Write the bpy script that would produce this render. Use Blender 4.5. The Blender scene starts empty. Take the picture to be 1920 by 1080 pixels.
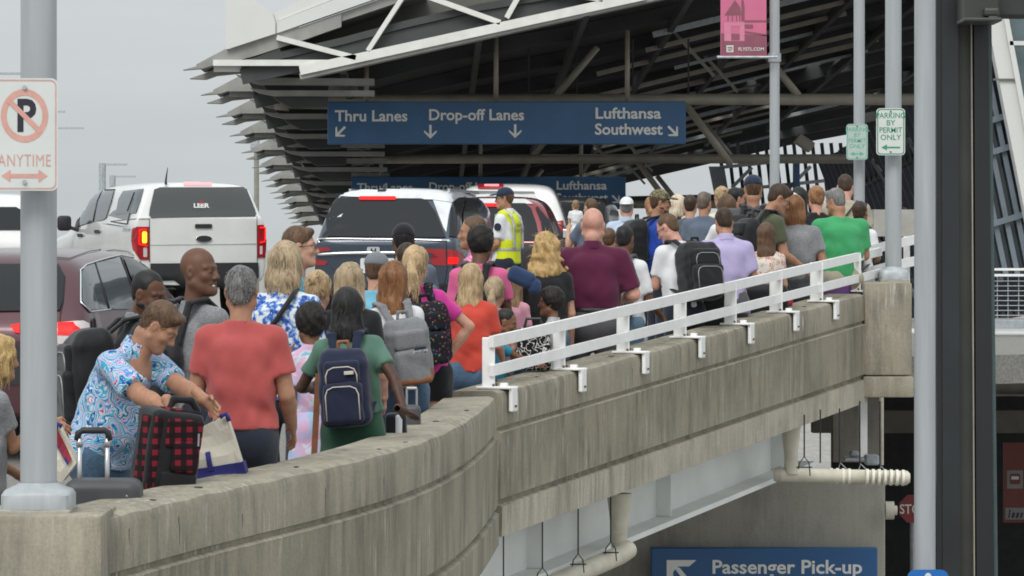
import bpy, bmesh, math, random
import numpy as np
from mathutils import Vector, Matrix, Euler
from mathutils.bvhtree import BVHTree
from mathutils.geometry import tessellate_polygon
R_ = math.radians
random.seed(7)
SC = bpy.context.scene
COL = SC.collection

# ------------------------------------------------------------------ camera, sky, sun, exposure
FPX = 7000.0        # focal length in pixels of the 1920 px wide photograph
YH = 450.0          # horizon row
ZC = 1.98           # eye height above the near deck
cam_d = bpy.data.cameras.new("camera")
cam = bpy.data.objects.new("camera", cam_d)
COL.objects.link(cam)
cam.location = (0, 0, ZC)
cam.rotation_euler = (R_(90), 0, 0)
cam_d.sensor_width = 36.0
cam_d.lens = 36.0 * FPX / 1920.0
cam_d.shift_y = (YH - 540.0) / 1920.0
cam_d.clip_start = 0.5
cam_d.clip_end = 6000
SC.camera = cam
SUN_EL, SUN_AZ = R_(46), R_(198)
w = bpy.data.worlds.new("World")
SC.world = w
w.use_nodes = True
nt = w.node_tree
nt.nodes.clear()
wo = nt.nodes.new("ShaderNodeOutputWorld")
bg = nt.nodes.new("ShaderNodeBackground")
sky = nt.nodes.new("ShaderNodeTexSky")
sky.sky_type = 'NISHITA'
sky.sun_disc = False
sky.sun_elevation = SUN_EL
sky.sun_rotation = SUN_AZ
sky.air_density = 1.0
sky.dust_density = 4.0
sky.ozone_density = 1.0
hs = nt.nodes.new("ShaderNodeHueSaturation")
hs.inputs['Saturation'].default_value = 0.16
wm = nt.nodes.new("ShaderNodeMixRGB")          # a closed cloud deck evens the clear sky out
wm.inputs[0].default_value = 0.72
wm.inputs[2].default_value = (7.4, 7.9, 8.1, 1)
nt.links.new(sky.outputs[0], hs.inputs['Color'])
nt.links.new(hs.outputs[0], wm.inputs[1])
wtc = nt.nodes.new("ShaderNodeTexCoord")
wmp = nt.nodes.new("ShaderNodeMapping")
wmp.inputs['Scale'].default_value = (3, 3, 22)
wno = nt.nodes.new("ShaderNodeTexNoise")
wno.inputs['Scale'].default_value = 1.6
wno.inputs['Detail'].default_value = 4
wrm = nt.nodes.new("ShaderNodeMapRange")
wrm.inputs[1].default_value = 0.3; wrm.inputs[2].default_value = 0.7
wrm.inputs[3].default_value = 0.93; wrm.inputs[4].default_value = 1.05
wml = nt.nodes.new("ShaderNodeMixRGB"); wml.blend_type = 'MULTIPLY'; wml.inputs[0].default_value = 1
nt.links.new(wtc.outputs['Generated'], wmp.inputs[0])
nt.links.new(wmp.outputs[0], wno.inputs['Vector'])
nt.links.new(wno.outputs[0], wrm.inputs[0])
nt.links.new(wm.outputs[0], wml.inputs[1])
nt.links.new(wrm.outputs[0], wml.inputs[2])
wsp = nt.nodes.new("ShaderNodeSeparateXYZ")          # an overcast sky is brighter overhead than at the horizon
wzr = nt.nodes.new("ShaderNodeMapRange")
wzr.inputs[1].default_value = 0.03; wzr.inputs[2].default_value = 0.9
wzr.inputs[3].default_value = 1.0; wzr.inputs[4].default_value = 1.9
wzm = nt.nodes.new("ShaderNodeMixRGB"); wzm.blend_type = 'MULTIPLY'; wzm.inputs[0].default_value = 1
nt.links.new(wtc.outputs['Generated'], wsp.inputs[0])
nt.links.new(wsp.outputs[2], wzr.inputs[0])
nt.links.new(wml.outputs[0], wzm.inputs[1])
nt.links.new(wzr.outputs[0], wzm.inputs[2])
nt.links.new(wzm.outputs[0], bg.inputs['Color'])
bg.inputs['Strength'].default_value = 0.105
nt.links.new(bg.outputs[0], wo.inputs['Surface'])
sl = bpy.data.lights.new("sun", 'SUN')
sl.energy = 1.5
sl.angle = R_(25)
sl.color = (1.0, 0.975, 0.93)
so = bpy.data.objects.new("sun", sl)
COL.objects.link(so)
so.rotation_euler = (R_(90) - SUN_EL, 0, R_(180) - SUN_AZ)
SC.view_settings.view_transform = 'Standard'
SC.view_settings.look = 'None'
SC.view_settings.exposure = -0.06
SC.view_settings.gamma = 1.0
SC.render.engine = 'CYCLES'
SC.cycles.pixel_filter_type = 'BLACKMAN_HARRIS'
SC.cycles.filter_width = 1.8

# ------------------------------------------------------------------ placing
def P(x, y, d):
    """photograph pixel at a distance in metres -> world point"""
    return Vector(((x - 960.0) / FPX * d, d, ZC - (y - YH) / FPX * d))
DK_D = [0, 14, 17.5, 20, 23, 26, 28, 35.5, 40, 45, 50, 58, 66, 110, 300]
DK_Z = [0, 0, 0, -.03, -.10, -.18, -.14, .15, .17, .05, -.08, -.386, -1.1, -4.7, -14]
def deck(d):
    return float(np.interp(d, DK_D, DK_Z)) + 0.02857 * (d - 16.5)
def solve_d(y, h, lo=14.0, hi=40.0):
    """distance at which a point h above the deck shows at row y"""
    f = lambda d: ZC - (y - YH) / FPX * d - deck(d) - h
    a, b = lo, hi
    for _ in range(60):
        m = (a + b) / 2
        if f(a) * f(m) <= 0: b = m
        else: a = m
    return (a + b) / 2

# ------------------------------------------------------------------ tagging
def tag(o, label=None, cat=None, group=None, kind=None):
    if label: o["label"] = label
    if cat: o["category"] = cat
    if group: o["group"] = group
    if kind: o["kind"] = kind
    return o
def empty(name, loc=(0, 0, 0), rz=0.0, label=None, cat=None, group=None):
    o = bpy.data.objects.new(name, None)
    COL.objects.link(o)
    o.location = loc
    o.rotation_euler = (0, 0, rz)
    o.empty_display_size = 0.1
    return tag(o, label, cat, group)
def copy_tree(o, parent=None):
    c = o.copy()
    COL.objects.link(c)
    if parent is not None:
        c.parent = parent
        c.matrix_parent_inverse = o.matrix_parent_inverse.copy()
    for ch in list(o.children):
        copy_tree(ch, c)
    return c

# ------------------------------------------------------------------ materials
MATS = {}
def lin(r, g, b):
    f = lambda c: (c / 255 / 12.92) if c / 255 <= 0.04045 else ((c / 255 + 0.055) / 1.055) ** 2.4
    return (f(r), f(g), f(b), 1)
class NT:
    def __init__(s, name):
        s.m = bpy.data.materials.new(name); s.m.use_nodes = True
        s.t = s.m.node_tree; s.t.nodes.clear()
        s.out = s.n("ShaderNodeOutputMaterial"); s.b = s.n("ShaderNodeBsdfPrincipled")
        s.t.links.new(s.b.outputs[0], s.out.inputs['Surface'])
        s.tc = s.n("ShaderNodeTexCoord")
    def n(s, ty, **kw):
        x = s.t.nodes.new(ty)
        for k, v in kw.items(): setattr(x, k, v)
        return x
    def l(s, a, b): s.t.links.new(a, b)
    def mapping(s, scale, rot=(0, 0, 0), loc=(0, 0, 0), src='Object'):
        m = s.n("ShaderNodeMapping"); m.inputs['Scale'].default_value = scale
        m.inputs['Rotation'].default_value = rot; m.inputs['Location'].default_value = loc
        s.l(s.tc.outputs[src], m.inputs[0]); return m.outputs[0]
    def noise(s, vec, scale=5, detail=4, rough=.55, dist=0):
        x = s.n("ShaderNodeTexNoise"); x.inputs['Scale'].default_value = scale
        x.inputs['Detail'].default_value = detail; x.inputs['Roughness'].default_value = rough
        x.inputs['Distortion'].default_value = dist
        if vec is not None: s.l(vec, x.inputs['Vector'])
        return x
    def ramp(s, fac, stops, interp='LINEAR'):
        x = s.n("ShaderNodeValToRGB"); cr = x.color_ramp; cr.interpolation = interp
        while len(cr.elements) < len(stops): cr.elements.new(.5)
        for e, (p, c) in zip(cr.elements, stops): e.position = p; e.color = c if len(c) == 4 else (*c, 1)
        s.l(fac, x.inputs[0]); return x.outputs[0]
    def mix(s, fac, a, b, mode='MIX'):
        x = s.n("ShaderNodeMixRGB"); x.blend_type = mode
        for i, v in ((0, fac), (1, a), (2, b)):
            if hasattr(v, 'is_output') or hasattr(v, 'links'): s.l(v, x.inputs[i])
            elif i == 0: x.inputs[0].default_value = v
            else: x.inputs[i].default_value = v if len(v) == 4 else (*v, 1)
        return x.outputs[0]
    def color(s, c):
        if hasattr(c, 'links'): s.l(c, s.b.inputs['Base Color'])
        else: s.b.inputs['Base Color'].default_value = c if len(c) == 4 else (*c, 1)
    def bump(s, h, strength=.3, dist=.01):
        x = s.n("ShaderNodeBump"); x.inputs['Strength'].default_value = strength
        x.inputs['Distance'].default_value = dist
        s.l(h, x.inputs['Height']); s.l(x.outputs[0], s.b.inputs['Normal'])
    def set(s, rough=.6, metal=0, spec=.5, coat=0, emit=None, estr=1, sss=0, trans=0, alpha=1, sheen=0):
        b = s.b.inputs
        b['Roughness'].default_value = rough; b['Metallic'].default_value = metal
        b['Specular IOR Level'].default_value = spec; b['Coat Weight'].default_value = coat
        if coat: b['Coat Roughness'].default_value = .06
        if sheen: b['Sheen Weight'].default_value = sheen
        if sss:
            b['Subsurface Weight'].default_value = sss; b['Subsurface Radius'].default_value = (.6, .25, .12)
            b['Subsurface Scale'].default_value = .012
        if trans: b['Transmission Weight'].default_value = trans
        if alpha < 1: b['Alpha'].default_value = alpha
        if emit: b['Emission Color'].default_value = (*emit[:3], 1); b['Emission Strength'].default_value = estr
def M(name, col=None, rough=.6, metal=0, spec=.5, coat=0, var=0.12, scale=6, bump=0, bscale=40, emit=None, estr=1, alpha=1, trans=0, sheen=0, stretch=(1, 1, 1)):
    if name in MATS: return MATS[name]
    t = NT(name); t.set(rough, metal, spec, coat, emit, estr, 0, trans, alpha, sheen)
    c = col if len(col) == 4 else (*col, 1)
    if var:
        nz = t.noise(t.mapping(stretch), scale, 5)
        lo = tuple(v * (1 - var) for v in c[:3]); hi = tuple(min(1, v * (1 + var)) for v in c[:3])
        t.color(t.ramp(nz.outputs[0], [(.3, lo), (.7, hi)]))
    else: t.color(c)
    if bump:
        t.bump(t.noise(t.mapping(stretch), bscale, 4).outputs[0], bump)
    MATS[name] = t.m
    return t.m

# ------------------------------------------------------------------ meshes
def link_mesh(name, verts, faces, mat, parent=None, smooth=False, loc=None, rz=0):
    me = bpy.data.meshes.new(name)
    me.from_pydata([tuple(v) for v in verts], [], faces)
    me.update()
    if smooth:
        me.polygons.foreach_set('use_smooth', [True] * len(me.polygons))
    o = bpy.data.objects.new(name, me)
    for m in (mat if isinstance(mat, (list, tuple)) else [mat]): me.materials.append(m)
    COL.objects.link(o)
    if parent is not None: o.parent = parent
    if loc is not None: o.location = loc
    if rz: o.rotation_euler = (0, 0, rz)
    return o
class MB:
    """collects simple solids into ONE mesh object"""
    def __init__(s): s.v = []; s.f = []; s.mi = []; s.cur = 0
    def add(s, v, f):
        b = len(s.v); s.v += [Vector(p) for p in v]; s.f += [tuple(i + b for i in q) for q in f]; s.mi += [s.cur] * len(f); return s
    def box(s, c, size, rot=None):
        h = Vector(size) / 2
        v = [Vector((x * h.x, y * h.y, z * h.z)) for x in (-1, 1) for y in (-1, 1) for z in (-1, 1)]
        if rot is not None: v = [rot @ p for p in v]
        v = [p + Vector(c) for p in v]
        return s.add(v, [(0, 1, 3, 2), (4, 6, 7, 5), (0, 4, 5, 1), (2, 3, 7, 6), (0, 2, 6, 4), (1, 5, 7, 3)])
    def bbox(s, c, size, bev=.01, rot=None):
        """box with chamfered edges"""
        bm = bmesh.new(); bmesh.ops.create_cube(bm, size=1)
        for v in bm.verts: v.co = Vector((v.co.x * size[0], v.co.y * size[1], v.co.z * size[2]))
        bmesh.ops.bevel(bm, geom=bm.edges[:], offset=min(bev, min(size) * .45), segments=2, affect='EDGES', profile=.5)
        bm.verts.index_update()
        v = [(rot @ p.co if rot is not None else p.co) + Vector(c) for p in bm.verts]
        s.add(v, [tuple(q.index for q in f.verts) for f in bm.faces]); bm.free(); return s
    def tube(s, pts, r, n=10, cap=True):
        pts = [Vector(p) for p in pts]; rs = r if isinstance(r, (list, tuple)) else [r] * len(pts)
        v = []; f = []; up = None
        for i, p in enumerate(pts):
            t = (pts[min(i + 1, len(pts) - 1)] - pts[max(i - 1, 0)]).normalized()
            if up is None:
                up = Vector((0, 0, 1)) if abs(t.z) < .9 else Vector((1, 0, 0))
            a = t.cross(up).normalized(); up = a.cross(t).normalized()
            for k in range(n):
                q = 2 * math.pi * k / n
                v.append(p + (a * math.cos(q) + up * math.sin(q)) * rs[i])
        for i in range(len(pts) - 1):
            for k in range(n):
                f.append((i * n + k, i * n + (k + 1) % n, (i + 1) * n + (k + 1) % n, (i + 1) * n + k))
        if cap: f.append(tuple(range(n - 1, -1, -1))); f.append(tuple((len(pts) - 1) * n + k for k in range(n)))
        return s.add(v, f)
    def bar(s, a, b, w_, h_, up=(0, 0, 1)):
        """rectangular bar from a to b"""
        a = Vector(a); b = Vector(b); t = (b - a).normalized(); up = Vector(up)
        r = t.cross(up).normalized(); u = r.cross(t).normalized()
        v = [p + r * (i * w_ / 2) + u * (j * h_ / 2) for p in (a, b) for i, j in ((-1, -1), (1, -1), (1, 1), (-1, 1))]
        return s.add(v, [(0, 1, 2, 3), (7, 6, 5, 4), (0, 4, 5, 1), (1, 5, 6, 2), (2, 6, 7, 3), (3, 7, 4, 0)])
    def prism(s, pts, off):
        """solid from a flat outline pushed along off"""
        pts = [Vector(p) for p in pts]; off = Vector(off); n = len(pts)
        tri = tessellate_polygon([pts])
        f = [tuple(t) for t in tri] + [tuple(n + i for i in reversed(t)) for t in tri]
        f += [(i, (i + 1) % n, n + (i + 1) % n, n + i) for i in range(n)]
        return s.add(pts + [p + off for p in pts], f)
    def build(s, name, mat, parent=None, smooth=False, auto=None):
        o = link_mesh(name, s.v, s.f, mat, parent, smooth)
        me = o.data
        if len(me.materials) > 1: me.polygons.foreach_set('material_index', s.mi)
        bm = bmesh.new(); bm.from_mesh(me); bmesh.ops.recalc_face_normals(bm, faces=bm.faces); 
        if auto:
            for e in bm.edges: e.smooth = not (len(e.link_faces) == 2 and e.calc_face_angle(0) > R_(auto))
        bm.to_mesh(me); bm.free()
        if auto: me.polygons.foreach_set('use_smooth', [True] * len(me.polygons))
        return o
def rot_z(a): return Matrix.Rotation(a, 3, 'Z')
def rrect(w_, h_, r, n=4, cx=0, cy=0):
    o = []
    for sx, sy, a0 in ((1, 1, 0), (-1, 1, 90), (-1, -1, 180), (1, -1, 270)):
        for k in range(n + 1):
            a = R_(a0 + 90 * k / n)
            o.append((cx + sx * (w_ / 2 - r) + r * math.cos(a), cy + sy * (h_ / 2 - r) + r * math.sin(a)))
    return o
TXT = {}
def text_geo(body, size, bold=0.0, sx=1.0, align='LEFT', spacing=1.0):
    """flat lettering outline as (verts2d, faces)"""
    key = (body, size, bold, sx, align, spacing)
    if key in TXT: return TXT[key]
    cu = bpy.data.curves.new("lettering", 'FONT'); cu.body = body; cu.size = size; cu.offset = bold * size
    cu.align_x = align; cu.space_character = spacing; cu.resolution_u = 3
    ob = bpy.data.objects.new("lettering", cu)
    me = bpy.data.meshes.new_from_object(ob)
    v = [(p.co.x * sx, p.co.y) for p in me.vertices]; f = [tuple(q.vertices) for q in me.polygons]
    bpy.data.objects.remove(ob); bpy.data.curves.remove(cu); bpy.data.meshes.remove(me)
    TXT[key] = (v, f); return v, f
class Flat:
    """flat artwork on a board: x right, z up, in front of the board's face at local y"""
    def __init__(s, y): s.v = []; s.f = []; s.y = y
    def poly(s, pts, lift=0):
        b = len(s.v); vs = [Vector((p[0], s.y - lift, p[1])) for p in pts]
        s.v += vs
        for t in tessellate_polygon([vs]): s.f.append(tuple(b + i for i in t))
        return s
    def text(s, body, x, z, size, bold=.0, sx=1.0, align='LEFT', lift=0, spacing=1.0):
        v, f = text_geo(body, size, bold, sx, align, spacing); b = len(s.v)
        s.v += [Vector((x + p[0], s.y - lift, z + p[1])) for p in v]
        s.f += [tuple(b + i for i in q) for q in f]; return s
    def ring(s, cx, cz, ro, ri, n=40, lift=0, sx=1.0):
        b = len(s.v)
        for k in range(n):
            a = 2 * math.pi * k / n
            s.v.append(Vector((cx + sx * ro * math.cos(a), s.y - lift, cz + ro * math.sin(a))))
            s.v.append(Vector((cx + sx * ri * math.cos(a), s.y - lift, cz + ri * math.sin(a))))
        for k in range(n):
            i = b + 2 * k; j = b + 2 * ((k + 1) % n)
            s.f.append((i, j, j + 1, i + 1))
        return s
    def frame(s, outer, inner, lift=0):
        b = len(s.v); n = len(outer)
        for p, q in zip(outer, inner):
            s.v.append(Vector((p[0], s.y - lift, p[1]))); s.v.append(Vector((q[0], s.y - lift, q[1])))
        for k in range(n):
            i = b + 2 * k; j = b + 2 * ((k + 1) % n); s.f.append((i, j, j + 1, i + 1))
        return s
    def arrow(s, x, z, ang, L, wd, lift=0, head=.45):
        """bold arrow centred at x,z; ang 0 = right, 90 = up"""
        c, sn = math.cos(R_(ang)), math.sin(R_(ang)); h = L / 2; hw = L * head
        def T(p): return (x + p[0] * c - p[1] * sn, z + p[0] * sn + p[1] * c)
        s.poly([T(p) for p in ((-h, -wd / 2), (h - wd * .7, -wd / 2), (h - wd * .7, wd / 2), (-h, wd / 2))], lift)
        for sg in (-1, 1):
            s.poly([T(p) for p in ((h, 0), (h - hw, sg * hw), (h - hw - wd * .9, sg * hw), (h - wd * 1.35, 0))], lift + .0008)
        return s
    def solid_arrow(s, x, z, ang, L, wd, hw, hl, lift=0, double=False):
        c, sn = math.cos(R_(ang)), math.sin(R_(ang)); h = L / 2
        def T(p): return (x + p[0] * c - p[1] * sn, z + p[0] * sn + p[1] * c)
        a = [(h, 0), (h - hl, hw), (h - hl, wd / 2)]
        if double: a += [(-h + hl, wd / 2), (-h + hl, hw), (-h, 0), (-h + hl, -hw), (-h + hl, -wd / 2)]
        else: a += [(-h, wd / 2), (-h, -wd / 2)]
        a += [(h - hl, -wd / 2), (h - hl, -hw)]
        s.poly([T(p) for p in a], lift); return s
    def build(s, name, mat, parent):
        o = link_mesh(name, s.v, s.f, mat, parent)
        bm = bmesh.new(); bm.from_mesh(o.data)
        for f in bm.faces:
            if f.normal.y > 0: f.normal_flip()
        bm.to_mesh(o.data); bm.free(); return o
# ------------------------------------------------------------------ setting materials
def concrete(name, base, streak=.55, white=.5, warm=(.30, .26, .19)):
    t = NT(name); t.set(.88, spec=.25)
    big = t.noise(t.mapping((1.2, 1.2, .8)), 1.5, 6)
    c = t.ramp(big.outputs[0], [(.28, tuple(v * .66 for v in base)), (.55, base), (.8, tuple(b * .55 + w_ * .5 for b, w_ in zip(base, warm)))])
    fine = t.noise(t.mapping((1, 1, 1)), 55, 6, .7)
    c = t.mix(.55, c, t.ramp(fine.outputs[0], [(.3, (.72, .72, .72)), (.62, (1.12, 1.12, 1.12))]), 'MULTIPLY')
    st = t.noise(t.mapping((4.2, 4.2, .5)), 2.2, 8, .74)
    gate = t.noise(t.mapping((.9, .9, 1.1), loc=(3, 1, 0)), 1.3, 3)
    sm = t.n("ShaderNodeMath", operation='MULTIPLY'); t.l(t.ramp(st.outputs[0], [(.44, (0, 0, 0)), (.66, (1, 1, 1))]), sm.inputs[0])
    t.l(t.ramp(gate.outputs[0], [(.38, (.25, .25, .25)), (.6, (1, 1, 1))]), sm.inputs[1])
    sk = t.n("ShaderNodeMath", operation='MULTIPLY'); t.l(sm.outputs[0], sk.inputs[0]); sk.inputs[1].default_value = streak
    c = t.mix(sk.outputs[0], c, (.085, .08, .07))
    ws = t.noise(t.mapping((16, 16, .8), loc=(7, 2, 3)), 1.7, 5, .6)
    wg = t.noise(t.mapping((.8, .8, 2.2), loc=(11, 5, 0)), 1.6, 2)
    wm_ = t.n("ShaderNodeMath", operation='MULTIPLY'); t.l(t.ramp(ws.outputs[0], [(.56, (0, 0, 0)), (.70, (1, 1, 1))]), wm_.inputs[0])
    t.l(t.ramp(wg.outputs[0], [(.45, (0, 0, 0)), (.62, (1, 1, 1))]), wm_.inputs[1])
    wk = t.n("ShaderNodeMath", operation='MULTIPLY'); t.l(wm_.outputs[0], wk.inputs[0]); wk.inputs[1].default_value = white
    c = t.mix(wk.outputs[0], c, (.52, .50, .45))
    pit = t.noise(t.mapping((1, 1, 1)), 210, 2, .5)
    c = t.mix(.8, c, t.ramp(pit.outputs[0], [(.28, (.45, .45, .45)), (.36, (1, 1, 1))]), 'MULTIPLY')
    t.color(c)
    ad = t.n("ShaderNodeMath", operation='ADD'); t.l(fine.outputs[0], ad.inputs[0]); t.l(st.outputs[0], ad.inputs[1])
    t.bump(ad.outputs[0], .35, .006)
    MATS[name] = t.m; return t.m
m_conc = concrete("parapet_concrete", (.345, .315, .245), .72, 1.0)
m_conc2 = concrete("pier_concrete", (.40, .38, .33), .35, .15)
m_conc3 = concrete("stained_fascia_concrete", (.50, .46, .38), .6, 1.0)
m_asph = M("worn_concrete_road", (.20, .195, .18), .9, var=.3, scale=40, bump=.3, bscale=200)
m_ground = M("street_concrete", (.27, .26, .24), .9, var=.3, scale=3)
m_white = M("white_paint", (.84, .84, .83), .42, var=.05, scale=9, bump=.04, bscale=90)
m_girder = M("girder_paint", (.80, .82, .80), .5, var=.08, scale=2.2)
m_pole = M("pole_paint", (.345, .365, .38), .42, var=.09, scale=5, stretch=(4, 4, .3))
m_galv = M("galvanised_steel", (.40, .43, .45), .5, .3, var=.18, scale=14)
m_pvc = M("cream_pipe", (.58, .545, .44), .5, var=.12, scale=9)
m_black = M("black_steel", (.02, .02, .022), .5, var=.1)
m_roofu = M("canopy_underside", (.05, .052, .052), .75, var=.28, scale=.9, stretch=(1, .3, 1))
m_fin = M("canopy_fin_paint", (.27, .268, .25), .5, var=.2, scale=2.5)
m_truss = M("truss_white_paint", (.66, .66, .62), .45, var=.08, scale=4)
m_brown = M("truss_tube_paint", (.32, .295, .24), .4, var=.14, scale=3)
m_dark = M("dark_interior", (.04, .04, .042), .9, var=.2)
m_panel = M("white_wall_panel", (.62, .62, .60), .45, var=.04, scale=1)

# ------------------------------------------------------------------ ground and deck
gv = [(-400, -60, -6.2), (400, -60, -6.2), (400, 3000, -6.4), (-400, 3000, -6.4)]
tag(link_mesh("street_ground", gv, [(0, 1, 2, 3)], m_ground), kind="structure")

EDGE = [(192, 972), (260, 955), (330, 938), (400, 920), (500, 901), (600, 880), (680, 861), (750, 843), (800, 826), (850, 806), (885, 786), (912, 764), (930, 745)]
WH = .78
curve_pts = []
for x, y in EDGE:
    d = solve_d(y, WH, 14, 30); p = P(x, y, d); curve_pts.append(Vector((p.x, p.y, p.z)))
e0 = solve_d(735, WH, 24, 28.0)
str_a = P(936, 735, e0)
str_b0 = P(1622, 551, 35.6)
n_s = 24
str_pts = []
for i in range(n_s + 1):
    t = i / n_s; q = str_a.lerp(str_b0, t)
    q.z = str_a.z * (1 - t) + str_b0.z * t
    str_pts.append(q)
def smooth_path(pts, it=3):
    pts = [p.copy() for p in pts]
    for _ in range(it):
        pts = [pts[0]] + [(pts[i - 1] + pts[i] * 2 + pts[i + 1]) / 4 for i in range(1, len(pts) - 1)] + [pts[-1]]
    out = []
    for i in range(len(pts) - 1):
        for k in range(4): out.append(pts[i].lerp(pts[i + 1], k / 4))
    out.append(pts[-1])
    for _ in range(4):
        out = [out[0]] + [(out[i - 1] + out[i] * 2 + out[i + 1]) / 4 for i in range(1, len(out) - 1)] + [out[-1]]
    return out
curve_pts = smooth_path(curve_pts, 1)
PROFILE = [(-.36, 0), (-.05, .004), (-.012, -.012), (0, -.05), (0, -.250), (-.022, -.258), (-.022, -.278), (.016, -.292), (.012, -.31),
           (.010, -.762), (-.022, -.774), (-.022, -.80), (.022, -.815), (.02, -1.03), (-.36, -1.03)]
def sweep(pts, prof, mi_split=None):
    v = []; f = []; mi = []; n = len(prof)
    for i, p in enumerate(pts):
        t = pts[min(i + 1, len(pts) - 1)] - pts[max(i - 1, 0)]
        t.z = 0; t.normalize(); nrm = Vector((t.y, -t.x, 0))     # right of the path = outer side
        for k, (o, dz) in enumerate(prof):
            wob = .004 * math.sin(i * 1.7 + k) if k in (1, 2, 3) else 0
            v.append(p + nrm * o + Vector((0, 0, dz + wob)))
    for i in range(len(pts) - 1):
        for k in range(n):
            f.append((i * n + k, (i + 1) * n + k, (i + 1) * n + (k + 1) % n, i * n + (k + 1) % n)); mi.append(1 if mi_split and mi_split[0] <= k < mi_split[1] else 0)
    f.append(tuple(range(n))); f.append(tuple((len(pts) - 1) * n + k for k in reversed(range(n)))); mi += [0, 0]
    return v, f, mi
def sweep_obj(name, pts, prof, mats, split):
    v, f, mi = sweep(pts, prof, split)
    o = link_mesh(name, v, f, mats)
    o.data.polygons.foreach_set('material_index', mi)
    bm = bmesh.new(); bm.from_mesh(o.data); bmesh.ops.recalc_face_normals(bm, faces=bm.faces)
    for e in bm.edges: e.smooth = not (len(e.link_faces) == 2 and e.calc_face_angle(0) > R_(38))
    bm.to_mesh(o.data); bm.free(); o.data.polygons.foreach_set('use_smooth', [True] * len(o.data.polygons))
    return o
o = sweep_obj("concrete_parapet", curve_pts, PROFILE, [m_conc, m_conc3], None)
tag(o, "streaked grey concrete parapet curving in front of the crowd, without a railing", "parapet wall")
o = sweep_obj("concrete_parapet", str_pts, PROFILE, [m_conc, m_conc3], (12, 14))
tag(o, "straight rising concrete parapet carrying the white railing, stained pale along its bottom band", "parapet wall")
m_crack = M("concrete_crack", (.05, .045, .04), .95, var=.2)
cr_ = random.Random(4)
def wall_frame(pts, t):
    q = t * (len(pts) - 1); i = min(int(q), len(pts) - 2); p = pts[i].lerp(pts[i + 1], q - i)
    tt = pts[i + 1] - pts[i]; tt.z = 0; tt.normalize(); return p, tt, Vector((tt.y, -tt.x, 0))
for par_, pts, ts in ((bpy.data.objects['concrete_parapet'], curve_pts, (.06, .17, .29, .43, .55, .66, .79, .9)), (bpy.data.objects['concrete_parapet.001'], str_pts, (.12, .3, .47, .64, .83))):
    for k, t in enumerate(ts):
        p, tt, n_ = wall_frame(pts, t); z0 = -.05 - cr_.random() * .1; L_ = .10 + .16 * cr_.random() if k % 2 else .07
        path = [p + n_ * .0015 + Vector((0, 0, z0 - L_ * q / 5)) + tt * cr_.uniform(-.006, .006) for q in range(6)]
        c_ = MB()
        for q in range(5):
            w_ = .0035 * (1 - q / 6)
            c_.add([path[q] - tt * w_, path[q] + tt * w_, path[q + 1] + tt * w_ * .8, path[q + 1] - tt * w_ * .8], [(0, 1, 2, 3)])
        c_.build("crack", m_crack, par_)
        c_ = MB(); s0 = p - n_ * cr_.uniform(.05, .2) + tt * cr_.uniform(-.3, .3); c_.bbox(s0 + Vector((0, 0, .004)), (.03 * cr_.uniform(.5, 1.4), .02, .006), .003, rot_z(cr_.random() * 3)); c_.build("chip", m_crack, par_)
def edge_x(d):
    """inner edge of the deck at distance d"""
    if d > 35.9: return 60.0
    allp = curve_pts + str_pts
    return float(np.interp(d, [p.y for p in allp], [p.x for p in allp])) - .2
# deck as one solid sheet
ds = [10, 12, 14, 15.5] + [16 + i for i in range(20)] + [36.2, 38, 41, 45, 50, 55, 62, 70, 80, 95, 112]
v = []; f = []
for i, d in enumerate(ds):
    xr = edge_x(d) if 16.4 < d < 35.7 else (edge_x(16.5) - .5 if d <= 16.4 else (3.35 if d < 40.5 else 11.0))
    for x in (-34, -14, -7, xr):
        v.append((x, d, deck(d)))
    for x in (xr, -34): v.append((x, d, deck(d) - .3))
for i in range(len(ds) - 1):
    b = i * 6; c = b + 6
    for k in range(6): f.append((b + k, c + k, c + (k + 1) % 6, b + (k + 1) % 6))
f += [(0, 1, 2, 3, 4, 5)]
o = link_mesh("road_deck", v, f, m_asph); tag(o, kind="structure")
bm = bmesh.new(); bm.from_mesh(o.data); bmesh.ops.recalc_face_normals(bm, faces=bm.faces); bm.to_mesh(o.data); bm.free()
# lane lines on the deck
mk = MB()
for x in (-9.2, -5.4):
    for d in range(24, 70, 6):
        a = (x, d, deck(d) + .006); b = (x, d + 3, deck(d + 3) + .006)
        mk.add([(a[0], a[1], a[2]), (a[0] + .12, a[1], a[2]), (b[0] + .12, b[1], b[2]), (b[0], b[1], b[2])], [(0, 1, 2, 3)])
tag(mk.build("lane_marking", m_white), kind="structure")

# end blocks of the parapet
def block(px0, y0, px1, y1, d, th, label, lip=False):
    a = P(px0, y0, d); b = P(px1, y1, d)
    m = MB(); m.bbox(((a.x + b.x) / 2, d + th / 2, (a.z + b.z) / 2), (b.x - a.x, th, a.z - b.z), .018)
    if lip:
        zl = P(0, 703, d).z
        m2 = MB()
    o = m.build("concrete_block", m_conc, auto=35); tag(o, label, "concrete block"); return o
block(-120, 966, 191, 1700, 15.98, .62, "stained concrete end block under the left lamp post")
block(1621, 530, 1710, 704, 35.55, 1.3, "tall smooth concrete block at the far end of the parapet")
a = P(1618, 706, 35.52); b = P(1713, 745, 35.52)
m = MB(); m.bbox(((a.x + b.x) / 2, 36.15, (a.z + b.z) / 2), (b.x - a.x, 1.34, a.z - b.z), .015)
tag(m.build("concrete_footing", m_conc, auto=35), "low concrete band under the far end block of the parapet", "concrete band")

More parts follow.
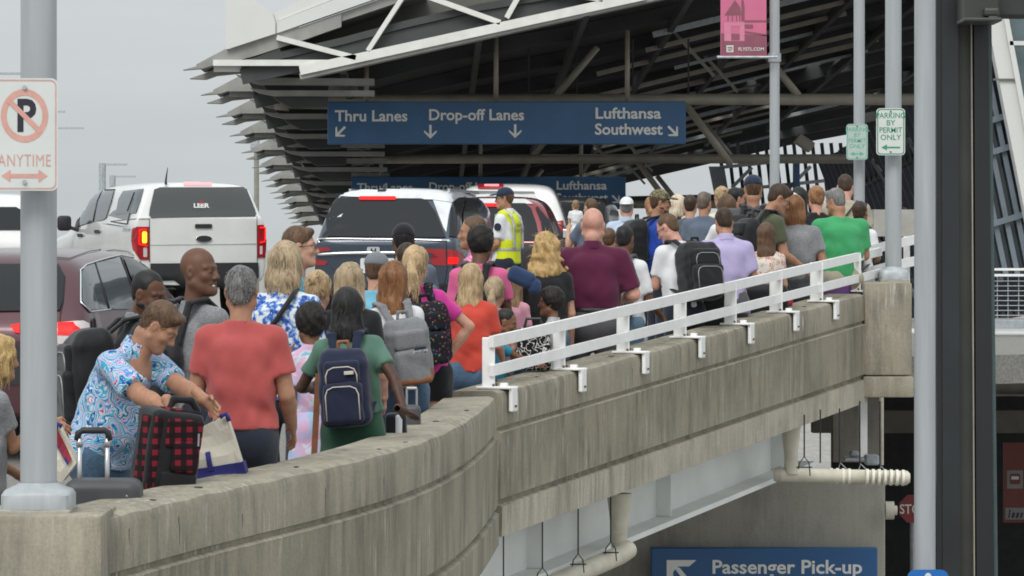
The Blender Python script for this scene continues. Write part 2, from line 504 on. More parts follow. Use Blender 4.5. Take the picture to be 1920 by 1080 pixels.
# steel girder under the straight parapet
ga = P(900, 1100, 27.3); gb = P(1560, 850, 35.9)
m = MB()
tdir = (str_b0 - str_a).normalized(); nrm = Vector((tdir.y, -tdir.x, 0)).normalized()
A = str_a - tdir * 1.5 - nrm * .55; B = str_b0 - nrm * .55 - tdir * .5
za = A.z - 1.0; zb = B.z - 1.0
bot_a = ZC - (1210 - YH) / FPX * A.y; bot_b = ZC - (868 - YH) / FPX * B.y
m.add([(A.x, A.y, za), (B.x, B.y, zb), (B.x, B.y, bot_b), (A.x, A.y, bot_a)], [(0, 1, 2, 3)])
wb = -nrm * .03
m.add([Vector((A.x, A.y, za)) + wb, Vector((B.x, B.y, zb)) + wb, Vector((B.x, B.y, bot_b)) + wb, Vector((A.x, A.y, bot_a)) + wb], [(3, 2, 1, 0)])
g = empty("steel_girder", (0, 0, 0), 0, "pale painted steel girder running under the straight concrete parapet", "girder")
m.build("web", m_girder, g)
fm = MB(); up = nrm.cross(tdir)
fm.bar(Vector((A.x, A.y, bot_a)), Vector((B.x, B.y, bot_b)), .42, .045)
fm.build("bottom_flange", m_girder, g)
for t in (.33, .62, .93):
    sm = MB()
    q = A.lerp(B, t); zt = za * (1 - t) + zb * t; zb_ = bot_a * (1 - t) + bot_b * t
    sm.box((q.x + nrm.x * .06, q.y + nrm.y * .06, (zt + zb_) / 2), (.13, .02, zt - zb_ - .05), rot_z(math.atan2(nrm.y, nrm.x)))
    sm.build("stiffener", m_girder, g)

# ------------------------------------------------------------------ white guard railing
rail = empty("guard_railing", (str_a.x, str_a.y, str_a.z), 0, "white flat bar guard railing clamped onto the straight concrete parapet", "railing")
PX = [916, 1048, 1168, 1275, 1369, 1455, 1531, 1602]
posts = []
for x in PX:
    # intersection of the pixel column with the wall line
    t0, t1 = -0.1, 1.1
    for _ in range(50):
        tm = (t0 + t1) / 2; q = str_a.lerp(str_b0, tm) - nrm * .16
        if 960 + q.x / q.y * FPX < x: t0 = tm
        else: t1 = tm
    posts.append(str_a.lerp(str_b0, tm) - nrm * .16)
rz = math.atan2(tdir.y, tdir.x)
base = str_a
for i, q in enumerate(posts):
    mb = MB(); wpx = 24 / FPX * q.y
    mb.bbox((q.x - base.x, q.y - base.y, q.z - base.z + .19), (wpx, .06, .36), .006, None)
    po = mb.build("post", m_white, rail)
    br = MB()
    c = q - base
    rr = rot_z(rz)
    br.bbox(c + nrm * .065 + Vector((0, 0, .012)), (.16, .27, .018), .006, rr)
    br.bbox(c + nrm * .19 + Vector((0, 0, -.070)), (.115, .03, .18), .010, rr)
    br.bbox(c + nrm * .12 + Vector((0, 0, .03)), (.05, .05, .03), .006, rr)
    bo = br.build("clamp_bracket", m_white, rail)
    for qa, qb in ((c + tdir * -.03 + nrm * .05 + Vector((0, 0, .02)), c + tdir * -.03 + nrm * .05 + Vector((0, 0, .04))), (c + tdir * .03 + nrm * .05 + Vector((0, 0, .02)), c + tdir * .03 + nrm * .05 + Vector((0, 0, .04))), (c + nrm * .20 + Vector((0, 0, -.12)), c + nrm * .217 + Vector((0, 0, -.12)))):
        bl = MB(); bl.tube([qa, qb], .010, 6); bl.build("bolt", M("rusty_bolt", (.12, .07, .04), .7), bo)
for zz, hh, nm in ((.342, .080, "top_rail"), (.135, .076, "middle_rail")):
    mb = MB()
    p0 = posts[0] - tdir * .045; p1 = str_b0 - nrm * .16 + tdir * 1.0
    mb.bar(p0 - base + nrm * .038 + Vector((0, 0, zz)), p1 - base + nrm * .038 + Vector((0, 0, zz)), .035, hh)
    mb.build("rail", m_white, rail)
# railing beyond the far lamp post, turning right behind it
rl2 = empty("guard_railing", tuple(P(1690, 505, 37.2)), 0, "short white railing turning away to the right behind the far lamp post", "railing")
for y0, y1 in ((448, 470), (488, 508)):
    mb = MB(); bz = Vector(rl2.location)
    mb.bar(P(1662, y0 + 13, 37.0) - bz, P(1722, y0, 37.3) - bz, .03, .09)
    mb.bar(P(1622, y0 + 24, 38.4) - bz, P(1662, y0 + 13, 37.0) - bz, .03, .09)
    mb.build("rail", m_white, rl2)
mb = MB()
mb.box(P(1700, 490, 37.3) - Vector(rl2.location), (.06, .05, .5)); mb.box(P(1668, 500, 37.1) - Vector(rl2.location), (.06, .05, .5)); mb.build("post", m_white, rl2)

# ------------------------------------------------------------------ lamp posts and the signs on them
def lamp_post(px, wpx, d, y_base, label, ztop=9, base=None, zbase=None):
    r = wpx / FPX * d / 2; p = P(px, y_base, d)
    if zbase is not None: p.z = zbase
    t = empty("lamp_post", tuple(p), 0, label, "lamp post", None)
    mb = MB(); mb.tube([(0, 0, 0), (0, 0, ztop * .5), (0, 0, ztop)], [r, r * .97, r * .9], 24, True)
    mb.build("pole", m_pole, t, auto=50)
    arm = MB(); arm.tube([(0, 0, ztop - .05), (.3, 0, ztop + .2), (1.2, 0, ztop + .3)], .04, 8); arm.build("arm", m_pole, t, smooth=True)
    hd = MB(); hd.bbox((1.5, 0, ztop + .3), (.7, .28, .12), .04); hd.build("lamp_head", m_pole, t)
    if base:
        bw, bh = base[0] / FPX * d, base[1] / FPX * d
        b = MB()
        # flared casting with sloping shoulders
        rings = [(bw / 2, 0), (bw / 2, bh * .55), (bw / 2 * .93, bh * .72), (r * 1.12, bh * .93), (r * 1.06, bh)]
        n = 32; vv = []
        for rad, z in rings:
            for k in range(n):
                a = 2 * math.pi * k / n; sq = 1 / max(abs(math.cos(a)), abs(math.sin(a)))
                mixf = min(1, max(0, (rad - r * 1.12) / (bw / 2 - r * 1.12 + 1e-6)))
                rr = rad * (1 + (min(sq, 1.28) - 1) * mixf * .9)
                vv.append((rr * math.cos(a), rr * math.sin(a), z))
        ff = [(i * n + k, i * n + (k + 1) % n, (i + 1) * n + (k + 1) % n, (i + 1) * n + k) for i in range(len(rings) - 1) for k in range(n)]
        b.add(vv, ff); b.build("base_cover", m_pole if base[2] == 0 else m_galv, t, auto=40)
        g_ = MB(); g_.bbox((0, 0, -.022), (bw * 1.0, bw, .045), .005); g_.build("grout_pad", m_conc2, t)
    return t
lamp_post(72.5, 69, 16.22, 952, "thick grey lamp post on the left concrete block, carrying the no parking sign", 9, (132, 48, 0))
lamp_post(1675, 31, 36.4, 524, "grey lamp post on the far concrete block, carrying the left arrow permit sign", 9, (54, 24, 1))
lamp_post(1611, 21, 47.0, 470, "thinner grey lamp post in the crowd, carrying the faded permit sign", 10, (40, 20, 1))
lamp_post(1734, 41, 26.0, 1400, "tall grey pole rising from the street, in front of the dark steel column", 17, None, -6.2)
bp = lamp_post(1452.5, 19, 55, 560, "grey lamp post standing in the crowd, carrying the pink banner", 11)

def board(name, w_, h_, th, mat, r=.02, parent=None, mat2=None):
    mb = MB(); mb.prism([(x, -th / 2, z) for x, z in rrect(w_, h_, r, 5)], (0, th, 0))
    return mb.build(name, mat, parent)
m_signw = M("sign_sheet_white", (.60, .62, .60), .35, var=.05, scale=5)
m_fadered = M("faded_red_ink", (.60, .32, .27), .5, var=.10, scale=20)
m_signblk = M("sign_black_ink", (.016, .014, .028), .5, var=.1)
m_green = M("sign_green_ink", (.04, .26, .15), .5, var=.15, scale=20)
m_green2 = M("faded_green_ink", (.12, .40, .28), .5, var=.2, scale=30)
m_paleg = M("faded_sign_sheet", (.42, .50, .46), .4, var=.06, scale=9)
# no parking
d = 16.02; s_ = FPX / d
t = empty("no_parking_sign", tuple(P(46, 252, d)), R_(6), "white no parking any time sign with faded red ring and arrow", "road sign")
W_, H_ = 124 / s_, 211 / s_
board("panel", W_, H_, .004, m_signw, .028, t)
f = Flat(-.0035)
f.frame(rrect(W_ * .955, H_ * .972, .025, 5), rrect(W_ * .92, H_ * .95, .022, 5))
f.ring(0.0, 35 / s_, 50 / s_, 38 / s_, 48, 0, .88)
f.text("ANYTIME", 0, -60 / s_, 33 / s_, -.004, .68, 'CENTER', 0, 1.08)
f.solid_arrow(0, -78 / s_, 0, 86 / s_, 8 / s_, 12 / s_, 17 / s_, 0, True)
f.build("red_print", m_fadered, t)
f = Flat(-.0035); f.text("P", -16 / s_, 7 / s_, 84 / s_, .03, .85); f.build("letter", m_signblk, t)
f = Flat(-.0052)
f.poly([(-33 / s_, 61 / s_), (-27 / s_, 68 / s_), (33 / s_, 8 / s_), (27 / s_, 1 / s_)]); f.build("slash", m_fadered, t)
for z in (88, -89):
    bl = MB(); bl.tube([(0, -.002, z / s_), (0, -.014, z / s_)], .010, 8); bl.build("bolt", m_galv, t)
    sb = MB(); sb.box((.02, .03, .16 * z / 88), (.12, .05, .03)); sb.build("mounting_bracket", m_galv, t)
# permit signs
def permit(px, py, wp, hp, d, ink, sheet, double, label):
    s_ = FPX / d; t = empty("permit_sign", tuple(P(px, py, d)), 0, label, "road sign")
    W_, H_ = wp / s_, hp / s_
    board("panel", W_, H_, .004, sheet, W_ * .13, t)
    f = Flat(-.0035); f.frame(rrect(W_ * .94, H_ * .965, W_ * .11, 5), rrect(W_ * .87, H_ * .925, W_ * .09, 5))
    for i, tx in enumerate(("PARKING", "BY", "PERMIT", "ONLY")):
        f.text(tx, 0, H_ * (.29 - .155 * i), H_ * .165, .012, .92 if len(tx) > 4 else 1, 'CENTER')
    f.solid_arrow(0, -H_ * .335, 180, W_ * .66, H_ * .035, H_ * .065, W_ * .2, 0, double)
    f.build("green_print", ink, t)
    for z in (.43, -.43):
        b = MB(); b.tube([(0, -.002, H_ * z), (0, -.012, H_ * z)], .008, 8); b.build("bolt", m_black, t)
        sb = MB(); sb.box((0, .025, H_ * z * .7), (.08, .045, .03)); sb.build("mounting_bracket", m_galv, t)
permit(1670, 247, 54, 88, 36.2, m_green, m_signw, False, "white and green parking by permit sign whose single arrow points left")
permit(1607, 266, 40, 67, 46.75, m_green2, m_paleg, True, "faded green parking by permit sign with a double ended arrow")
# pink banner with a generic turret picture
d = 54.8; s_ = FPX / d
t = empty("street_banner", tuple(P(1394, 50, d)), 0, "pink fabric banner with a turret picture hanging from a lamp post", "banner")
W_, H_ = 86 / s_, 200 / s_
m_pink = M("banner_pink", (.55, .14, .25), .7, var=.05); m_pink2 = M("banner_mauve", (.24, .075, .11), .7, var=.12, scale=4)
m_pink3 = M("banner_pale_pink", (.58, .20, .30), .7, var=.08, scale=9)
zb = -57 / s_
mb = MB(); mb.box((0, 0, zb + H_ / 2), (W_, .012, H_)); mb.build("cloth", m_pink, t)
f = Flat(-.0085); u = 1 / s_
def pz(x, y): return ((x - 1394) * u, (50 - y) * u)
f.poly([pz(*q) for q in ((1352, 62), (1436, 66), (1436, 106), (1352, 106))])
f.poly([pz(*q) for q in ((1358, 29), (1378, 0), (1388, 14), (1390, 29))])
f.poly([pz(*q) for q in ((1390, 0), (1394, 0), (1396, 12), (1396, 40), (1390, 40))])
f.poly([pz(*q) for q in ((1396, 38), (1437, 38), (1437, 42), (1396, 42))])
for x in (1364, 1372, 1380, 1386): f.poly([pz(*q) for q in ((x, 29), (x + 2, 29), (x + 2, 40), (x, 40))])
f.poly([pz(*q) for q in ((1396, 46), (1412, 46), (1412, 54), (1396, 54))]); f.poly([pz(*q) for q in ((1396, 58), (1437, 64), (1437, 68), (1396, 62))])
f.build("picture_print", m_pink2, t)
f = Flat(-.0105)
f.frame([pz(*q) for q in ((1358, 42), (1396, 42), (1396, 77), (1358, 77))], [pz(*q) for q in ((1371, 49), (1387, 49), (1387, 76), (1371, 76))])
f.build("picture_print", m_pink3, t)
f = Flat(-.0125); f.text("FLYSTL.COM", *pz(1384, 95), 8.6 * u, .02, 1.0); f.build("lettering", m_signw, t); f = Flat(-.0125)
f.frame([pz(*q) for q in ((1362, 85), (1375, 85), (1375, 98), (1362, 98))], [pz(*q) for q in ((1364, 88), (1373, 88), (1373, 96), (1364, 96))])
f.build("emblem_frame", m_signw, t); f = Flat(-.0135); f.text("STL", *pz(1363.6, 95), 7 * u, .03, .85); f.build("lettering", m_signw, t)
mb = MB(); mb.tube([(-W_ / 2 - .05, 0, zb), (W_ / 2 + .16, 0, zb)], .02, 8); mb.build("banner_arm", m_galv, t)
mb = MB(); mb.tube([P(1452.5, 116, 55) - Vector(t.location), P(1452.5, 100, 55) - Vector(t.location)], .095, 14); mb.build("clamp", m_galv, t)

# big blue signs
m_blue = M("sign_blue", (.03, .11, .245), .4, var=.12, scale=1.5)
m_blue2 = M("sign_blue_pier", (.02, .105, .27), .4, var=.08, scale=1.5)
m_letter = M("sign_lettering", (.80, .80, .77), .5, var=.03)
AX = Vector((-(960 - 805) / FPX, 1, -(790 - 450) / FPX))      # direction of the road under the canopy
def CP(x, y, d): return P(x, y, 62.0) + AX * (d - 62.0)
def lane_sign(d, label):
    k = 66.0 / d
    cx = 805 + (950 - 805) * k; cy = 790 + (230.5 - 790) * k
    t = empty("lane_sign", tuple(P(cx, cy, d)), 0, label, "lane sign", "blue lane signs under the canopy")
    u = 66.0 / FPX
    mb = MB(); mb.bbox((0, .09, 0), (672 * u, .18, 80 * u), .015); mb.build("panel", m_blue, t)
    f = Flat(-.004)
    X = lambda x: (x - 950) * u
    Z = lambda y: (230.5 - y) * u
    for tx, x0, x1, yb, sz in (("Thru Lanes", 628, 764, 227, 29), ("Drop-off Lanes", 803, 981, 225, 29), ("Lufthansa", 1115, 1238, 222, 29), ("Southwest", 1115, 1242, 252, 29)):
        v, q = text_geo(tx, 1, .022); wid = max(p[0] for p in v) - min(p[0] for p in v)
        f = Flat(-.004); f.text(tx, X(x0), Z(yb), sz * u, .022, (x1 - x0) / (wid * sz)); f.build("lettering", m_letter, t)
    for x, y, a in ((638, 247, 225), (807, 247, 270), (966, 246, 270), (1262, 246, 315)):
        f = Flat(-.004); f.arrow(X(x), Z(y), a, 26 * u, 4.6 * u); f.build("arrow", m_letter, t)
    for x in (686, 930, 1177):
        hg = MB(); hg.tube([(X(x), .25, 40 * u), (X(x), .25, (175 if x > 900 else 110) * u)], .045, 10); hg.build("hanger", m_brown, t, smooth=True)
    return t
lane_sign(66.0, "wide blue lane sign in front, hanging nearest under the canopy and in full view")
lane_sign(86.2, "second blue lane sign, dim and half hidden behind the vehicles further under the canopy")

# ------------------------------------------------------------------ canopy
can = empty("canopy", tuple(CP(900, 200, 62)), 0, "dark terminal canopy with pointed grey fins along its left edge", "canopy")
CB = Vector(can.location)
LEN = 45.0
NF = 11; BAY = 4.79
def far_len(x): return 60.0
# roof sheet: outline across, bays along with light gaps
ROOF = [(452, 127), (520, 112), (640, 84), (760, 52), (900, 20), (1050, -4), (1200, -32), (1400, -76), (1600, -122), (1800, -168), (2100, -238), (2600, -330)]
mb = MB(); rnd = random.Random(3)
nb = 30
for j in range(nb):
    for i in range(len(ROOF) - 1):
        a, b = ROOF[i], ROOF[i + 1]
        la, lb = far_len(a[0]), far_len(b[0])
        d0, d1 = 62 + la * j / nb, 62 + la * (j + 1) / nb
        e0_, e1_ = 62 + lb * j / nb, 62 + lb * (j + 1) / nb
        hole = (a[0] >= 1050 and j >= 8 and j % 3 == 2)
        n_sub = 8 if hole else 1
        for q in range(n_sub):
            gap = hole and (q % 2 == 1) and rnd.random() < (.75 if a[0] < 1400 else .35)
            sh = .45 if gap else 0
            x0 = a[0] + (b[0] - a[0]) * q / n_sub; x1 = a[0] + (b[0] - a[0]) * (q + 1) / n_sub
            y0 = a[1] + (b[1] - a[1]) * q / n_sub; y1 = a[1] + (b[1] - a[1]) * (q + 1) / n_sub
            f0, f1 = q / n_sub, (q + 1) / n_sub
            da0, da1 = d0 + (e0_ - d0) * f0, d0 + (e0_ - d0) * f1
            db0, db1 = d1 + (e1_ - d1) * f0, d1 + (e1_ - d1) * f1
            da0 += (db0 - da0) * sh; da1 += (db1 - da1) * sh
            p = [CP(x0, y0, da0), CP(x1, y1, da1), CP(x1, y1, db1), CP(x0, y0, db0)]
            mb.prism([r - CB for r in p], (0, 0, .12))
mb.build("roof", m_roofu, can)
# purlins and rafters below the roof
mb = MB()
for j in range(NF + 2):
    d = 62 + BAY * j + .1
    for i in range(len(ROOF) - 1):
        a = CP(*ROOF[i], d) - CB; b = CP(*ROOF[i + 1], d) - CB
        mb.bar(a - Vector((0, 0, .14)), b - Vector((0, 0, .14)), .10, .26)
for x, y in ((640, 84), (900, 20), (1100, -14), (1300, -54), (1500, -99), (1700, -145), (1900, -191), (2200, -255)):
    mb.bar(CP(x, y, 62) - CB - Vector((0, 0, .3)), CP(x, y, 62 + LEN) - CB - Vector((0, 0, .3)), .10, .2)
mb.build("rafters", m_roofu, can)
# fins
def fin_obj(d, first):
    f = MB()
    upper = [(343, 131), (368, 124), (425, 94), (470, 80), (560, 52), (640, 26), (640, 50), (560, 78), (480, 104), (430, 118), (404, 121), (382, 128)]
    lower = [(349, 142), (378, 132), (402, 121), (440, 122), (470, 120), (476, 132), (440, 132), (400, 136), (380, 143)]
    f.prism([CP(x, y, d) - CB for x, y in upper], AX * .16)
    f.prism([CP(x + 3, y, d + .5) - CB for x, y in lower], AX * .18)
    # sloping tray between the two blades
    f.prism([CP(368, 124, d) - CB, CP(425, 94, d) - CB, CP(560, 52, d) - CB, CP(560, 66, d + .9) - CB, CP(440, 110, d + .9) - CB, CP(380, 130, d + .6) - CB], (0, 0, .03))
    f.build("fin", m_fin, can)
    e = MB()
    e.prism([CP(x, y, d + 1.6) - CB for x, y in ((470, 124), (612, 122), (608, 184), (540, 186), (512, 172), (490, 150))], AX * .3)
    e.build("bracket_plate", m_roofu, can)
    e = MB()
    e.prism([CP(x, y, d + 1.1) - CB for x, y in ((436, 128), (470, 134), (700, 136), (700, 148), (480, 146), (452, 138))], AX * .25)
    e.build("louvre", m_fin, can)
    e = MB()
    e.prism([CP(x, y, d + 1.35) - CB for x, y in ((462, 152), (500, 156), (700, 156), (700, 166), (510, 166), (478, 160))], AX * .2)
    e.build("louvre", m_fin, can)
    c = MB()
    c.bar(CP(400, 118, d) - CB, CP(660, 118, d) - CB, .14, .10)
    c.bar(CP(400, 127, d + .2) - CB, CP(600, 127, d + .2) - CB, .12, .10)
    c.build("tie_beam", m_truss if first else m_fin, can)
for j in range(NF): fin_obj(62 + BAY * j, j == 0)
# near white truss frame
tr = MB()
def tb(a, b, w_, h_, d=62.0, m=None): (m or tr).bar(CP(*a, d) - CB, CP(*b, d) - CB, .30, h_)
tb((563, 133), (1210, -8), .2, .15)
tr.build("front_chord", m_truss, can)
for a, b, h_ in (((690, 96), (772, -30), .075), ((520, 71), (668, 109), .085), ((800, -6), (938, 43), .085), ((950, 34), (980, -20), .085), ((1010, -20), (1130, 0), .085)):
    tr = MB(); tb(a, b, .2, h_, 62.0, tr); tr.build("truss_diagonal", m_truss, can)
tr = MB()
for a, b in (((563, 143), (1260, -12)),): tr.bar(CP(*a, 62.15) - CB, CP(*b, 62.15) - CB, .5, .10)
tr.build("front_gutter", m_fin, can)
# white fascia boxes on top
fa = MB(); fa.prism([CP(x, y, 61.9) - CB for x, y in ((423, -30), (425, 94), (517, 64), (517, 42), (511, 25), (472, -2), (440, -30))], (0, .25, 0)); fa.build("fascia_panel", m_panel, can)
fa = MB(); fa.prism([CP(x, y, 61.95) - CB for x, y in ((519, 41), (519, 63), (780, -28), (740, -44))], (0, .3, 0)); fa.build("fascia_panel", m_panel, can)
fa = MB(); fa.prism([CP(x, y, 62.0) - CB for x, y in ((512, 26), (519, 40), (740, -46), (700, -50), (600, -22))], (0, 1.5, .05)); fa.build("fascia_panel", m_panel, can)
fa = MB(); fa.prism([CP(x, y, 62.05) - CB for x, y in ((517, 66), (780, -26), (800, -14), (620, 46), (520, 80))], AX * 1.2); fa.build("soffit", m_fin, can)
fa = MB(); fa.prism([CP(x, y, 63.2) - CB for x, y in ((424, 112), (520, 72), (640, 30), (780, -22), (1000, -90), (1300, -90), (1000, -4), (700, 86), (600, 118))], AX * .1); fa.build("end_wall", M("canopy_end_wall", (.10, .10, .085), .7, var=.2, scale=1.5), can)
# cross tubes
for d, x0, x1, y in ((68.0, 476, 2100, 128), (83.4, 476, 1900, 128), (101, 476, 1800, 128)):
    k = MB(); k.tube([CP(x0 + 25, y, d) - CB, CP(x1, y, d) - CB], .105, 16); k.build("cross_tube", m_brown, can, smooth=True)
    k = MB(); c0 = CP(x0 + 40, y, d) - CB
    k.tube([c0 + Vector((-.35, 0, .12)), c0 + Vector((-.2, 0, 0)), c0], [.06, .2, .22], 14)
    for dx in (10, 24, 50): k.tube([CP(x0 + dx + 20, y - 20, d - .1) - CB, CP(x0 + dx + 20, y + 15, d - .1) - CB], .05, 8)
    k.build("tube_end", m_brown, can, smooth=True)
    for (xa, ya), (xb, yb) in (((1330, 135), (1425, 262)), ((1500, 40), (1570, 128)), ((1150, 20), (1060, 128))):
        k = MB(); k.tube([CP(xa, ya, d) - CB, CP(xb, yb, d) - CB], .07, 10); k.build("brace", m_brown, can, smooth=True)
# lighter lattice bars under the right half of the roof
rl_ = random.Random(11)
for j in range(16):
    d = 68 + j * 2.9
    x0 = 1180 + rl_.uniform(-60, 260); x1 = x0 + rl_.uniform(300, 800)
    yy = lambda x: -32 - (x - 1200) * .229
    k = MB(); k.bar(CP(x0, yy(x0) + 42, d) - CB, CP(x1, yy(x1) + 34, d) - CB, .12, rl_.uniform(.05, .11)); k.build("lattice_bar", m_brown if j % 3 else m_galv, can)
    if j % 2:
        k = MB(); k.bar(CP(x0 + 60, yy(x0 + 60) + 10, d + .3) - CB, CP(x0 + 150, yy(x0) + 95, d + .3) - CB, .07, .06); k.build("lattice_bar", m_brown, can)
# slender rods and lamps under the roof
for x in (1010, 1110, 1225, 1340):
    k = MB(); k.tube([CP(x, 128, 68.3) - CB, CP(x, 0, 68.3) - CB], .018, 6); k.build("rod", m_roofu, can)
lt = MB()
rot = Matrix.Rotation(R_(35), 3, 'Y')
lt.bbox(P(1508, 268, 72) - CB, (.36, .3, .22), .03, rot); lt.build("floodlight", m_brown, can)

# ------------------------------------------------------------------ terminal facade on the right
term = empty("terminal_building", tuple(P(1700, 420, 66)), 0, "terminal glass wall of leaning dark mullions under the canopy", "terminal building")
TB = Vector(term.location)
m_mull = M("mullion_paint", (.035, .04, .055), .5, var=.15)
m_glass = M("dark_glazing", (.03, .04, .045), .06, spec=.6, var=.05)
mu = MB(); nM = 46
for i in range(nM):
    d = 60 + (LEN + 1) * i / (nM - 1)
    a = CP(2270, 520, d) - TB; b = CP(2060, -40, d) - TB
    mu.bar(a, b, .10, .16)
mu.build("mullions", m_mull, term)
mu = MB()
for f_ in (0.0, .25, .5, .78):
    x = 2270 + (2060 - 2270) * f_; y = 520 + (-40 - 520) * f_
    mu.bar(CP(x, y, 60) - TB, CP(x, y, 60 + LEN) - TB, .12, .16)
mu.build("transoms", m_mull, term)
mu = MB()
for i in range(7):
    d = 61 + i * 7
    mu.bar(CP(2235, 440, d) - TB - Vector((.1, 0, 0)), CP(2090, 40, d + 6) - TB - Vector((.1, 0, 0)), .08, .10)
mu.build("bracing", m_galv, term)
mu = MB()
mu.box(P(1705, 418, 50) - TB + Vector((0, .5, 0)), (.95, 1.0, .36)); mu.build("low_wall", M("light_concrete_wall", (.36, .35, .32), .8), term)
# end wall of leaning slats with the sky behind
mu = MB()
for i in range(22):
    x = 1356 + i * 17.5; mu.bar(P(x - 8, 268, 109) - TB, P(x + 16, 480, 109) - TB, .10, .12, (0, 1, 0))
mu.build("mullions", m_mull, term)
mu = MB()
for y in (300, 345, 404): mu.bar(P(1350, y + 14, 108.8) - TB, P(1740, y - 26, 108.8) - TB, .08, .10)
mu.bar(P(1372, 352, 108.6) - TB, P(1410, 314, 108.6) - TB, .1, .1); mu.bar(P(1480, 352, 108.6) - TB, P(1520, 312, 108.6) - TB, .1, .1); mu.bar(P(1622, 385, 108.6) - TB, P(1720, 325, 108.6) - TB, .12, .16)
mu.build("transoms", m_galv, term)
mu = MB(); mu.box(P(1493, 345, 108.5) - TB, (.19, .19, 1.6)); mu.build("blue_post", M("blue_post_paint", (.10, .17, .33), .5), term)
# big flat column inside the far end
mu = MB(); mu.prism([P(1352, 420, 104) - TB, P(1376, 420, 104) - TB, P(1358, 312, 104) - TB, P(1330, 312, 104) - TB], (0, .4, 0)); mu.build("far_pier", M("grey_blue_paint", (.20, .23, .26), .6), term)
# far low barrier under the canopy end
mu = MB(); mu.bar(P(1140, 376, 106) , P(1420, 370, 106), .3, .22); o = mu.build("distant_barrier", M("distant_barrier_paint", (.06, .06, .055), .8)); tag(o, "low dark barrier across the bright far end of the canopy", "barrier")

# right-hand terminal block: slanted white panel, glazing, balcony, beams
rb = empty("terminal_entrance", tuple(P(1890, 700, 44)), 0, "terminal front at the right edge with slanted white panels and leaning windows", "building")
RB = Vector(rb.location)
def pris(pts, d, off, mat, name, par=rb, base=RB):
    m = MB(); m.prism([P(x, y, d) - base for x, y in pts], off); return m.build(name, mat, par)
pris([(1840, 10), (1887, 10), (1945, 330), (1945, 420), (1926, 420), (1893, 252), (1850, 30)], 44, (0, .25, 0), m_panel, "slanted_panel")
m = MB(); m.bar(P(1862, 149, 43.98) - RB, P(1912, 149, 43.98) - RB, .03, .02); m.build("panel_joint", M("joint_seal", (.14, .14, .13), .8), rb)
pris([(1887, 10), (1960, 10), (1960, 420), (1945, 330)], 44.15, (0, .1, 0), M("upper_glazing", (.10, .14, .15), .08, spec=.6, var=.1), "upper_glazing")
m = MB(); m.bar(P(1880, 0, 43.95) - RB, P(1938, 310, 43.95) - RB, .04, .06); m.bar(P(1893, 81, 43.95) - RB, P(1960, 81, 43.95) - RB, .04, .05); m.build("window_frame", m_panel, rb)
pris([(1780, 0), (1848, 0), (1936, 420), (1960, 520), (1760, 520)], 44.6, (0, .1, 0), m_glass, "lower_glazing")
m = MB()
for dx in (0, 22, 44, 66, 88, -22, -44): m.bar(P(1836 + dx, 60, 44.5) - RB, P(1930 + dx, 515, 44.5) - RB, .05, .06)
for y in (225, 285, 420): m.bar(P(1750, y + 34, 44.45) - RB, P(1945, y - 26, 44.45) - RB, .05, .07)
m.build("window_frame", M("steel_blue_frame", (.15, .18, .21), .45, var=.1), rb)
m = MB(); m.bar(P(1848, 28, 44.3) - RB, P(1936, 420, 44.3) - RB, .06, .05); m.build("blue_trim", M("blue_trim_paint", (.03, .07, .25), .4), rb)
# balcony slab with rails
m = MB(); m.box(P(1860, 656, 43.5) - RB + Vector((0, 1.5, 0)), (260 / FPX * 43.5, 3.0, 57 / FPX * 43.5)); m.build("floor_slab", m_panel, rb)
m = MB(); m.box(P(1860, 714, 44.2) - RB + Vector((0, 1.5, 0)), (260 / FPX * 44.2, 3.0, 54 / FPX * 44.2)); m.build("spandrel_beam", M("beam_paint", (.33, .315, .28), .7), rb)
m = MB(); m.box(P(1860, 740, 43.9) - RB + Vector((0, 1.6, 0)), (262 / FPX * 44, 3.0, .02)); m.build("beam_drip", M("joint_seal", (.1, .1, .1)), rb)
bal = empty("balcony_railing", tuple(P(1860, 620, 43.4)), 0, "white wire balcony railing at the right edge, in front of the leaning windows", "railing"); BB = Vector(bal.location)
m = MB()
for y, r in ((505, .016), (516, .014)): m.bar(P(1740, y, 43.4) - BB, P(1990, y, 43.4) - BB, .03, .028)
m.build("rail", m_white, bal)
m = MB(); y = 527
while y < 602: m.tube([P(1740, y, 43.42) - BB, P(1990, y, 43.42) - BB], .005, 5); y += 9.2
for x in range(1750, 1990, 20): m.tube([P(x, 516, 43.44) - BB, P(x, 606, 43.44) - BB], .006, 5)
m.build("mesh_wires", m_galv, bal)
m = MB(); m.box(P(1865, 608, 43.4) - BB, (250 / FPX * 43.4, .06, .085)); m.build("kick_plate", m_galv, bal)

# recess under the terminal: its shade is put into dark wall and beam colours
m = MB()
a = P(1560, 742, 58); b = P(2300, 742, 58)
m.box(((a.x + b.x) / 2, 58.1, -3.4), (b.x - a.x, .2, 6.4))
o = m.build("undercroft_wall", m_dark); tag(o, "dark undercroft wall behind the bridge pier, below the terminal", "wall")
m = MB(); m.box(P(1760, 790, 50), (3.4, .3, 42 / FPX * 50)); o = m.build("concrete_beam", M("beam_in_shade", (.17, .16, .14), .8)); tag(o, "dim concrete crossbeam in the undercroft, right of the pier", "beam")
m = MB(); zt = P(0, 742, 50).z; m.box((9.5, 51, zt + .35), (10, 13, .25)); o = m.build("terminal_floor_slab", m_conc2); tag(o, "concrete floor slab roofing the dark undercroft", "floor slab")
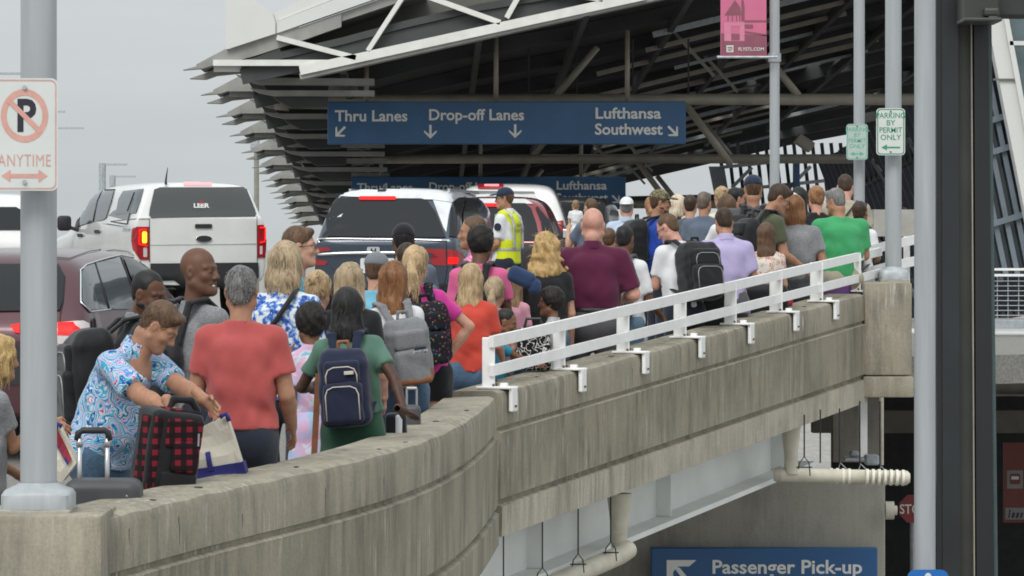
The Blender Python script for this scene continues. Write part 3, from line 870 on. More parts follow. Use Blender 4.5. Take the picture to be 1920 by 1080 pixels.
# dark steel column
colm = empty("steel_column", tuple(P(1812, 1300, 30) * 1.0), 0, "massive dark steel column at the right, full height of the picture", "column"); CO = Vector(colm.location)
m_colA = M("dark_column_paint", (.012, .014, .016), .35, var=.2, scale=1.5); m_colB = M("olive_column_paint", (.04, .042, .036), .4, var=.2, scale=2)
def colb(x0, x1, x0b, x1b, d, th, mat, nm):
    m = MB(); m.prism([P(x0, -60, d) - CO, P(x1, -60, d) - CO, P(x1b, 1250, d) - CO, P(x0b, 1250, d) - CO], (0, th, 0)); m.build(nm, mat, colm)
colb(1755, 1795, 1757, 1799, 30, .3, m_colA, "flange")
colb(1766, 1796, 1768, 1801, 29.98, .05, M("dark_column_sheen", (.018, .021, .024), .3, var=.35, scale=1.2), "cover_plate")  # slightly lighter, more mottled plate over the flange
colb(1795, 1826, 1799, 1832, 30.08, .3, m_colB, "web")
colb(1826, 1852, 1832, 1866, 30.0, .3, m_colA, "flange")
colb(1852, 1858, 1866, 1873, 30.02, .2, M("teal_column_edge", (.05, .075, .08), .4), "edge_strip")
colb(1820, 1822, 1827, 1829, 30.0, .06, m_brown, "seam")
m = MB(); m.bbox(P(1833, 5, 29.7) - CO, (65 / FPX * 30, .5, 75 / FPX * 30), .02); m.bbox(P(1836, 40, 29.5) - CO, (70 / FPX * 30, .5, .03), .01); m.bbox(P(1857, 24, 29.45) - CO, (28 / FPX * 30, .2, .07), .02); m.bbox(P(1860, 36, 29.42) - CO, (18 / FPX * 30, .2, .04), .01); m.build("capital", m_colB, colm)
m = MB(); m.box(P(1985, -20, 29.9) - CO + Vector((0, .3, 0)), (250 / FPX * 30, .6, 94 / FPX * 30)); m.build("head_beam", m_dark, colm)

# ------------------------------------------------------------------ pier and its sign
pa = P(1222, 902, 37.6); pb = P(1660, 902, 37.6)
m = MB(); m.bbox(((pa.x + pb.x) / 2 - 1.2, 38.3, -3.2), (pb.x - pa.x + 2.4, 1.4, 2 * (pa.z + 3.2)), .03)
o = m.build("bridge_pier", m_conc2, auto=35); tag(o, "grey concrete bridge pier under the girder, carrying the passenger pick-up sign", "bridge pier")
m = MB(); m.bbox(P(1440, 1018, 37.55), (445 / FPX * 37.5, .12, 40 / FPX * 37.5), .01)
pk = empty("pickup_sign", tuple(P(1433, 1090, 37.3)), 0, "blue passenger pick-up sign with white arrow on the bridge pier", "direction sign"); u = 37.3 / FPX
m = MB(); m.bbox((0, .05, 0), (425 * u, .1, 126 * u), .012); m.build("panel", m_blue2, pk)
f = Flat(-.004); v, q = text_geo("Passenger Pick-up", 1, .012); wid = max(p[0] for p in v)
f.text("Passenger Pick-up", (1334 - 1433) * u, (1090 - 1075) * u, 36 * u, .02, 282 / (wid * 36)); f.build("lettering", m_letter, pk); f = Flat(-.004)
cx, cz = (1280 - 1433) * u, (1090 - 1072) * u
f.poly([(cx - 30 * u, cz + 22 * u), (cx + 26 * u, cz + 22 * u), (cx + 12 * u, cz + 10 * u), (cx - 8 * u, cz + 10 * u), (cx - 18 * u, cz - 0 * u), (cx - 18 * u, cz - 10 * u), (cx - 30 * u, cz - 24 * u)])
f.poly([(cx - 16 * u, cz + 8 * u), (cx - 6 * u, cz + 8 * u), (cx + 24 * u, cz - 28 * u), (cx + 10 * u, cz - 28 * u)], .001)
f.build("arrow", m_letter, pk)
# stop sign, half hidden behind the pole
d = 41.0; u = d / FPX
st = empty("stop_sign", tuple(P(1712, 954, d)), 0, "red stop sign half hidden behind the tall pole", "road sign")
oc = [(26 * u / math.cos(R_(22.5)) * math.cos(R_(22.5 + 45 * k)), 26 * u / math.cos(R_(22.5)) * math.sin(R_(22.5 + 45 * k))) for k in range(8)]
m = MB(); m.prism([(x, 0, z) for x, z in oc], (0, .01, 0)); m.build("panel", M("stop_red", (.24, .02, .025), .4), st)
f = Flat(-.004); f.text("STOP", 0, -9 * u, 25 * u, .01, .85, 'CENTER'); f.build("lettering", m_letter, st)
m = MB(); m.tube([(0, .04, .1), (0, .04, -4.5)], .03, 8); m.build("post", m_galv, st)
# red bus sign at the right edge
d = 46.0; u = d / FPX
bs = empty("bus_sign", tuple(P(1908, 905, d)), 0, "red bus sign with white pictogram in the dark undercroft at the right edge", "sign")
m = MB(); m.box((0, .03, 0), (52 * u, .06, 150 * u)); m.build("panel", M("bus_sign_red", (.15, .02, .013), .45), bs)
f = Flat(-.004); X = lambda x: (x - 1908) * u; Z = lambda y: (905 - y) * u
f.poly([(X(1888), Z(882)), (X(1918), Z(882)), (X(1918), Z(916)), (X(1888), Z(916))]); f.build("white_field", M("dull_sign_field", (.22, .23, .22), .5), bs)
f = Flat(-.004); f.poly([(X(1885), Z(952)), (X(1932), Z(952)), (X(1932), Z(974)), (X(1885), Z(974))]); f.build("white_field", M("dull_sign_field", (.22, .23, .22), .5), bs)
f = Flat(-.007); f.poly([(X(x), Z(y)) for x, y in rrect(20, 20, 4, 3, 1903, 898)]); f.build("bus_pictogram", M("bus_sign_red", (.26, .035, .02)), bs)
f = Flat(-.009); f.poly([(X(1896), Z(893)), (X(1910), Z(893)), (X(1910), Z(899)), (X(1896), Z(899))]); f.build("white_window", m_signw, bs)
for i, (x, w_, h_) in enumerate(((1890, 2.5, 16), (1896, 5, 10), (1904, 5, 10), (1912, 4, 10))):
    f = Flat(-.0065); f.poly([(X(x), Z(971)), (X(x + w_), Z(971)), (X(x + w_ + 2.5), Z(971 - h_)), (X(x + 2.5), Z(971 - h_))]); f.build("dark_stroke", m_signblk, bs)
# blue sign whose top shows at the bottom edge
d = 25.6; u = d / FPX
bb = empty("blue_sign", tuple(P(1740, 1130, d)), 0, "rounded blue accessible parking sign on the tall pole at the bottom edge", "road sign")
board("panel", 78 * u, 124 * u, .006, M("sign_bright_blue", (.01, .13, .42), .35, var=.05), 16 * u, bb)
f = Flat(-.0055); f.ring(0, 50 * u, 6 * u, 0.1 * u, 20); f.poly([(-3 * u, 44 * u), (3 * u, 44 * u), (8 * u, 10 * u), (-4 * u, 10 * u)]); f.build("pictogram", m_signw, bb)

# ------------------------------------------------------------------ drain pipes and hangers
def pipe(name, label, pts, r, mat=m_pvc):
    t = empty(name, tuple(pts[0]), 0, label, "drain pipe"); b = Vector(pts[0])
    m = MB(); m.tube([Vector(p) - b for p in pts], r, 18); m.build("pipe", mat, t, auto=50); return t, b
d = 33.6; u = d / FPX
t, b = pipe("drain_pipe", "short capped cream drain pipe with pale rings under the far end of the parapet", [P(1456, 890, d), P(1700, 896, d + .4)], 13.5 * u)
m = MB(); m.tube([P(1451, 889.9, d) - b, P(1464, 890.2, d) - b], [12 * u, 16 * u], 18); m.build("end_cap", m_pvc, t, auto=50); m = MB(); m.tube([P(1697, 896, d + .4) - b, P(1706, 896, d + .4) - b], [15 * u, 9 * u], 18); m.build("end_cap", m_pvc, t, auto=50)
for i in range(13):
    if i == 4 or i == 5: continue
    m = MB(); x = 1556 + i * 11.2; m.tube([P(x, 890 + (x - 1456) / 244 * 6, d + .2) - b, P(x + 5, 890 + (x - 1451) / 244 * 6, d + .2) - b], 15.2 * u, 18); m.build("pale_ring", M("pale_ring_paint", (.72, .70, .62), .5), t)
m = MB(); m.tube([P(1501, 790, d) - b, P(1500, 835, d) - b, P(1484, 862, d) - b, P(1484, 890, d) - b], [21 * u, 17 * u, 12.5 * u, 12.5 * u], 18) if False else m.tube([P(1483, 780, d) - b, P(1483, 815, d) - b, P(1483, 850, d) - b, P(1483, 888, d) - b], [21 * u, 17 * u, 13 * u, 12.5 * u], 18)
m.build("downspout", m_pvc, t, auto=50)
d = 29.6; u = d / FPX
t, b = pipe("drain_pipe", "long cream drain pipe sloping down under the near half of the parapet", [P(1178, 1030, d), P(1160, 1042, d - .15), P(1100, 1068, d - .6), P(980, 1120, d - 1.6)], 18 * u)
m = MB(); m.tube([P(1161, 925, d) - b, P(1161, 965, d) - b, P(1161, 998, d) - b, P(1161, 1036, d) - b], [24 * u, 19 * u, 15 * u, 15 * u], 18); m.tube([P(1161, 996, d) - b, P(1161, 1001, d) - b], 16.5 * u, 18); m.build("downspout", m_pvc, t, auto=50)
for i, (x, y0, y1, d, lp) in enumerate(((944, 1000, 1120, 27.0, 0), (1017, 975, 1066, 27.8, 1), (1084, 948, 1040, 28.5, 1), (1145, 925, 1018, 29.2, 1), (1508, 790, 858, 33.5, 1), (1538, 780, 868, 34.0, 0), (1574, 778, 870, 34.0, 2), (1612, 764, 872, 34.0, 2), (1650, 764, 876, 35.3, 2))):
    u = d / FPX
    wh = ("first", "second", "third", "fourth", "fifth", "sixth", "seventh", "eighth", "ninth")[i]
    t = empty("hanger_rod", tuple(P(x, y0, d)), 0, f"thin black hanger rod, {wh} from the left under the parapet", "hanger rod", "hanger rods under the parapet"); b = Vector(t.location)
    m = MB(); m.tube([(0, 0, .06), (0, 0, -(y1 - y0) * u)], 1.6 * u, 6); m.build("rod", m_black, t)
    if lp:
        m = MB(); c = P(x, y1, d) - b; w_ = 11 if lp == 1 else 10
        lo = 26 if lp == 1 else 12
        off = 0 if lp == 1 else 6
        m.tube([c + Vector(((off - w_) * u, 0, -(lo - 4) * u)), c + Vector(((off - w_ + 2) * u, 0, -10 * u)), c + Vector((off * u * .3, 0, 2 * u)), c + Vector(((off + w_ - 2) * u, 0, -10 * u)), c + Vector(((off + w_) * u, 0, -(lo + 8) * u))], 1.3 * u, 6)
        if lp == 1: m.tube([c + Vector((-15 * u, 0, -18 * u)), c + Vector((15 * u, 0, -18 * u))], 1.5 * u, 6)
        m.build("clevis_loop", m_black if lp == 1 else m_galv, t)
# fittings behind the girder's far end
m = MB(); m.box(P(1618, 800, 38.5), (15 / FPX * 38.5, .1, 112 / FPX * 38.5)); tag(m.build("white_downpipe", m_white), "white square downpipe behind the far end of the girder", "downpipe")
m = MB(); m.tube([P(1653, 740, 37.5), P(1653, 872, 37.5)], 4 / FPX * 37.5, 8); tag(m.build("cream_conduit", m_pvc), "thin cream conduit behind the far end of the parapet", "conduit")
m = MB(); m.box(P(1605, 800, 40), (90 / FPX * 40, .3, 130 / FPX * 40)); tag(m.build("abutment_wall", m_conc2), "stained concrete abutment behind the end of the girder", "wall")
m = MB(); m.bbox(P(1600, 860, 36.6), (36 / FPX * 36.6, .3, .03), .006); m.bbox(P(1602, 851, 36.6), (18 / FPX * 36.6, .15, .06), .03); m.bbox(P(1634, 862, 36.7), (26 / FPX * 36.7, .2, .1), .02)
tag(m.build("bearing_shelf", m_galv), "small steel bearing shelf at the end of the girder", "bearing")
m = MB(); m.tube([P(1660, 957, 37.4), P(1676, 957, 37.4)], 17 / FPX * 37.4, 16); m.tube([P(1676, 957, 37.4), P(1682, 957, 37.4)], 9 / FPX * 37.4, 12)
tag(m.build("pipe_stub", m_pvc, auto=50), "stubby cream pipe end sticking out of the side of the pier", "pipe")

# distant street lights over the crest
for i, (x, y, x1, d) in enumerate(((192, 306, 238, 140), (211, 329, 254, 160), (-6, 135, 38, 120), (62, 207, 122, 150), (76, 238, 157, 150))):
    p = P(x, y, d)
    wh = ("taller pale street light above the pickup roof", "shorter pale street light above the pickup roof", "street light whose arm reaches in at the left edge", "small street light arm just right of the thick lamp post, upper", "small street light arm just right of the thick lamp post, lower")[i]
    t = empty("street_light", (p.x, p.y, p.z - 10), 0, wh, "street light", "distant street lights")
    m = MB(); m.tube([(0, 0, 0), (0, 0, 10)], (.13 if i < 2 else .05), 8); m.build("pole", m_galv, t)
    q = P(x1, y + 1, d) - p
    m = MB(); m.bar((0, 0, 9.95), (q.x, 0, 9.95), .14, .07); m.build("arm", m_galv, t)
p = P(481, 290, 125); t = empty("street_light", (p.x, p.y, p.z - 10), 0, "street light pole between the white pickup and the canopy fins", "street light", "distant street lights")
m = MB(); m.tube([(0, 0, 0), (0, 0, 10.2)], .085, 8); m.build("pole", M("weathered_pole", (.25, .25, .21), .7), t)
m = MB(); m.bbox((-.05, 0, 10.35), (.3, .3, .35), .05); m.build("lamp_head", m_galv, t)
# ------------------------------------------------------------------ vehicles
def paint(name, col, rough=.28, metal=0.0, coat=1.0):
    if name in MATS: return MATS[name]
    t = NT(name); t.set(rough, metal, .5, coat)
    nz = t.noise(t.mapping((1, 1, 1)), 2.5, 4)
    t.color(t.ramp(nz.outputs[0], [(.3, tuple(v * .94 for v in col)), (.7, tuple(min(1, v * 1.05) for v in col))]))
    MATS[name] = t.m; return t.m
m_carwhite = paint("white_car_paint", (.66, .66, .645))
m_navy = paint("navy_car_paint", (.02, .034, .058), .25, .35)
m_maroon = paint("maroon_car_paint", (.075, .024, .032), .3, .4, .55)
m_red = paint("red_car_paint", (.22, .015, .025), .28, .3)
m_blackp = paint("black_car_paint", (.015, .016, .02), .3)
m_carglass = M("tinted_glass", (.03, .032, .035), .10, spec=.12, var=0)
m_carglass2 = M("pale_tinted_glass", (.10, .115, .125), .05, spec=.6, var=0)
m_trim = M("black_trim", (.018, .018, .02), .55, var=.1)
m_chrome = M("chrome", (.72, .73, .74), .12, 1.0, var=0)
m_lens = M("red_lens", (.30, .012, .018), .12, spec=.6, var=.1)
m_lit = M("lit_red_lamp", (.4, .004, .006), .4, spec=.2, emit=(1, .018, .016), estr=.85, var=0)
m_litp = M("lit_pink_lamp", (.8, .3, .3), .3, emit=(1, .32, .36), estr=.42, var=0)
m_lity = M("lit_amber_lamp", (.9, .6, .02), .3, emit=(1, .70, .03), estr=1.25, var=0)
m_clear = M("clear_lens", (.55, .50, .50), .15, spec=.7, var=.1)
m_tyre = M("tyre_rubber", (.018, .018, .018), .85, var=.1)
m_alloy = M("alloy_rim", (.38, .38, .39), .3, .8, var=.05)
m_plate = M("number_plate", (.62, .64, .64), .4, var=.06)
CAMP = Vector((0, 0, ZC))

def loft_body(stations, name, mat, parent, sub=2):
    v = []; f = []
    nh = 9
    for (y, zb, w_, zbelt, wr, zr) in stations:
        wr = min(wr, w_)
        half = [(0, zb), (w_ * .90, zb), (w_ * .975, zb + .10), (w_, zb + (zbelt - zb) * .45), (w_ * .985, zbelt - .09), (w_ * .955, zbelt),
                (wr + (w_ * .955 - wr) * .42, zbelt + (zr - zbelt) * .62), (wr, zr - min(.075, (zr - zbelt) * .25)), (wr - .16, zr - .012), (0, zr)]
        nh = len(half)
        for x, z in half: v.append((x, y, z))
        for x, z in half[1:-1]: v.append((-x, y, z))
    n = 2 * nh - 2
    def idx(i, k):          # ring order: right side up then left side down
        return i * n + (k if k < nh else nh + (n - k) - 1)
    for i in range(len(stations) - 1):
        for k in range(n):
            f.append((idx(i, k), idx(i, (k + 1) % n), idx(i + 1, (k + 1) % n), idx(i + 1, k)))
    for i, rev in ((0, False), (len(stations) - 1, True)):
        for k in range(nh - 1):
            a, b, c, d = idx(i, k), idx(i, k + 1), idx(i, (n - k - 1) % n), idx(i, (n - k) % n)
            q = [a, b, c, d]; q2 = []
            for e in q:
                if e not in q2: q2.append(e)
            if len(q2) >= 3: f.append(tuple(q2 if rev else reversed(q2)))
    me = bpy.data.meshes.new(name); me.from_pydata(v, [], f); me.update()
    bm = bmesh.new(); bm.from_mesh(me); bmesh.ops.recalc_face_normals(bm, faces=bm.faces); bm.to_mesh(me); bm.free()
    tmp = bpy.data.objects.new("temporary", me); COL.objects.link(tmp)
    md = tmp.modifiers.new("s", 'SUBSURF'); md.levels = sub; md.render_levels = sub
    dg = bpy.context.evaluated_depsgraph_get(); dg.update()
    m2 = bpy.data.meshes.new_from_object(tmp.evaluated_get(dg)); m2.name = name
    bpy.data.objects.remove(tmp); bpy.data.meshes.remove(me)
    m2.polygons.foreach_set('use_smooth', [True] * len(m2.polygons)); m2.materials.clear(); m2.materials.append(mat)
    o = bpy.data.objects.new(name, m2); COL.objects.link(o); o.parent = parent
    return o
class Car:
    def __init__(s, name, label, px, d, yaw, stations, mat, cat="car", zoff=0, wheels=(.85, 3.55, .34), sub=2):
        g = P(px, 0, d); g.z = deck(d) + zoff
        s.root = empty(name, tuple(g), R_(yaw), label, cat)
        s.mw = Matrix.Translation(g) @ Matrix.Rotation(R_(yaw), 4, 'Z'); s.mi = s.mw.inverted()
        s.body = loft_body(stations, "body", mat, s.root, sub)
        bm = bmesh.new(); bm.from_mesh(s.body.data); bm.transform(s.mw); bm.normal_update(); s.bvh = BVHTree.FromBMesh(bm); bm.free()
        hw = max(q[2] for q in stations)
        y1, y2, r = wheels
        for y in (y1, y2):
            for sx in (-1, 1):
                m = MB()
                prof = [(r * .62, -.11), (r * .93, -.115), (r, -.07), (r, .07), (r * .93, .115), (r * .62, .11)]
                n = 24; vv = []; ff = []
                for rad, xx in prof:
                    for k in range(n): a = 2 * math.pi * k / n; vv.append((sx * (hw - .13) + xx, y + rad * math.cos(a), r + rad * math.sin(a)))
                for i in range(len(prof)):
                    for k in range(n):
                        j = (i + 1) % len(prof); ff.append((i * n + k, i * n + (k + 1) % n, j * n + (k + 1) % n, j * n + k))
                m.add(vv, ff); w_ = m.build("wheel", m_tyre, s.root, auto=40)
                rm = MB(); cx = sx * (hw - .10)
                rm.tube([(cx - .02, y, r), (cx + .02, y, r)], r * .16, 12)
                for k in range(5):
                    a = 2 * math.pi * k / 5; rm.bar((cx, y, r), (cx, y + r * .6 * math.cos(a), r + r * .6 * math.sin(a)), .06, .05, (1, 0, 0))
                rm.build("rim", m_alloy, w_)
    def hit(s, x, y):
        dr = (P(x, y, 50) - CAMP).normalized()
        loc, nrm, i, dist = s.bvh.ray_cast(CAMP, dr)
        if loc is None:
            dd = (s.mw.translation - CAMP).length
            loc, nrm, i, dist = s.bvh.find_nearest(CAMP + dr * dd)
        if nrm.dot(dr) > 0: nrm = -nrm
        return loc, nrm
    def panel(s, pts, mat, name, off=.014, par=None, th=.03, cuts=7, curve=0):
        """panel lying on the body shell; the outline is read from the photograph"""
        bm = bmesh.new()
        vs = [bm.verts.new((p[0], p[1], 0)) for p in pts]
        bm.faces.new(vs)
        bmesh.ops.triangulate(bm, faces=bm.faces[:])
        bmesh.ops.subdivide_edges(bm, edges=bm.edges[:], cuts=cuts, use_grid_fill=True)
        for v in bm.verts:
            loc, nrm = s.hit(v.co.x, v.co.y); v.co = s.mi @ (loc + nrm * off)
        be = [e for e in bm.edges if len(e.link_faces) == 1]
        ex = bmesh.ops.extrude_edge_only(bm, edges=be)
        inv = s.mi.to_3x3()
        for v in [g for g in ex['geom'] if isinstance(g, bmesh.types.BMVert)]:
            loc, nrm, i, dist = s.bvh.find_nearest(s.mw @ v.co)
            dr = (s.mw @ v.co - CAMP).normalized()
            v.co = v.co + inv @ (dr * th)
        bm.normal_update()
        ldr = (s.mi @ CAMP)
        for q in bm.faces:
            if q.normal.dot(q.calc_center_median() - ldr) > 0: q.normal_flip()
            q.smooth = True
        for e in be: e.smooth = False
        me = bpy.data.meshes.new(name); bm.to_mesh(me); bm.free(); me.materials.append(mat)
        o = bpy.data.objects.new(name, me); COL.objects.link(o); o.parent = par or s.root
        # make sure the front faces the viewer
        return o
    def strip(s, pts, wpx, mat, name, off=.012, par=None):
        """thin moulding following the shell"""
        q = []
        for (x0, y0), (x1, y1) in zip(pts[:-1], pts[1:]):
            for k in range(6): q.append((x0 + (x1 - x0) * k / 6, y0 + (y1 - y0) * k / 6))
        q.append(pts[-1]); loc = []
        for x, y in q:
            l, n = s.hit(x, y); loc.append(s.mi @ (l + n * off * .6 + n * .006))
        d = (s.mw.translation - CAMP).length
        m = MB(); m.tube(loc, wpx / FPX * d / 2, 8); return m.build(name, mat, par or s.root, smooth=True)
    def text(s, body, x, y, h, mat, name, bold=.02, sx=1.0, par=None, off=.009):
        v, f = text_geo(body, 1, bold)
        wid = max(p[0] for p in v)
        me = bpy.data.meshes.new(name); vv = []
        for p in v:
            l, n = s.hit(x + (p[0] - wid / 2) * h * sx, y - (p[1] - .35) * h); vv.append(s.mi @ (l + n * off))
        me.from_pydata(vv, [], f); me.materials.append(mat)
        o = bpy.data.objects.new(name, me); COL.objects.link(o); o.parent = par or s.root; return o
def rr(x0, y0, x1, y1, r, n=3): return [(x, y) for x, y in rrect(x1 - x0, y1 - y0, r, n, (x0 + x1) / 2, (y0 + y1) / 2)]
def inset(pts, k):
    cx = sum(p[0] for p in pts) / len(pts); cy = sum(p[1] for p in pts) / len(pts)
    return [(cx + (p[0] - cx) * k, cy + (p[1] - cy) * k) for p in pts]

# --- white pickup with a canopy over its bed
ST = [(0.0, .50, .90, 1.36, .80, 1.40), (.02, .50, .915, 1.37, .82, 1.42), (.05, .50, .92, 1.37, .80, 1.50), (.16, .50, .925, 1.37, .715, 1.83), (.24, .50, .925, 1.37, .76, 1.875), (.6, .45, .925, 1.36, .77, 1.89),
      (1.5, .40, .925, 1.33, .77, 1.89), (2.1, .40, .925, 1.28, .77, 1.88), (2.6, .40, .925, 1.25, .76, 1.86), (3.1, .40, .925, 1.22, .74, 1.80), (3.5, .40, .925, 1.20, .72, 1.62), (4.0, .42, .925, 1.18, .80, 1.26), (4.2, .42, .92, 1.16, .82, 1.20), (5.0, .42, .90, 1.10, .80, 1.14), (5.25, .45, .82, 1.0, .70, 1.04), (5.3, .5, .75, .95, .6, 1.0)]
c = Car("white_pickup_truck", "white pickup truck with a canopied bed and one amber lit tail lamp", 376, 49.8, 20.0, ST, m_carwhite, "pickup truck", 0, (1.15, 4.35, .38))
wnd = [(289, 356), (300, 352), (455, 352), (462, 356), (477, 392), (480, 401), (478, 406), (283, 409), (279, 404), (280, 394)]
rw = c.panel(wnd, m_carglass2.copy() if False else M("canopy_rear_glass", (.065, .07, .072), .08, spec=.4, var=0), "rear_window")
c.text("LEER", 377, 386.5, 11, m_plate, "lettering", .05, 1.25, rw, .026)
c.panel([(372, 383), (377, 375), (382, 383)], m_lens, "emblem", .028, rw)
c.panel(rr(344, 342, 397, 349, 2), m_litp, "brake_lamp", .008)
c.panel(rr(365, 420, 397, 428, 2), m_trim, "tailgate_handle", .02)
em = c.panel([(382 + 14 * math.cos(a * .3142), 448 + 6 * math.sin(a * .3142)) for a in range(20)], m_trim, "oval_emblem", .02)
c.strip([(382 + 15 * math.cos(a * .3307), 448 + 6.4 * math.sin(a * .3307)) for a in range(20)], 1.6, m_chrome, "emblem_rim", .01, em)
tl = c.panel([(249, 430), (256, 425), (279, 425), (279.5, 487), (262, 487), (251, 470), (248, 450)], m_lens, "tail_lamp", .018)
c.strip([(274, 431), (261, 431), (260, 458), (275, 461)], 4.2, m_lit, "lit_frame", .05, tl)
c.panel(rr(265.5, 434, 274.5, 456, 3), m_lity, "amber_lamp", .034, tl)
c.panel(rr(268, 464, 275, 482, 1.5), m_clear, "reversing_lamp", .026, tl)
tr_ = c.panel([(482, 422), (497, 421), (500, 430), (499, 482), (482, 483)], m_lens, "tail_lamp", .018)
c.strip([(486, 427), (495, 427), (495, 453), (486, 455)], 3.6, m_lit, "lit_frame", .05, tr_)
c.panel(rr(486, 461, 491, 477, 1.5), m_clear, "reversing_lamp", .026, tr_)
c.panel([(281, 494), (483, 492), (486, 565), (400, 575), (281, 580)], m_trim, "rear_bumper", .03, None, .08)
c.strip([(280, 409), (280.5, 492)], 1.2, m_trim, "tailgate_gap", .002); c.strip([(481.5, 406), (482, 490)], 1.2, m_trim, "tailgate_gap", .002)
c.strip([(282, 459), (480, 457)], .9, M("panel_crease", (.45, .45, .44), .4), "tailgate_crease", .003)
c.strip([(209, 415), (243, 411), (279, 410)], 1.2, M("panel_gap_grey", (.2, .2, .2), .6), "canopy_seam", .003)
w1 = c.panel([(149, 424), (153, 405), (166, 380), (180, 364), (191, 359), (185, 374), (178, 400), (175, 416)], m_carglass2, "front_side_window")
c.panel([(179, 415), (185, 380), (194, 359), (215, 358), (210, 378), (200, 409), (193, 413)], m_carglass2, "rear_side_window")
cw = c.panel([(218, 402), (224, 373), (232, 359), (270, 355), (264, 378), (256, 400)], m_carglass2, "canopy_side_window")
c.strip([(241, 396), (254, 361)], 2.2, m_trim, "window_bar", .02, cw)
c.strip([(147, 426), (151, 405), (165, 379), (180, 362), (193, 357), (216, 356)], 2.4, m_trim, "window_surround", .004)
c.strip([(176.5, 416), (183, 378), (192.5, 359)], 2.2, m_trim, "window_pillar", .004)
c.panel([(142, 427), (148, 408), (151, 420), (148, 428)], m_trim, "mirror_triangle", .02)
for x, y in ((152, 441.5), (184, 434.5)): c.panel(rr(x - 5, y - 3, x + 5, y + 3.2, 2), m_trim, "door_handle", .02)
c.text("FX4", 238, 431, 9, M("badge_grey", (.25, .27, .29), .5), "lettering", .01, .9)
c.strip([(150, 482), (178, 474), (215, 468), (240, 471), (252, 479)], 1.4, M("panel_gap_grey", (.2, .2, .2)), "wheel_arch_edge", .003)
# door mirror out on the left
m = MB(); q = Vector((-1.07, 3.35, 1.34))
m.bbox(q, (.20, .10, .215), .05); m.bar(q + Vector((.08, 0, -.06)), (-.88, 3.3, 1.24), .05, .05); m.build("door_mirror", m_trim, c.root, auto=40)
m = MB(); l2, n_ = c.hit(311, 341); a0 = c.mi @ P(311, 338, l2.y); m.tube([a0 - Vector((0, 0, .06)), a0, a0 + Vector((.02, -.02, .17))], [.02, .014, .004], 8); m.build("aerial", m_trim, c.root)

# --- navy minivan
SV = [(0.0, .42, .90, .98, .74, 1.02), (.02, .40, .93, 1.06, .78, 1.10), (.06, .40, .95, 1.08, .86, 1.14), (.20, .36, .975, 1.10, .84, 1.36), (.38, .34, .985, 1.10, .79, 1.62), (.46, .33, .99, 1.10, .76, 1.71), (.62, .32, .99, 1.09, .745, 1.745), (1.2, .30, .995, 1.06, .74, 1.765),
      (2.4, .30, .995, 1.02, .74, 1.76), (3.0, .30, .99, 1.0, .73, 1.72), (3.5, .30, .985, .99, .74, 1.56), (4.1, .30, .98, .98, .82, 1.10), (4.6, .32, .95, .93, .78, 1.0), (5.0, .36, .86, .84, .66, .9), (5.15, .4, .7, .75, .5, .8)]
c = Car("navy_minivan", "navy blue minivan with a wide dark rear window and lit red lamps", 722, 48.0, -10, SV, m_navy, "minivan", .03, (1.0, 4.0, .36))
rw = c.panel([(585, 444), (592, 412), (606, 387), (617, 374), (640, 372), (790, 373), (801, 376), (818, 400), (830, 430), (836, 446)], m_carglass, "rear_window")
c.panel(rr(674, 370.5, 743, 377, 2), m_lit, "brake_lamp", .03, rw)
c.strip([(587, 449), (640, 448.5), (760, 449.5), (838, 452)], 3.6, m_chrome, "chrome_strip")
c.strip([(588, 478), (640, 475), (700, 474), (760, 474), (800, 477)], 6.5, m_chrome, "chrome_bar", .03)
c.panel([(580, 466), (616, 464), (622, 469), (600, 472), (580, 472)], m_lens, "tail_lamp", .012)
c.panel([(576, 485), (616, 490), (610, 497), (574, 497)], m_lens, "tail_lamp", .012)
t1 = c.panel([(788, 466), (836, 467), (837, 498), (812, 497), (806, 488), (822, 482), (812, 475), (792, 472)], m_lens, "tail_lamp", .012)
t2 = c.panel([(839, 467), (860, 470), (868, 478), (866, 492), (858, 497), (839, 498)], m_lens, "tail_lamp", .012)
c.panel(rr(840, 482, 857, 495, 2), m_lit, "lit_brake_lamp", .020, t2)
e = c.panel(rr(689, 463, 713, 477, 3), m_chrome, "emblem", .035)
c.text("H", 701, 470, 13, m_trim, "emblem_letter", .03, 1.2, e, .042)
pl = c.panel(rr(676, 484, 740, 512, 3), m_plate, "number_plate", .012)
c.strip([(836, 452), (839, 498), (836, 520), (828, 548)], 1.3, m_trim, "tailgate_gap", .002)
c.panel([(842, 444), (843, 415), (847, 388), (857, 372), (872, 370), (866, 385), (862, 410), (863, 446)], m_carglass, "quarter_window", .014)
c.panel([(868, 440), (867, 402), (872, 376), (880, 372), (889, 376), (896, 398), (900, 420), (896, 440)], m_carglass, "side_window", .014)
c.panel([(570, 505), (620, 500), (640, 520), (640, 545), (572, 540)], m_navy, "bumper_corner", .02)
c.panel([(590, 530), (850, 532), (845, 560), (592, 556)], m_trim, "bumper_trim", .02)
m_silv = M("silver_roof_paint", (.60, .62, .64), .25, coat=1)  # pale colour over the navy shell, standing in partly for reflected sky
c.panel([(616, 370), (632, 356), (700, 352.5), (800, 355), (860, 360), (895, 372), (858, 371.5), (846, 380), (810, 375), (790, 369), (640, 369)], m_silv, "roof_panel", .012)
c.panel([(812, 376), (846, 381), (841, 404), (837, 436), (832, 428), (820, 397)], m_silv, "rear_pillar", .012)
m = MB(); l2, n_ = c.hit(718, 357); a0 = c.mi @ l2
m.prism([a0 + Vector((0, -.10, -.02)), a0 + Vector((0, .12, -.02)), a0 + Vector((0, .10, .05)), a0 + Vector((0, .06, .085))], (.02, 0, 0)); m.bbox(a0, (.11, .2, .035), .015); m.build("shark_fin_aerial", m_trim, c.root)
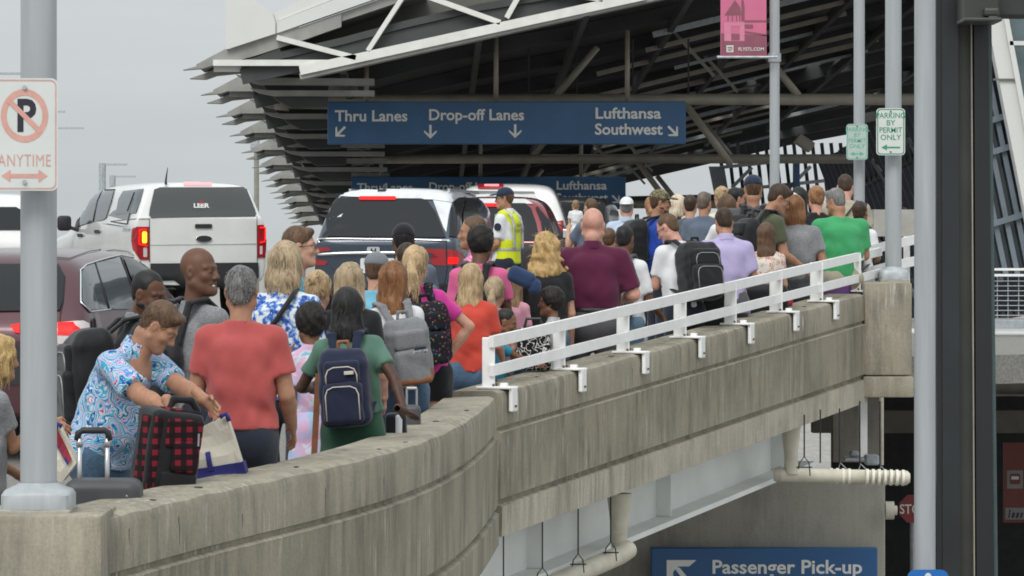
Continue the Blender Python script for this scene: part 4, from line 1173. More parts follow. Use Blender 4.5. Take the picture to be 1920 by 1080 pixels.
m = MB(); m.bar((-.66, .9, 1.73), (-.66, 3.0, 1.72), .03, .04); m.build("roof_rail", m_chrome, c.root); m = MB(); m.bar((.66, .9, 1.73), (.66, 3.0, 1.72), .03, .04); m.build("roof_rail", m_chrome, c.root)

# --- maroon crossover at the left
SX = [(0.0, .40, .80, .92, .66, .96), (.02, .38, .86, 1.0, .74, 1.06), (.08, .36, .90, 1.04, .80, 1.14), (.22, .32, .925, 1.06, .78, 1.34), (.42, .30, .93, 1.06, .73, 1.55), (.58, .29, .93, 1.05, .69, 1.635), (.8, .28, .93, 1.04, .675, 1.66), (1.5, .27, .93, 1.01, .67, 1.685),
      (2.2, .27, .93, .98, .67, 1.67), (2.7, .27, .93, .96, .66, 1.60), (3.2, .28, .925, .95, .70, 1.34), (3.6, .28, .92, .94, .78, 1.06), (4.1, .30, .88, .88, .72, .96), (4.45, .34, .78, .78, .58, .86), (4.55, .4, .66, .70, .45, .75)]
c = Car("maroon_crossover", "maroon metallic crossover with chrome framed side windows, half hidden behind the thick lamp post", -48, 28.8, -10, SX, m_maroon, "car", 0, (.95, 3.6, .35))
c.panel([(-200, 500), (-190, 496), (36, 497), (100, 494), (112, 500), (121, 520), (118, 565), (112, 583), (40, 584), (-190, 588), (-205, 560)], m_carglass, "rear_window")
tl = c.panel([(108, 606), (155, 602), (165, 607), (167, 618), (160, 632), (146, 646), (108, 648)], m_clear, "tail_lamp", .012)
c.panel([(109, 607), (138, 606), (141, 612), (152, 620), (146, 629), (109, 629)], m_lit, "lit_brake_lamp", .022, tl)
c.panel([(109, 631), (152, 630), (146, 643), (109, 645)], m_clear, "reversing_lamp", .02, tl)
c.panel([(20, 612), (38, 608), (38, 626), (28, 624)], m_lit, "lit_brake_lamp", .018)
sw = c.panel([(153, 566), (152, 512), (157, 502), (175, 496), (199, 581), (166, 582)], m_carglass2, "quarter_window", .014)
c.panel([(178, 495), (222, 484), (250, 560), (240, 580), (204, 581)], m_carglass2, "side_window", .014)
c.panel([(230, 485), (250, 488), (275, 505), (262, 540), (250, 540)], m_carglass, "front_side_window", .014)
c.strip([(211, 580), (168, 585), (151, 568), (150, 508), (160, 498), (190, 488), (225, 480), (255, 486), (285, 512)], 3.4, m_chrome, "window_frame", .006)
c.strip([(177, 493), (202, 582)], 4.0, m_trim, "window_pillar", .004); c.strip([(226, 484), (250, 550)], 3.6, m_trim, "window_pillar", .004)
c.strip([(109, 496), (122, 520), (119, 565), (113, 590), (112, 606)], 1.6, m_trim, "tailgate_gap", .002)
c.strip([(100, 484), (130, 486), (165, 473), (200, 468), (240, 472)], 1.6, m_trim, "roof_gutter", .003)
c.panel([(-200, 640), (110, 650), (112, 720), (-200, 720)], m_trim, "rear_bumper", .02)

# --- red SUV and white pickup further on
SR = [(0.0, .40, .82, .98, .68, 1.02), (.02, .40, .88, 1.06, .74, 1.10), (.06, .38, .90, 1.08, .78, 1.16), (.2, .34, .92, 1.09, .76, 1.42), (.36, .32, .93, 1.09, .70, 1.68), (.5, .32, .93, 1.08, .665, 1.745), (1.4, .30, .93, 1.05, .66, 1.77), (2.6, .30, .93, 1.0, .66, 1.72), (3.3, .3, .92, .98, .7, 1.3), (3.8, .3, .9, .95, .76, 1.05), (4.5, .35, .8, .85, .6, .92), (4.6, .4, .7, .78, .5, .8)]
c = Car("red_sport_utility", "red sport utility car with a dark rear window and lit brake lamp, behind the officer", 925, 52.5, -4, SR, m_red, "car", .0, (.9, 3.5, .36))
rw = c.panel([(830, 452), (838, 400), (850, 382), (985, 382), (996, 392), (1006, 420), (1012, 452)], m_carglass, "rear_window")
c.panel(rr(897, 384, 937, 389.5, 2), m_lit, "brake_lamp", .03, rw)
c.panel([(848, 381), (868, 373.5), (985, 374), (1000, 383), (985, 381)], M("pale_roof_spoiler", (.55, .55, .55), .3), "roof_spoiler", .01)  # pale colour stands in for sky reflected along the red roof edge
c.panel([(832, 456), (1012, 456), (1020, 470), (1020, 560), (832, 560)], M("dark_tailgate", (.03, .028, .03), .5), "tailgate_panel", .02)
c.panel([(1018, 448), (1014, 415), (1004, 390), (1008, 388), (1030, 415), (1040, 446)], m_carglass, "side_window", .014)
m = MB(); lo_, n_ = c.hit(1035, 452); q = c.mi @ P(1067, 438, lo_.y); m.bbox(q, (.21, .12, .17), .05); m.bar(q, c.mi @ lo_, .05, .05); mo = m.build("door_mirror", m_trim, c.root, auto=40)
m = MB(); m.bbox(q + Vector((-.01, -.062, 0)), (.15, .012, .12), .005); m.build("mirror_glass", m_chrome, mo)
SP = [(0.0, .60, .96, 1.30, .80, 1.32), (.03, .58, 1.0, 1.36, .84, 1.38), (.1, .56, 1.0, 1.36, .84, 1.38), (2.0, .5, 1.0, 1.36, .86, 1.38), (2.06, .5, 1.0, 1.36, .84, 1.45), (2.16, .5, 1.0, 1.36, .78, 1.9), (2.3, .5, 1.0, 1.35, .73, 2.04), (2.8, .48, 1.0, 1.33, .72, 2.08), (3.8, .48, 1.0, 1.3, .72, 2.04), (4.4, .48, 1.0, 1.28, .8, 1.45), (4.8, .48, 1.0, 1.26, .84, 1.34), (5.7, .5, .95, 1.15, .75, 1.2), (5.8, .6, .9, 1.0, .6, 1.1)]
c = Car("white_work_pickup", "white pickup truck with a red roof lamp, furthest on, beyond the red car", 938, 58.2, -3, SP, m_carwhite, "pickup truck", .05, (1.2, 4.6, .4))
c.panel([(862, 358), (1001, 360), (1016, 385), (1030, 412), (1034, 420), (850, 420), (853, 390)], M("cab_rear_glass", (.12, .13, .13), .08, spec=.7, var=0), "rear_window", .014)
bl = c.panel(rr(896, 347, 944, 355.5, 2), m_lens, "roof_brake_lamp", .02)
c.panel(rr(908, 348, 936, 352, 1.5), m_litp, "lit_lamp", .028, bl)
c.panel([(1043, 416), (1055, 414), (1057, 440), (1043, 442)], m_lens, "tail_lamp", .02)
SB = [(0.0, .4, .96, 1.2, .86, 2.08), (.03, .36, .99, 1.2, .90, 2.14), (.12, .35, 1.0, 1.2, .92, 2.18), (1, .35, 1.0, 1.2, .92, 2.2), (4.5, .35, 1.0, 1.2, .92, 2.18), (5.2, .35, 1.05, 1.15, .9, 2.0), (5.6, .4, 1.0, 1.1, .8, 1.3), (6, .45, .9, 1, .7, 1.1)]
c = Car("black_shuttle_van", "tall black shuttle van beyond the white pickups, behind the man holding a baby", 1038, 63.2, -4, SB, m_blackp, "van", .05, (1.1, 4.6, .38))
c.panel([(1040, 372), (1128, 372), (1134, 382), (1134, 420), (1036, 420), (1036, 380)], m_carglass, "rear_window", .014)
c.panel([(1042, 363), (1128, 363), (1136, 372), (1135, 376), (1128, 369), (1042, 369)], m_trim, "window_surround", .014)
# white SUV cut by the left edge
c = Car("white_sport_utility", "white car cut by the left edge, seen over the maroon roof", -20, 50.5, 8, SR, m_carwhite, "car", .0, (.9, 3.5, .36))
c.panel([(-110, 432), (-100, 395), (-85, 389), (30, 389), (50, 400), (58, 432)], m_carglass, "rear_window", .014)
# ------------------------------------------------------------------ implicit surfaces -> one continuous mesh
class Field:
    def __init__(s, lo, hi, h):
        s.h = h; s.lo = np.array(lo, np.float32) - 2 * h
        n = np.maximum(((np.array(hi) + 2 * h - s.lo) / h).astype(int) + 2, 4)
        s.ax = [s.lo[i] + h * np.arange(n[i], dtype=np.float32) for i in range(3)]
        s.V = np.full(tuple(n), 0.5, np.float32)
    def _sub(s, lo, hi, m):
        sl = []
        for i in range(3):
            a = int(max(0, math.floor((lo[i] - m - s.lo[i]) / s.h))); b = int(min(len(s.ax[i]), math.ceil((hi[i] + m - s.lo[i]) / s.h) + 1))
            if b - a < 1: return None
            sl.append(slice(a, b))
        return tuple(sl)
    def _xyz(s, sl): return s.ax[0][sl[0]][:, None, None], s.ax[1][sl[1]][None, :, None], s.ax[2][sl[2]][None, None, :]
    def add(s, prim, k=.02, op='u'):
        f, lo, hi = prim
        sl = s._sub(lo, hi, k + 2.5 * s.h)
        if sl is None: return s
        d = f(*s._xyz(sl)); a = s.V[sl]
        if op == 'u':
            if k > 0:
                hh = np.maximum(k - np.abs(a - d), 0) / k; s.V[sl] = np.minimum(a, d) - hh * hh * k * .25
            else: s.V[sl] = np.minimum(a, d)
        else:
            d = -d
            if k > 0:
                hh = np.maximum(k - np.abs(a - d), 0) / k; s.V[sl] = np.maximum(a, d) + hh * hh * k * .25
            else: s.V[sl] = np.maximum(a, d)
        return s
    def cut(s, p, n):
        """keep the side the normal points away from"""
        n = Vector(n).normalized(); X, Y, Z = s._xyz((slice(None),) * 3)
        s.V = np.maximum(s.V, (X - p[0]) * n.x + (Y - p[1]) * n.y + (Z - p[2]) * n.z); return s
    def wrinkle(s, amp, freq, seed, stretch=(1, 1, 1), hang=None):
        """folds; with hang they deepen towards the hem"""
        r = np.random.RandomState(seed); X, Y, Z = s._xyz((slice(None),) * 3); w_ = 0
        for i in range(5):
            d = r.normal(size=3) * np.array(stretch); d = d / np.linalg.norm(d) * freq * (1 + .7 * i)
            w_ = w_ + np.sin(X * d[0] + Y * d[1] + Z * d[2] + r.rand() * 6 + 1.3 * np.sin(Z * freq * .6 + r.rand() * 6 + X * freq * .5)) / (1 + i * .6)
        if hang is not None: w_ = w_ * (hang + 1.15 * np.clip((1.34 - Z) / .38, 0, 1))
        s.V = (s.V + amp * w_ * np.clip(1 - np.abs(s.V) / .06, 0, 1)).astype(np.float32); return s
    def mesh(s):
        V = s.V; S = V < 0; h = s.h
        c = np.zeros(tuple(q - 1 for q in V.shape), np.int8)
        for dx in (0, 1):
            for dy in (0, 1):
                for dz in (0, 1): c += S[dx:dx + c.shape[0], dy:dy + c.shape[1], dz:dz + c.shape[2]]
        mask = (c > 0) & (c < 8); ci = np.argwhere(mask)
        if len(ci) == 0: return np.zeros((0, 3)), np.zeros((0, 4), int)
        idx = np.full(mask.shape, -1, np.int64); idx[mask] = np.arange(len(ci))
        offs = [(a, b, d) for a in (0, 1) for b in (0, 1) for d in (0, 1)]
        val = {o: V[ci[:, 0] + o[0], ci[:, 1] + o[1], ci[:, 2] + o[2]] for o in offs}
        pos = np.zeros((len(ci), 3)); cnt = np.zeros(len(ci))
        for o in offs:
            for ax in range(3):
                if o[ax] == 0:
                    o2 = list(o); o2[ax] = 1; o2 = tuple(o2); a, b = val[o], val[o2]; x = (a < 0) != (b < 0)
                    t = np.where(x, a / np.where(x, a - b, 1), 0)
                    q = np.tile(np.array(o, float), (len(ci), 1)); q[:, ax] += t
                    pos += q * x[:, None]; cnt += x
        v = (ci + pos / cnt[:, None]) * h + s.lo
        F = []
        for ax in range(3):
            a = [slice(None)] * 3; b = [slice(None)] * 3; a[ax] = slice(0, -1); b[ax] = slice(1, None)
            x = S[tuple(a)] != S[tuple(b)]; e = np.argwhere(x)
            o1, o2 = [(1, 2), (2, 0), (0, 1)][ax]
            ok = (e[:, o1] > 0) & (e[:, o2] > 0) & (e[:, o1] < mask.shape[o1]) & (e[:, o2] < mask.shape[o2])
            e = e[ok]
            def cell(d1, d2):
                q = e.copy(); q[:, o1] -= d1; q[:, o2] -= d2; return idx[q[:, 0], q[:, 1], q[:, 2]]
            q = np.stack([cell(1, 1), cell(0, 1), cell(0, 0), cell(1, 0)], 1)
            fl = ~S[e[:, 0], e[:, 1], e[:, 2]]
            q[fl] = q[fl][:, ::-1]; F.append(q)
        F = np.concatenate(F); F = F[(F >= 0).all(1)]
        return v, F
def np_mesh(name, parts, mat, parent=None, smooth=True):
    """one mesh object from (verts, quads) arrays"""
    vs = []; fs = []; b = 0
    for v, f in parts:
        if len(v) == 0: continue
        vs.append(v); fs.append(f + b); b += len(v)
    v = np.concatenate(vs); f = np.concatenate(fs)
    me = bpy.data.meshes.new(name)
    me.vertices.add(len(v)); me.vertices.foreach_set('co', v.astype(np.float32).ravel())
    me.loops.add(f.size); me.loops.foreach_set('vertex_index', f.astype(np.int32).ravel())
    me.polygons.add(len(f)); me.polygons.foreach_set('loop_start', np.arange(0, f.size, f.shape[1], dtype=np.int32))
    me.polygons.foreach_set('loop_total', np.full(len(f), f.shape[1], np.int32))
    me.polygons.foreach_set('use_smooth', [smooth] * len(f))
    me.update(calc_edges=True); me.validate(); me.materials.append(mat)
    o = bpy.data.objects.new(name, me); COL.objects.link(o)
    if parent is not None: o.parent = parent
    return o
def V3(p): return np.array(p, np.float64)
def bb(pts, r):
    a = np.array([V3(p) for p in pts]); return a.min(0) - r, a.max(0) + r
def cap(p0, p1, r0, r1=None, flat=(False, False)):
    """tapered limb between two points"""
    r1 = r0 if r1 is None else r1; p0, p1 = V3(p0), V3(p1); d = p1 - p0; L = float(np.linalg.norm(d)) + 1e-9; u = d / L
    def f(X, Y, Z):
        x, y, z = X - p0[0], Y - p0[1], Z - p0[2]; t = x * u[0] + y * u[1] + z * u[2]
        tc = np.clip(t, 0, L); rr_ = r0 + (r1 - r0) * tc / L
        if flat[0] or flat[1]:
            lat = np.sqrt(np.maximum(x * x + y * y + z * z - t * t, 0)) - (r0 + (r1 - r0) * np.clip(t / L, 0, 1))
            rnd = np.sqrt((x - u[0] * tc) ** 2 + (y - u[1] * tc) ** 2 + (z - u[2] * tc) ** 2) - rr_
            o = rnd
            if flat[0]: o = np.where(t < 0, np.maximum(lat, -t), o)
            if flat[1]: o = np.where(t > L, np.maximum(lat, t - L), o)
            return o
        return np.sqrt((x - u[0] * tc) ** 2 + (y - u[1] * tc) ** 2 + (z - u[2] * tc) ** 2) - rr_
    lo, hi = bb([p0, p1], max(r0, r1)); return f, lo, hi
def ecap(p0, p1, e0, e1, right=(1, 0, 0), flat=(False, False)):
    """limb of elliptical section: e = (half width, half depth)"""
    p0, p1 = V3(p0), V3(p1); d = p1 - p0; L = float(np.linalg.norm(d)) + 1e-9; u = d / L
    r = V3(right); r = r - u * r.dot(u); r /= np.linalg.norm(r); w_ = np.cross(r, u)
    def f(X, Y, Z):
        x, y, z = X - p0[0], Y - p0[1], Z - p0[2]; t = x * u[0] + y * u[1] + z * u[2]; k = np.clip(t / L, 0, 1)
        a = e0[0] + (e1[0] - e0[0]) * k; b = e0[1] + (e1[1] - e0[1]) * k
        q1 = (x * r[0] + y * r[1] + z * r[2]) / a; q2 = (x * w_[0] + y * w_[1] + z * w_[2]) / b
        ex = np.where(t < 0, -t, np.where(t > L, t - L, 0))
        m = np.minimum(a, b)
        body = (np.sqrt(q1 * q1 + q2 * q2 + (ex / m) ** 2) - 1) * m
        if flat[0] or flat[1]:
            side = (np.sqrt(q1 * q1 + q2 * q2) - 1) * m
            if flat[0]: body = np.where(t < 0, np.maximum(side, -t), body)
            if flat[1]: body = np.where(t > L, np.maximum(side, t - L), body)
        return body
    R = max(*e0, *e1); lo, hi = bb([p0, p1], R); return f, lo, hi
def ell(c, r, R=None):
    c = V3(c); r = V3(r); m = float(r.min()); A = np.eye(3) if R is None else np.array(R)
    def f(X, Y, Z):
        x, y, z = X - c[0], Y - c[1], Z - c[2]
        a = (x * A[0, 0] + y * A[1, 0] + z * A[2, 0]) / r[0]; b = (x * A[0, 1] + y * A[1, 1] + z * A[2, 1]) / r[1]; d = (x * A[0, 2] + y * A[1, 2] + z * A[2, 2]) / r[2]
        k = np.sqrt(a * a + b * b + d * d); k2 = np.sqrt((a / r[0]) ** 2 + (b / r[1]) ** 2 + (d / r[2]) ** 2) + 1e-6
        return k * (k - 1) / k2
    return f, c - r.max(), c + r.max()
def rbox(c, half, rad, R=None):
    c = V3(c); hf = V3(half) - rad; A = np.eye(3) if R is None else np.array(R)
    def f(X, Y, Z):
        x, y, z = X - c[0], Y - c[1], Z - c[2]
        a = np.abs(x * A[0, 0] + y * A[1, 0] + z * A[2, 0]) - hf[0]; b = np.abs(x * A[0, 1] + y * A[1, 1] + z * A[2, 1]) - hf[1]; d = np.abs(x * A[0, 2] + y * A[1, 2] + z * A[2, 2]) - hf[2]
        return np.sqrt(np.maximum(a, 0) ** 2 + np.maximum(b, 0) ** 2 + np.maximum(d, 0) ** 2) + np.minimum(np.maximum(a, np.maximum(b, d)), 0) - rad
    R_m = float(np.linalg.norm(V3(half))); return f, c - R_m, c + R_m
def path_prims(pts, r):
    return [cap(pts[i], pts[i + 1], r[i] if isinstance(r, (list, tuple)) else r, r[i + 1] if isinstance(r, (list, tuple)) else r) for i in range(len(pts) - 1)]
# ------------------------------------------------------------------ cloth, skin and hair materials
def cloth(name, col, var=.10, heather=0, rough=.85, bump=.25):
    if name in MATS: return MATS[name]
    t = NT(name); t.set(rough, spec=.2, sheen=.15)
    nz = t.noise(t.mapping((1, 1, .6)), 9, 5)
    c = t.ramp(nz.outputs[0], [(.3, tuple(v * (1 - var) for v in col)), (.7, tuple(min(1, v * (1 + var)) for v in col))])
    if heather:
        h = t.noise(t.mapping((60, 60, 260)), 1.0, 3); c = t.mix(heather, c, t.ramp(h.outputs[0], [(.35, (.45, .45, .45)), (.65, (1.45, 1.45, 1.45))]), 'MULTIPLY')
    t.color(c)
    wv = t.noise(t.mapping((1, 1, .45), (.3, .4, .2)), 9, 3, .5, .8)
    t.bump(wv.outputs[0], bump, .014)
    MATS[name] = t.m; return t.m
def patterned(name, stops, scale=28, detail=3, dist=0.0, rough=.85, kind='noise', stretch=(1, 1, 1), mul=6):
    if name in MATS: return MATS[name]
    t = NT(name); t.set(rough, spec=.2)
    vec = t.mapping(stretch)
    if kind == 'noise': fac = t.noise(vec, scale, detail, .55, dist).outputs[0]
    elif kind == 'spots':
        v = t.n("ShaderNodeTexVoronoi"); v.inputs['Scale'].default_value = scale; t.l(vec, v.inputs['Vector'])
        hsv = t.n("ShaderNodeSeparateColor"); t.l(v.outputs['Color'], hsv.inputs[0])
        lt = t.n("ShaderNodeMath", operation='LESS_THAN'); t.l(v.outputs['Distance'], lt.inputs[0]); lt.inputs[1].default_value = mul
        ml = t.n("ShaderNodeMath", operation='MULTIPLY'); t.l(hsv.outputs[0], ml.inputs[0]); t.l(lt.outputs[0], ml.inputs[1]); fac = ml.outputs[0]
    else:
        nz = t.noise(vec, 6, 2); ad = t.n("ShaderNodeMixRGB"); ad.blend_type = 'ADD'; ad.inputs[0].default_value = dist
        t.l(vec, ad.inputs[1]); t.l(nz.outputs['Color'], ad.inputs[2])
        v = t.n("ShaderNodeTexVoronoi"); v.inputs['Scale'].default_value = scale; t.l(ad.outputs[0], v.inputs['Vector'])
        n2 = t.noise(vec, 34, 3); m2 = t.n("ShaderNodeMath", operation='MULTIPLY_ADD'); t.l(n2.outputs[0], m2.inputs[0]); m2.inputs[1].default_value = .16; t.l(v.outputs['Distance'], m2.inputs[2])
        mu = t.n("ShaderNodeMath", operation='MULTIPLY'); t.l(m2.outputs[0], mu.inputs[0]); mu.inputs[1].default_value = mul
        fr = t.n("ShaderNodeMath", operation='FRACT'); t.l(mu.outputs[0], fr.inputs[0]); fac = fr.outputs[0]
    t.color(t.ramp(fac, stops, 'CONSTANT'))
    t.bump(t.noise(t.mapping((1, 1, .8)), 16, 3).outputs[0], .2, .02)
    MATS[name] = t.m; return t.m
def skin(name, col, red=.08):
    n = "skin_" + name
    if n in MATS: return MATS[n]
    t = NT(n); t.set(.52, spec=.35)
    nz = t.noise(t.mapping((1, 1, 1)), 14, 4)
    big = t.noise(t.mapping((1, 1, 1)), 34, 4, .6)
    c = t.ramp(nz.outputs[0], [(.3, tuple(v * .82 for v in col)), (.7, (min(1, col[0] * (1 + red)), col[1] * 1.02, col[2]))])
    t.color(t.mix(.5, c, t.ramp(big.outputs[0], [(.35, (.80, .74, .72)), (.65, (1.08, 1.04, 1.02))]), 'MULTIPLY'))
    t.bump(t.noise(t.mapping((1, 1, 1)), 120, 2).outputs[0], .08, .004)
    MATS[n] = t.m; return t.m
def hairm(name, dark, light, curl=0.0):
    n = name + "_hair"
    if n in MATS: return MATS[n]
    t = NT(n); t.set(.5, spec=.3)
    a = t.noise(t.mapping((80, 80, 6 if not curl else 50)), 1, 5, .6, 1.0 + curl)
    b = t.noise(t.mapping((1, 1, .4)), 16, 3, .5, curl)
    m = t.n("ShaderNodeMath", operation='MULTIPLY_ADD'); t.l(a.outputs[0], m.inputs[0]); m.inputs[1].default_value = .62
    m2 = t.n("ShaderNodeMath", operation='MULTIPLY'); t.l(b.outputs[0], m2.inputs[0]); m2.inputs[1].default_value = .42; t.l(m2.outputs[0], m.inputs[2])
    mid = tuple((x + y) / 2 for x, y in zip(dark, light))
    t.color(t.ramp(m.outputs[0], [(.36, tuple(v * .6 for v in dark)), (.5, mid), (.64, light)]))
    t.bump(a.outputs[0], .6, .006)
    MATS[n] = t.m; return t.m
SKIN = dict(light=skin("light", (.52, .31, .22)), pink=skin("pinkish", (.56, .32, .25), .12), tan=skin("tanned", (.40, .22, .14)), olive=skin("olive", (.33, .185, .115)),
            brown=skin("brown", (.135, .065, .04)), dark=skin("deep_brown", (.075, .038, .026)), mid=skin("warm_brown", (.21, .105, .06)))
HAIR = dict(black=hairm("black", (.008, .007, .007), (.022, .02, .02)), darkbrown=hairm("dark_brown", (.02, .012, .008), (.06, .036, .022)), brown=hairm("brown", (.05, .026, .014), (.14, .08, .045)),
            auburn=hairm("auburn", (.09, .035, .014), (.26, .12, .05)), blond=hairm("blond", (.22, .14, .065), (.52, .38, .22)), ashblond=hairm("ash_blond", (.20, .14, .085), (.46, .35, .22)),
            curlyblond=hairm("curly_blond", (.24, .14, .05), (.62, .43, .19), 1.5), grey=hairm("grey", (.075, .072, .07), (.25, .245, .235)), greybrown=hairm("grey_brown", (.06, .045, .035), (.19, .15, .12)),
            lightbrown=hairm("light_brown", (.12, .07, .035), (.33, .22, .12)), strawberry=hairm("strawberry", (.16, .07, .03), (.38, .2, .1)), afro=hairm("black_curly", (.006, .005, .005), (.018, .015, .013), 2.0), pale=hairm("pale_blond", (.45, .36, .25), (.7, .6, .46)))
m_eye = M("eye_white", (.62, .58, .54), .2, var=0); m_iris = M("dark_iris", (.012, .008, .006), .1, var=0); m_teeth = M("teeth", (.72, .69, .62), .25, var=0)
m_shoe = M("dark_shoe", (.03, .03, .033), .7); m_shoew = M("pale_shoe", (.5, .5, .48), .7)
m_frame = M("dark_glasses_frame", (.015, .013, .012), .25, var=0)

def RotM(yaw=0, pitch=0, roll=0):
    """yaw + = to the right, pitch + = forward and down, roll + = towards the right shoulder"""
    return np.array(Matrix.Rotation(R_(-yaw), 3, 'Z') @ Matrix.Rotation(R_(-pitch), 3, 'X') @ Matrix.Rotation(R_(roll), 3, 'Y'))
class Person:
    pass
ARMS = dict(down=((.12, .02, -1), (.03, .22, -1)), phone=((.16, .12, -1), (-.35, 1, .12)), low=((.14, .08, -1), (-.25, .8, -.5)), hip=((.75, -.15, -.8), (-.75, .25, -.55)))
def person(label, px, ytop, s, yaw=0, skin_='light', hair=('short', 'brown'), top=None, bottom=('pants', None), sleeve=.62, lean=0, side=0, twist=0, head=(0, 0, 0), bw=1.0, bd=1.0, arm=1.0, hs=1.0,
           armL='phone', armR='phone', hem=.90, collar=False, fem=False, glasses=None, cap_=None, beard=None, smile=False, face=None, hands=(.5, .5), zfoot=None, stance=.0, xtra=None, tuck=False, bust=0, room=0.0, group="people waiting in the queue"):
    d = FPX / s
    if zfoot is None and 16.6 < d < 35.9:          # stay on the deck side of the parapet
        for _ in range(60):
            hh = min(1, (ZC - (ytop - YH) / FPX * d - deck(d)) / 1.7)
            if (px - 960) / FPX * d + (.17 + .15 * bw + .10 * max(0, math.sin(R_(yaw))) * (lean > 0) + room) * hh < edge_x(d): break
            d += .06
        s = FPX / d
    near = 2 if s >= 300 else (1 if s >= 205 else 0)
    vc = (.019, .0145, .0115)[near]; vh = (.0125, .0095, .0068)[near]; vhand = (.0075, .006, .0048)[near]
    p = Person(); p.name = label
    piv = np.array([0, 0, .95]); Rt = RotM(twist, lean, side)
    T = lambda q: piv + Rt @ (V3(q) - piv)
    p.T, p.Rt = T, Rt
    shw = .165 * bw * (.90 if fem else 1.0)
    neck = T((0, -.005, 1.455))
    Rh = RotM(head[0] + twist, head[1] + lean * .5, head[2])
    hc = neck + (.55 * Rt + .45 * Rh) @ np.array([0, .018, .062]) + Rh @ np.array([0, .012, .115])
    hS = .95 * hs
    Hm = lambda q: hc + Rh @ (V3(q) * hS)
    topz = (Hm((0, -.012, .128)))[2]
    zt = ZC - (ytop - YH) / s
    # scale so that the crown of the head meets its row; feet on the deck
    x_head, y_head = (px - 960) / s, d
    for it in range(3):
        ry = y_head
        zf = zfoot if zfoot is not None else deck(ry)
        k = (zt - zf) / topz
        off = np.array(Matrix.Rotation(R_(-yaw), 3, 'Z')) @ (hc * k)
        ry = y_head - off[1]
        zf = zfoot if zfoot is not None else deck(ry); k = (zt - zf) / topz
    loc = Vector((x_head - off[0], y_head - off[1], zf)); p.k = k
    Wm = Matrix.Translation(loc) @ Matrix.Rotation(R_(-yaw), 4, 'Z'); Wi = Wm.inverted(); p.loc, p.yaw = loc, yaw
    def to_local(q): return np.array(Wi @ Vector(q)) / k
    p.to_local = to_local
    SK = SKIN[skin_]; stylef = 2 if near == 2 else 1
    # ---- arms
    def solve(sg, spec):
        sh = T((sg * shw, -.008, 1.388)); L1, L2 = .285, .25
        if isinstance(spec, str): spec = ARMS[spec]
        if spec[0] == 'ik':
            tgt = to_local(P(*spec[1])); hint = V3(spec[2]); dv = tgt - sh; D = np.linalg.norm(dv)
            Dm = min(D, (L1 + L2) * .995); u = dv / D; tgt = sh + u * Dm
            a = (L1 * L1 - L2 * L2 + Dm * Dm) / (2 * Dm); hh = math.sqrt(max(L1 * L1 - a * a, 0))
            hint = hint - u * hint.dot(u); hint /= np.linalg.norm(hint); el = sh + u * a + hint * hh
            hd = V3(spec[3]) if len(spec) > 3 else (tgt - el)
            return sh, el, tgt, hd / np.linalg.norm(hd), (V3(spec[4]) if len(spec) > 4 else None)
        e = V3(spec[0]) * np.array([sg, 1, 1]); e /= np.linalg.norm(e); w_ = V3(spec[1]) * np.array([sg, 1, 1]); w_ /= np.linalg.norm(w_)
        return sh, sh + e * L1, sh + e * L1 + w_ * L2, w_, None
    arms = {-1: solve(-1, armL), 1: solve(1, armR)}; p.arms = arms
    hipw = .092 * (1.05 if fem else 1.0) * (.6 + .4 * bw)
    legs = {sg: (np.array([sg * hipw, 0, .90]), np.array([sg * (hipw + .01), .02 + sg * stance, .49]), np.array([sg * (hipw + .012), -.01 + sg * stance * .6, .075])) for sg in (-1, 1)}
    lx = max(abs(q[0]) for a in arms.values() for q in a[:3]) + .2
    lo = (-lx, min(-.4, min(q[1] for a in arms.values() for q in a[:3]) - .15), 0); hi = (lx, max(.45, hc[1] + .2, max(q[1] for a in arms.values() for q in a[:3]) + .2), 1.85)
    parts = []
    # ---- body: torso, neck, arms, legs in one skin
    hid = bottom[0] in ('pants', 'dress')
    B = Field((lo[0], lo[1], .02 if not hid else .5), hi, vc)
    torso = [ecap(T((0, 0, 1.0)), T((0, 0, 1.33)), (.125 * bw, .09 * bd), (.14 * bw, .095 * bd), Rt[:, 0])]
    for q in torso: B.add(q, .03)
    B.add(cap(T((-.1 * bw, 0, 1.38)), T((.1 * bw, 0, 1.38)), .055), .04)
    B.add(cap(neck - np.array([0, 0, .04]), Hm((0, -.012, -.05)), .058 * (1 + .25 * (bw - 1)), .053), .03)
    for sg in (-1, 1):
        sh, el, wr, hd, _ = arms[sg]; m = arm * (.86 if fem else 1.0)
        B.add(cap(sh, el, .05 * m, .041 * m), .03); B.add(cap(el, el + (wr - el) * .35, .040 * m, .041 * m), .012); B.add(cap(el + (wr - el) * .3, wr, .041 * m, .027 * (m * .5 + .5)), .012)
        hp, kn, an = legs[sg]
        B.add(cap(hp, kn, .078 * (.5 + .5 * bw), .052), .03); B.add(cap(kn, kn * .7 + an * .3 + np.array([0, -.012, 0]), .05, .053), .02); B.add(cap(kn * .7 + an * .3 + np.array([0, -.012, 0]), an, .053, .036), .02)
        B.add(cap(an + np.array([0, -.03, -.03]), an + np.array([0, .11, -.045]), .038, .03), .02)
    B.add(ecap((0, 0, .88), (0, 0, 1.0), (.125 * bw, .09 * bd), (.12 * bw, .085 * bd)), .03)
    parts.append(B.mesh())
    # ---- head
    Hf = Field(hc - .17 * hs, hc + .17 * hs, vh)
    def he(c, r): return ell(Hm(c), np.array(r) * hS, Rh)
    def hcap(a, b, r0, r1): return cap(Hm(a), Hm(b), r0 * hS, r1 * hS)
    Hf.add(he((0, -.012, .032), (.077, .097, .092)), 0); Hf.add(he((0, .020, -.035), (.062, .072, .088)), .03)
    Hf.add(he((0, .030, -.088), (.048, .054, .042)), .03); Hf.add(hcap((-.012, .078, -.108), (.012, .078, -.108), .019, .019), .025)
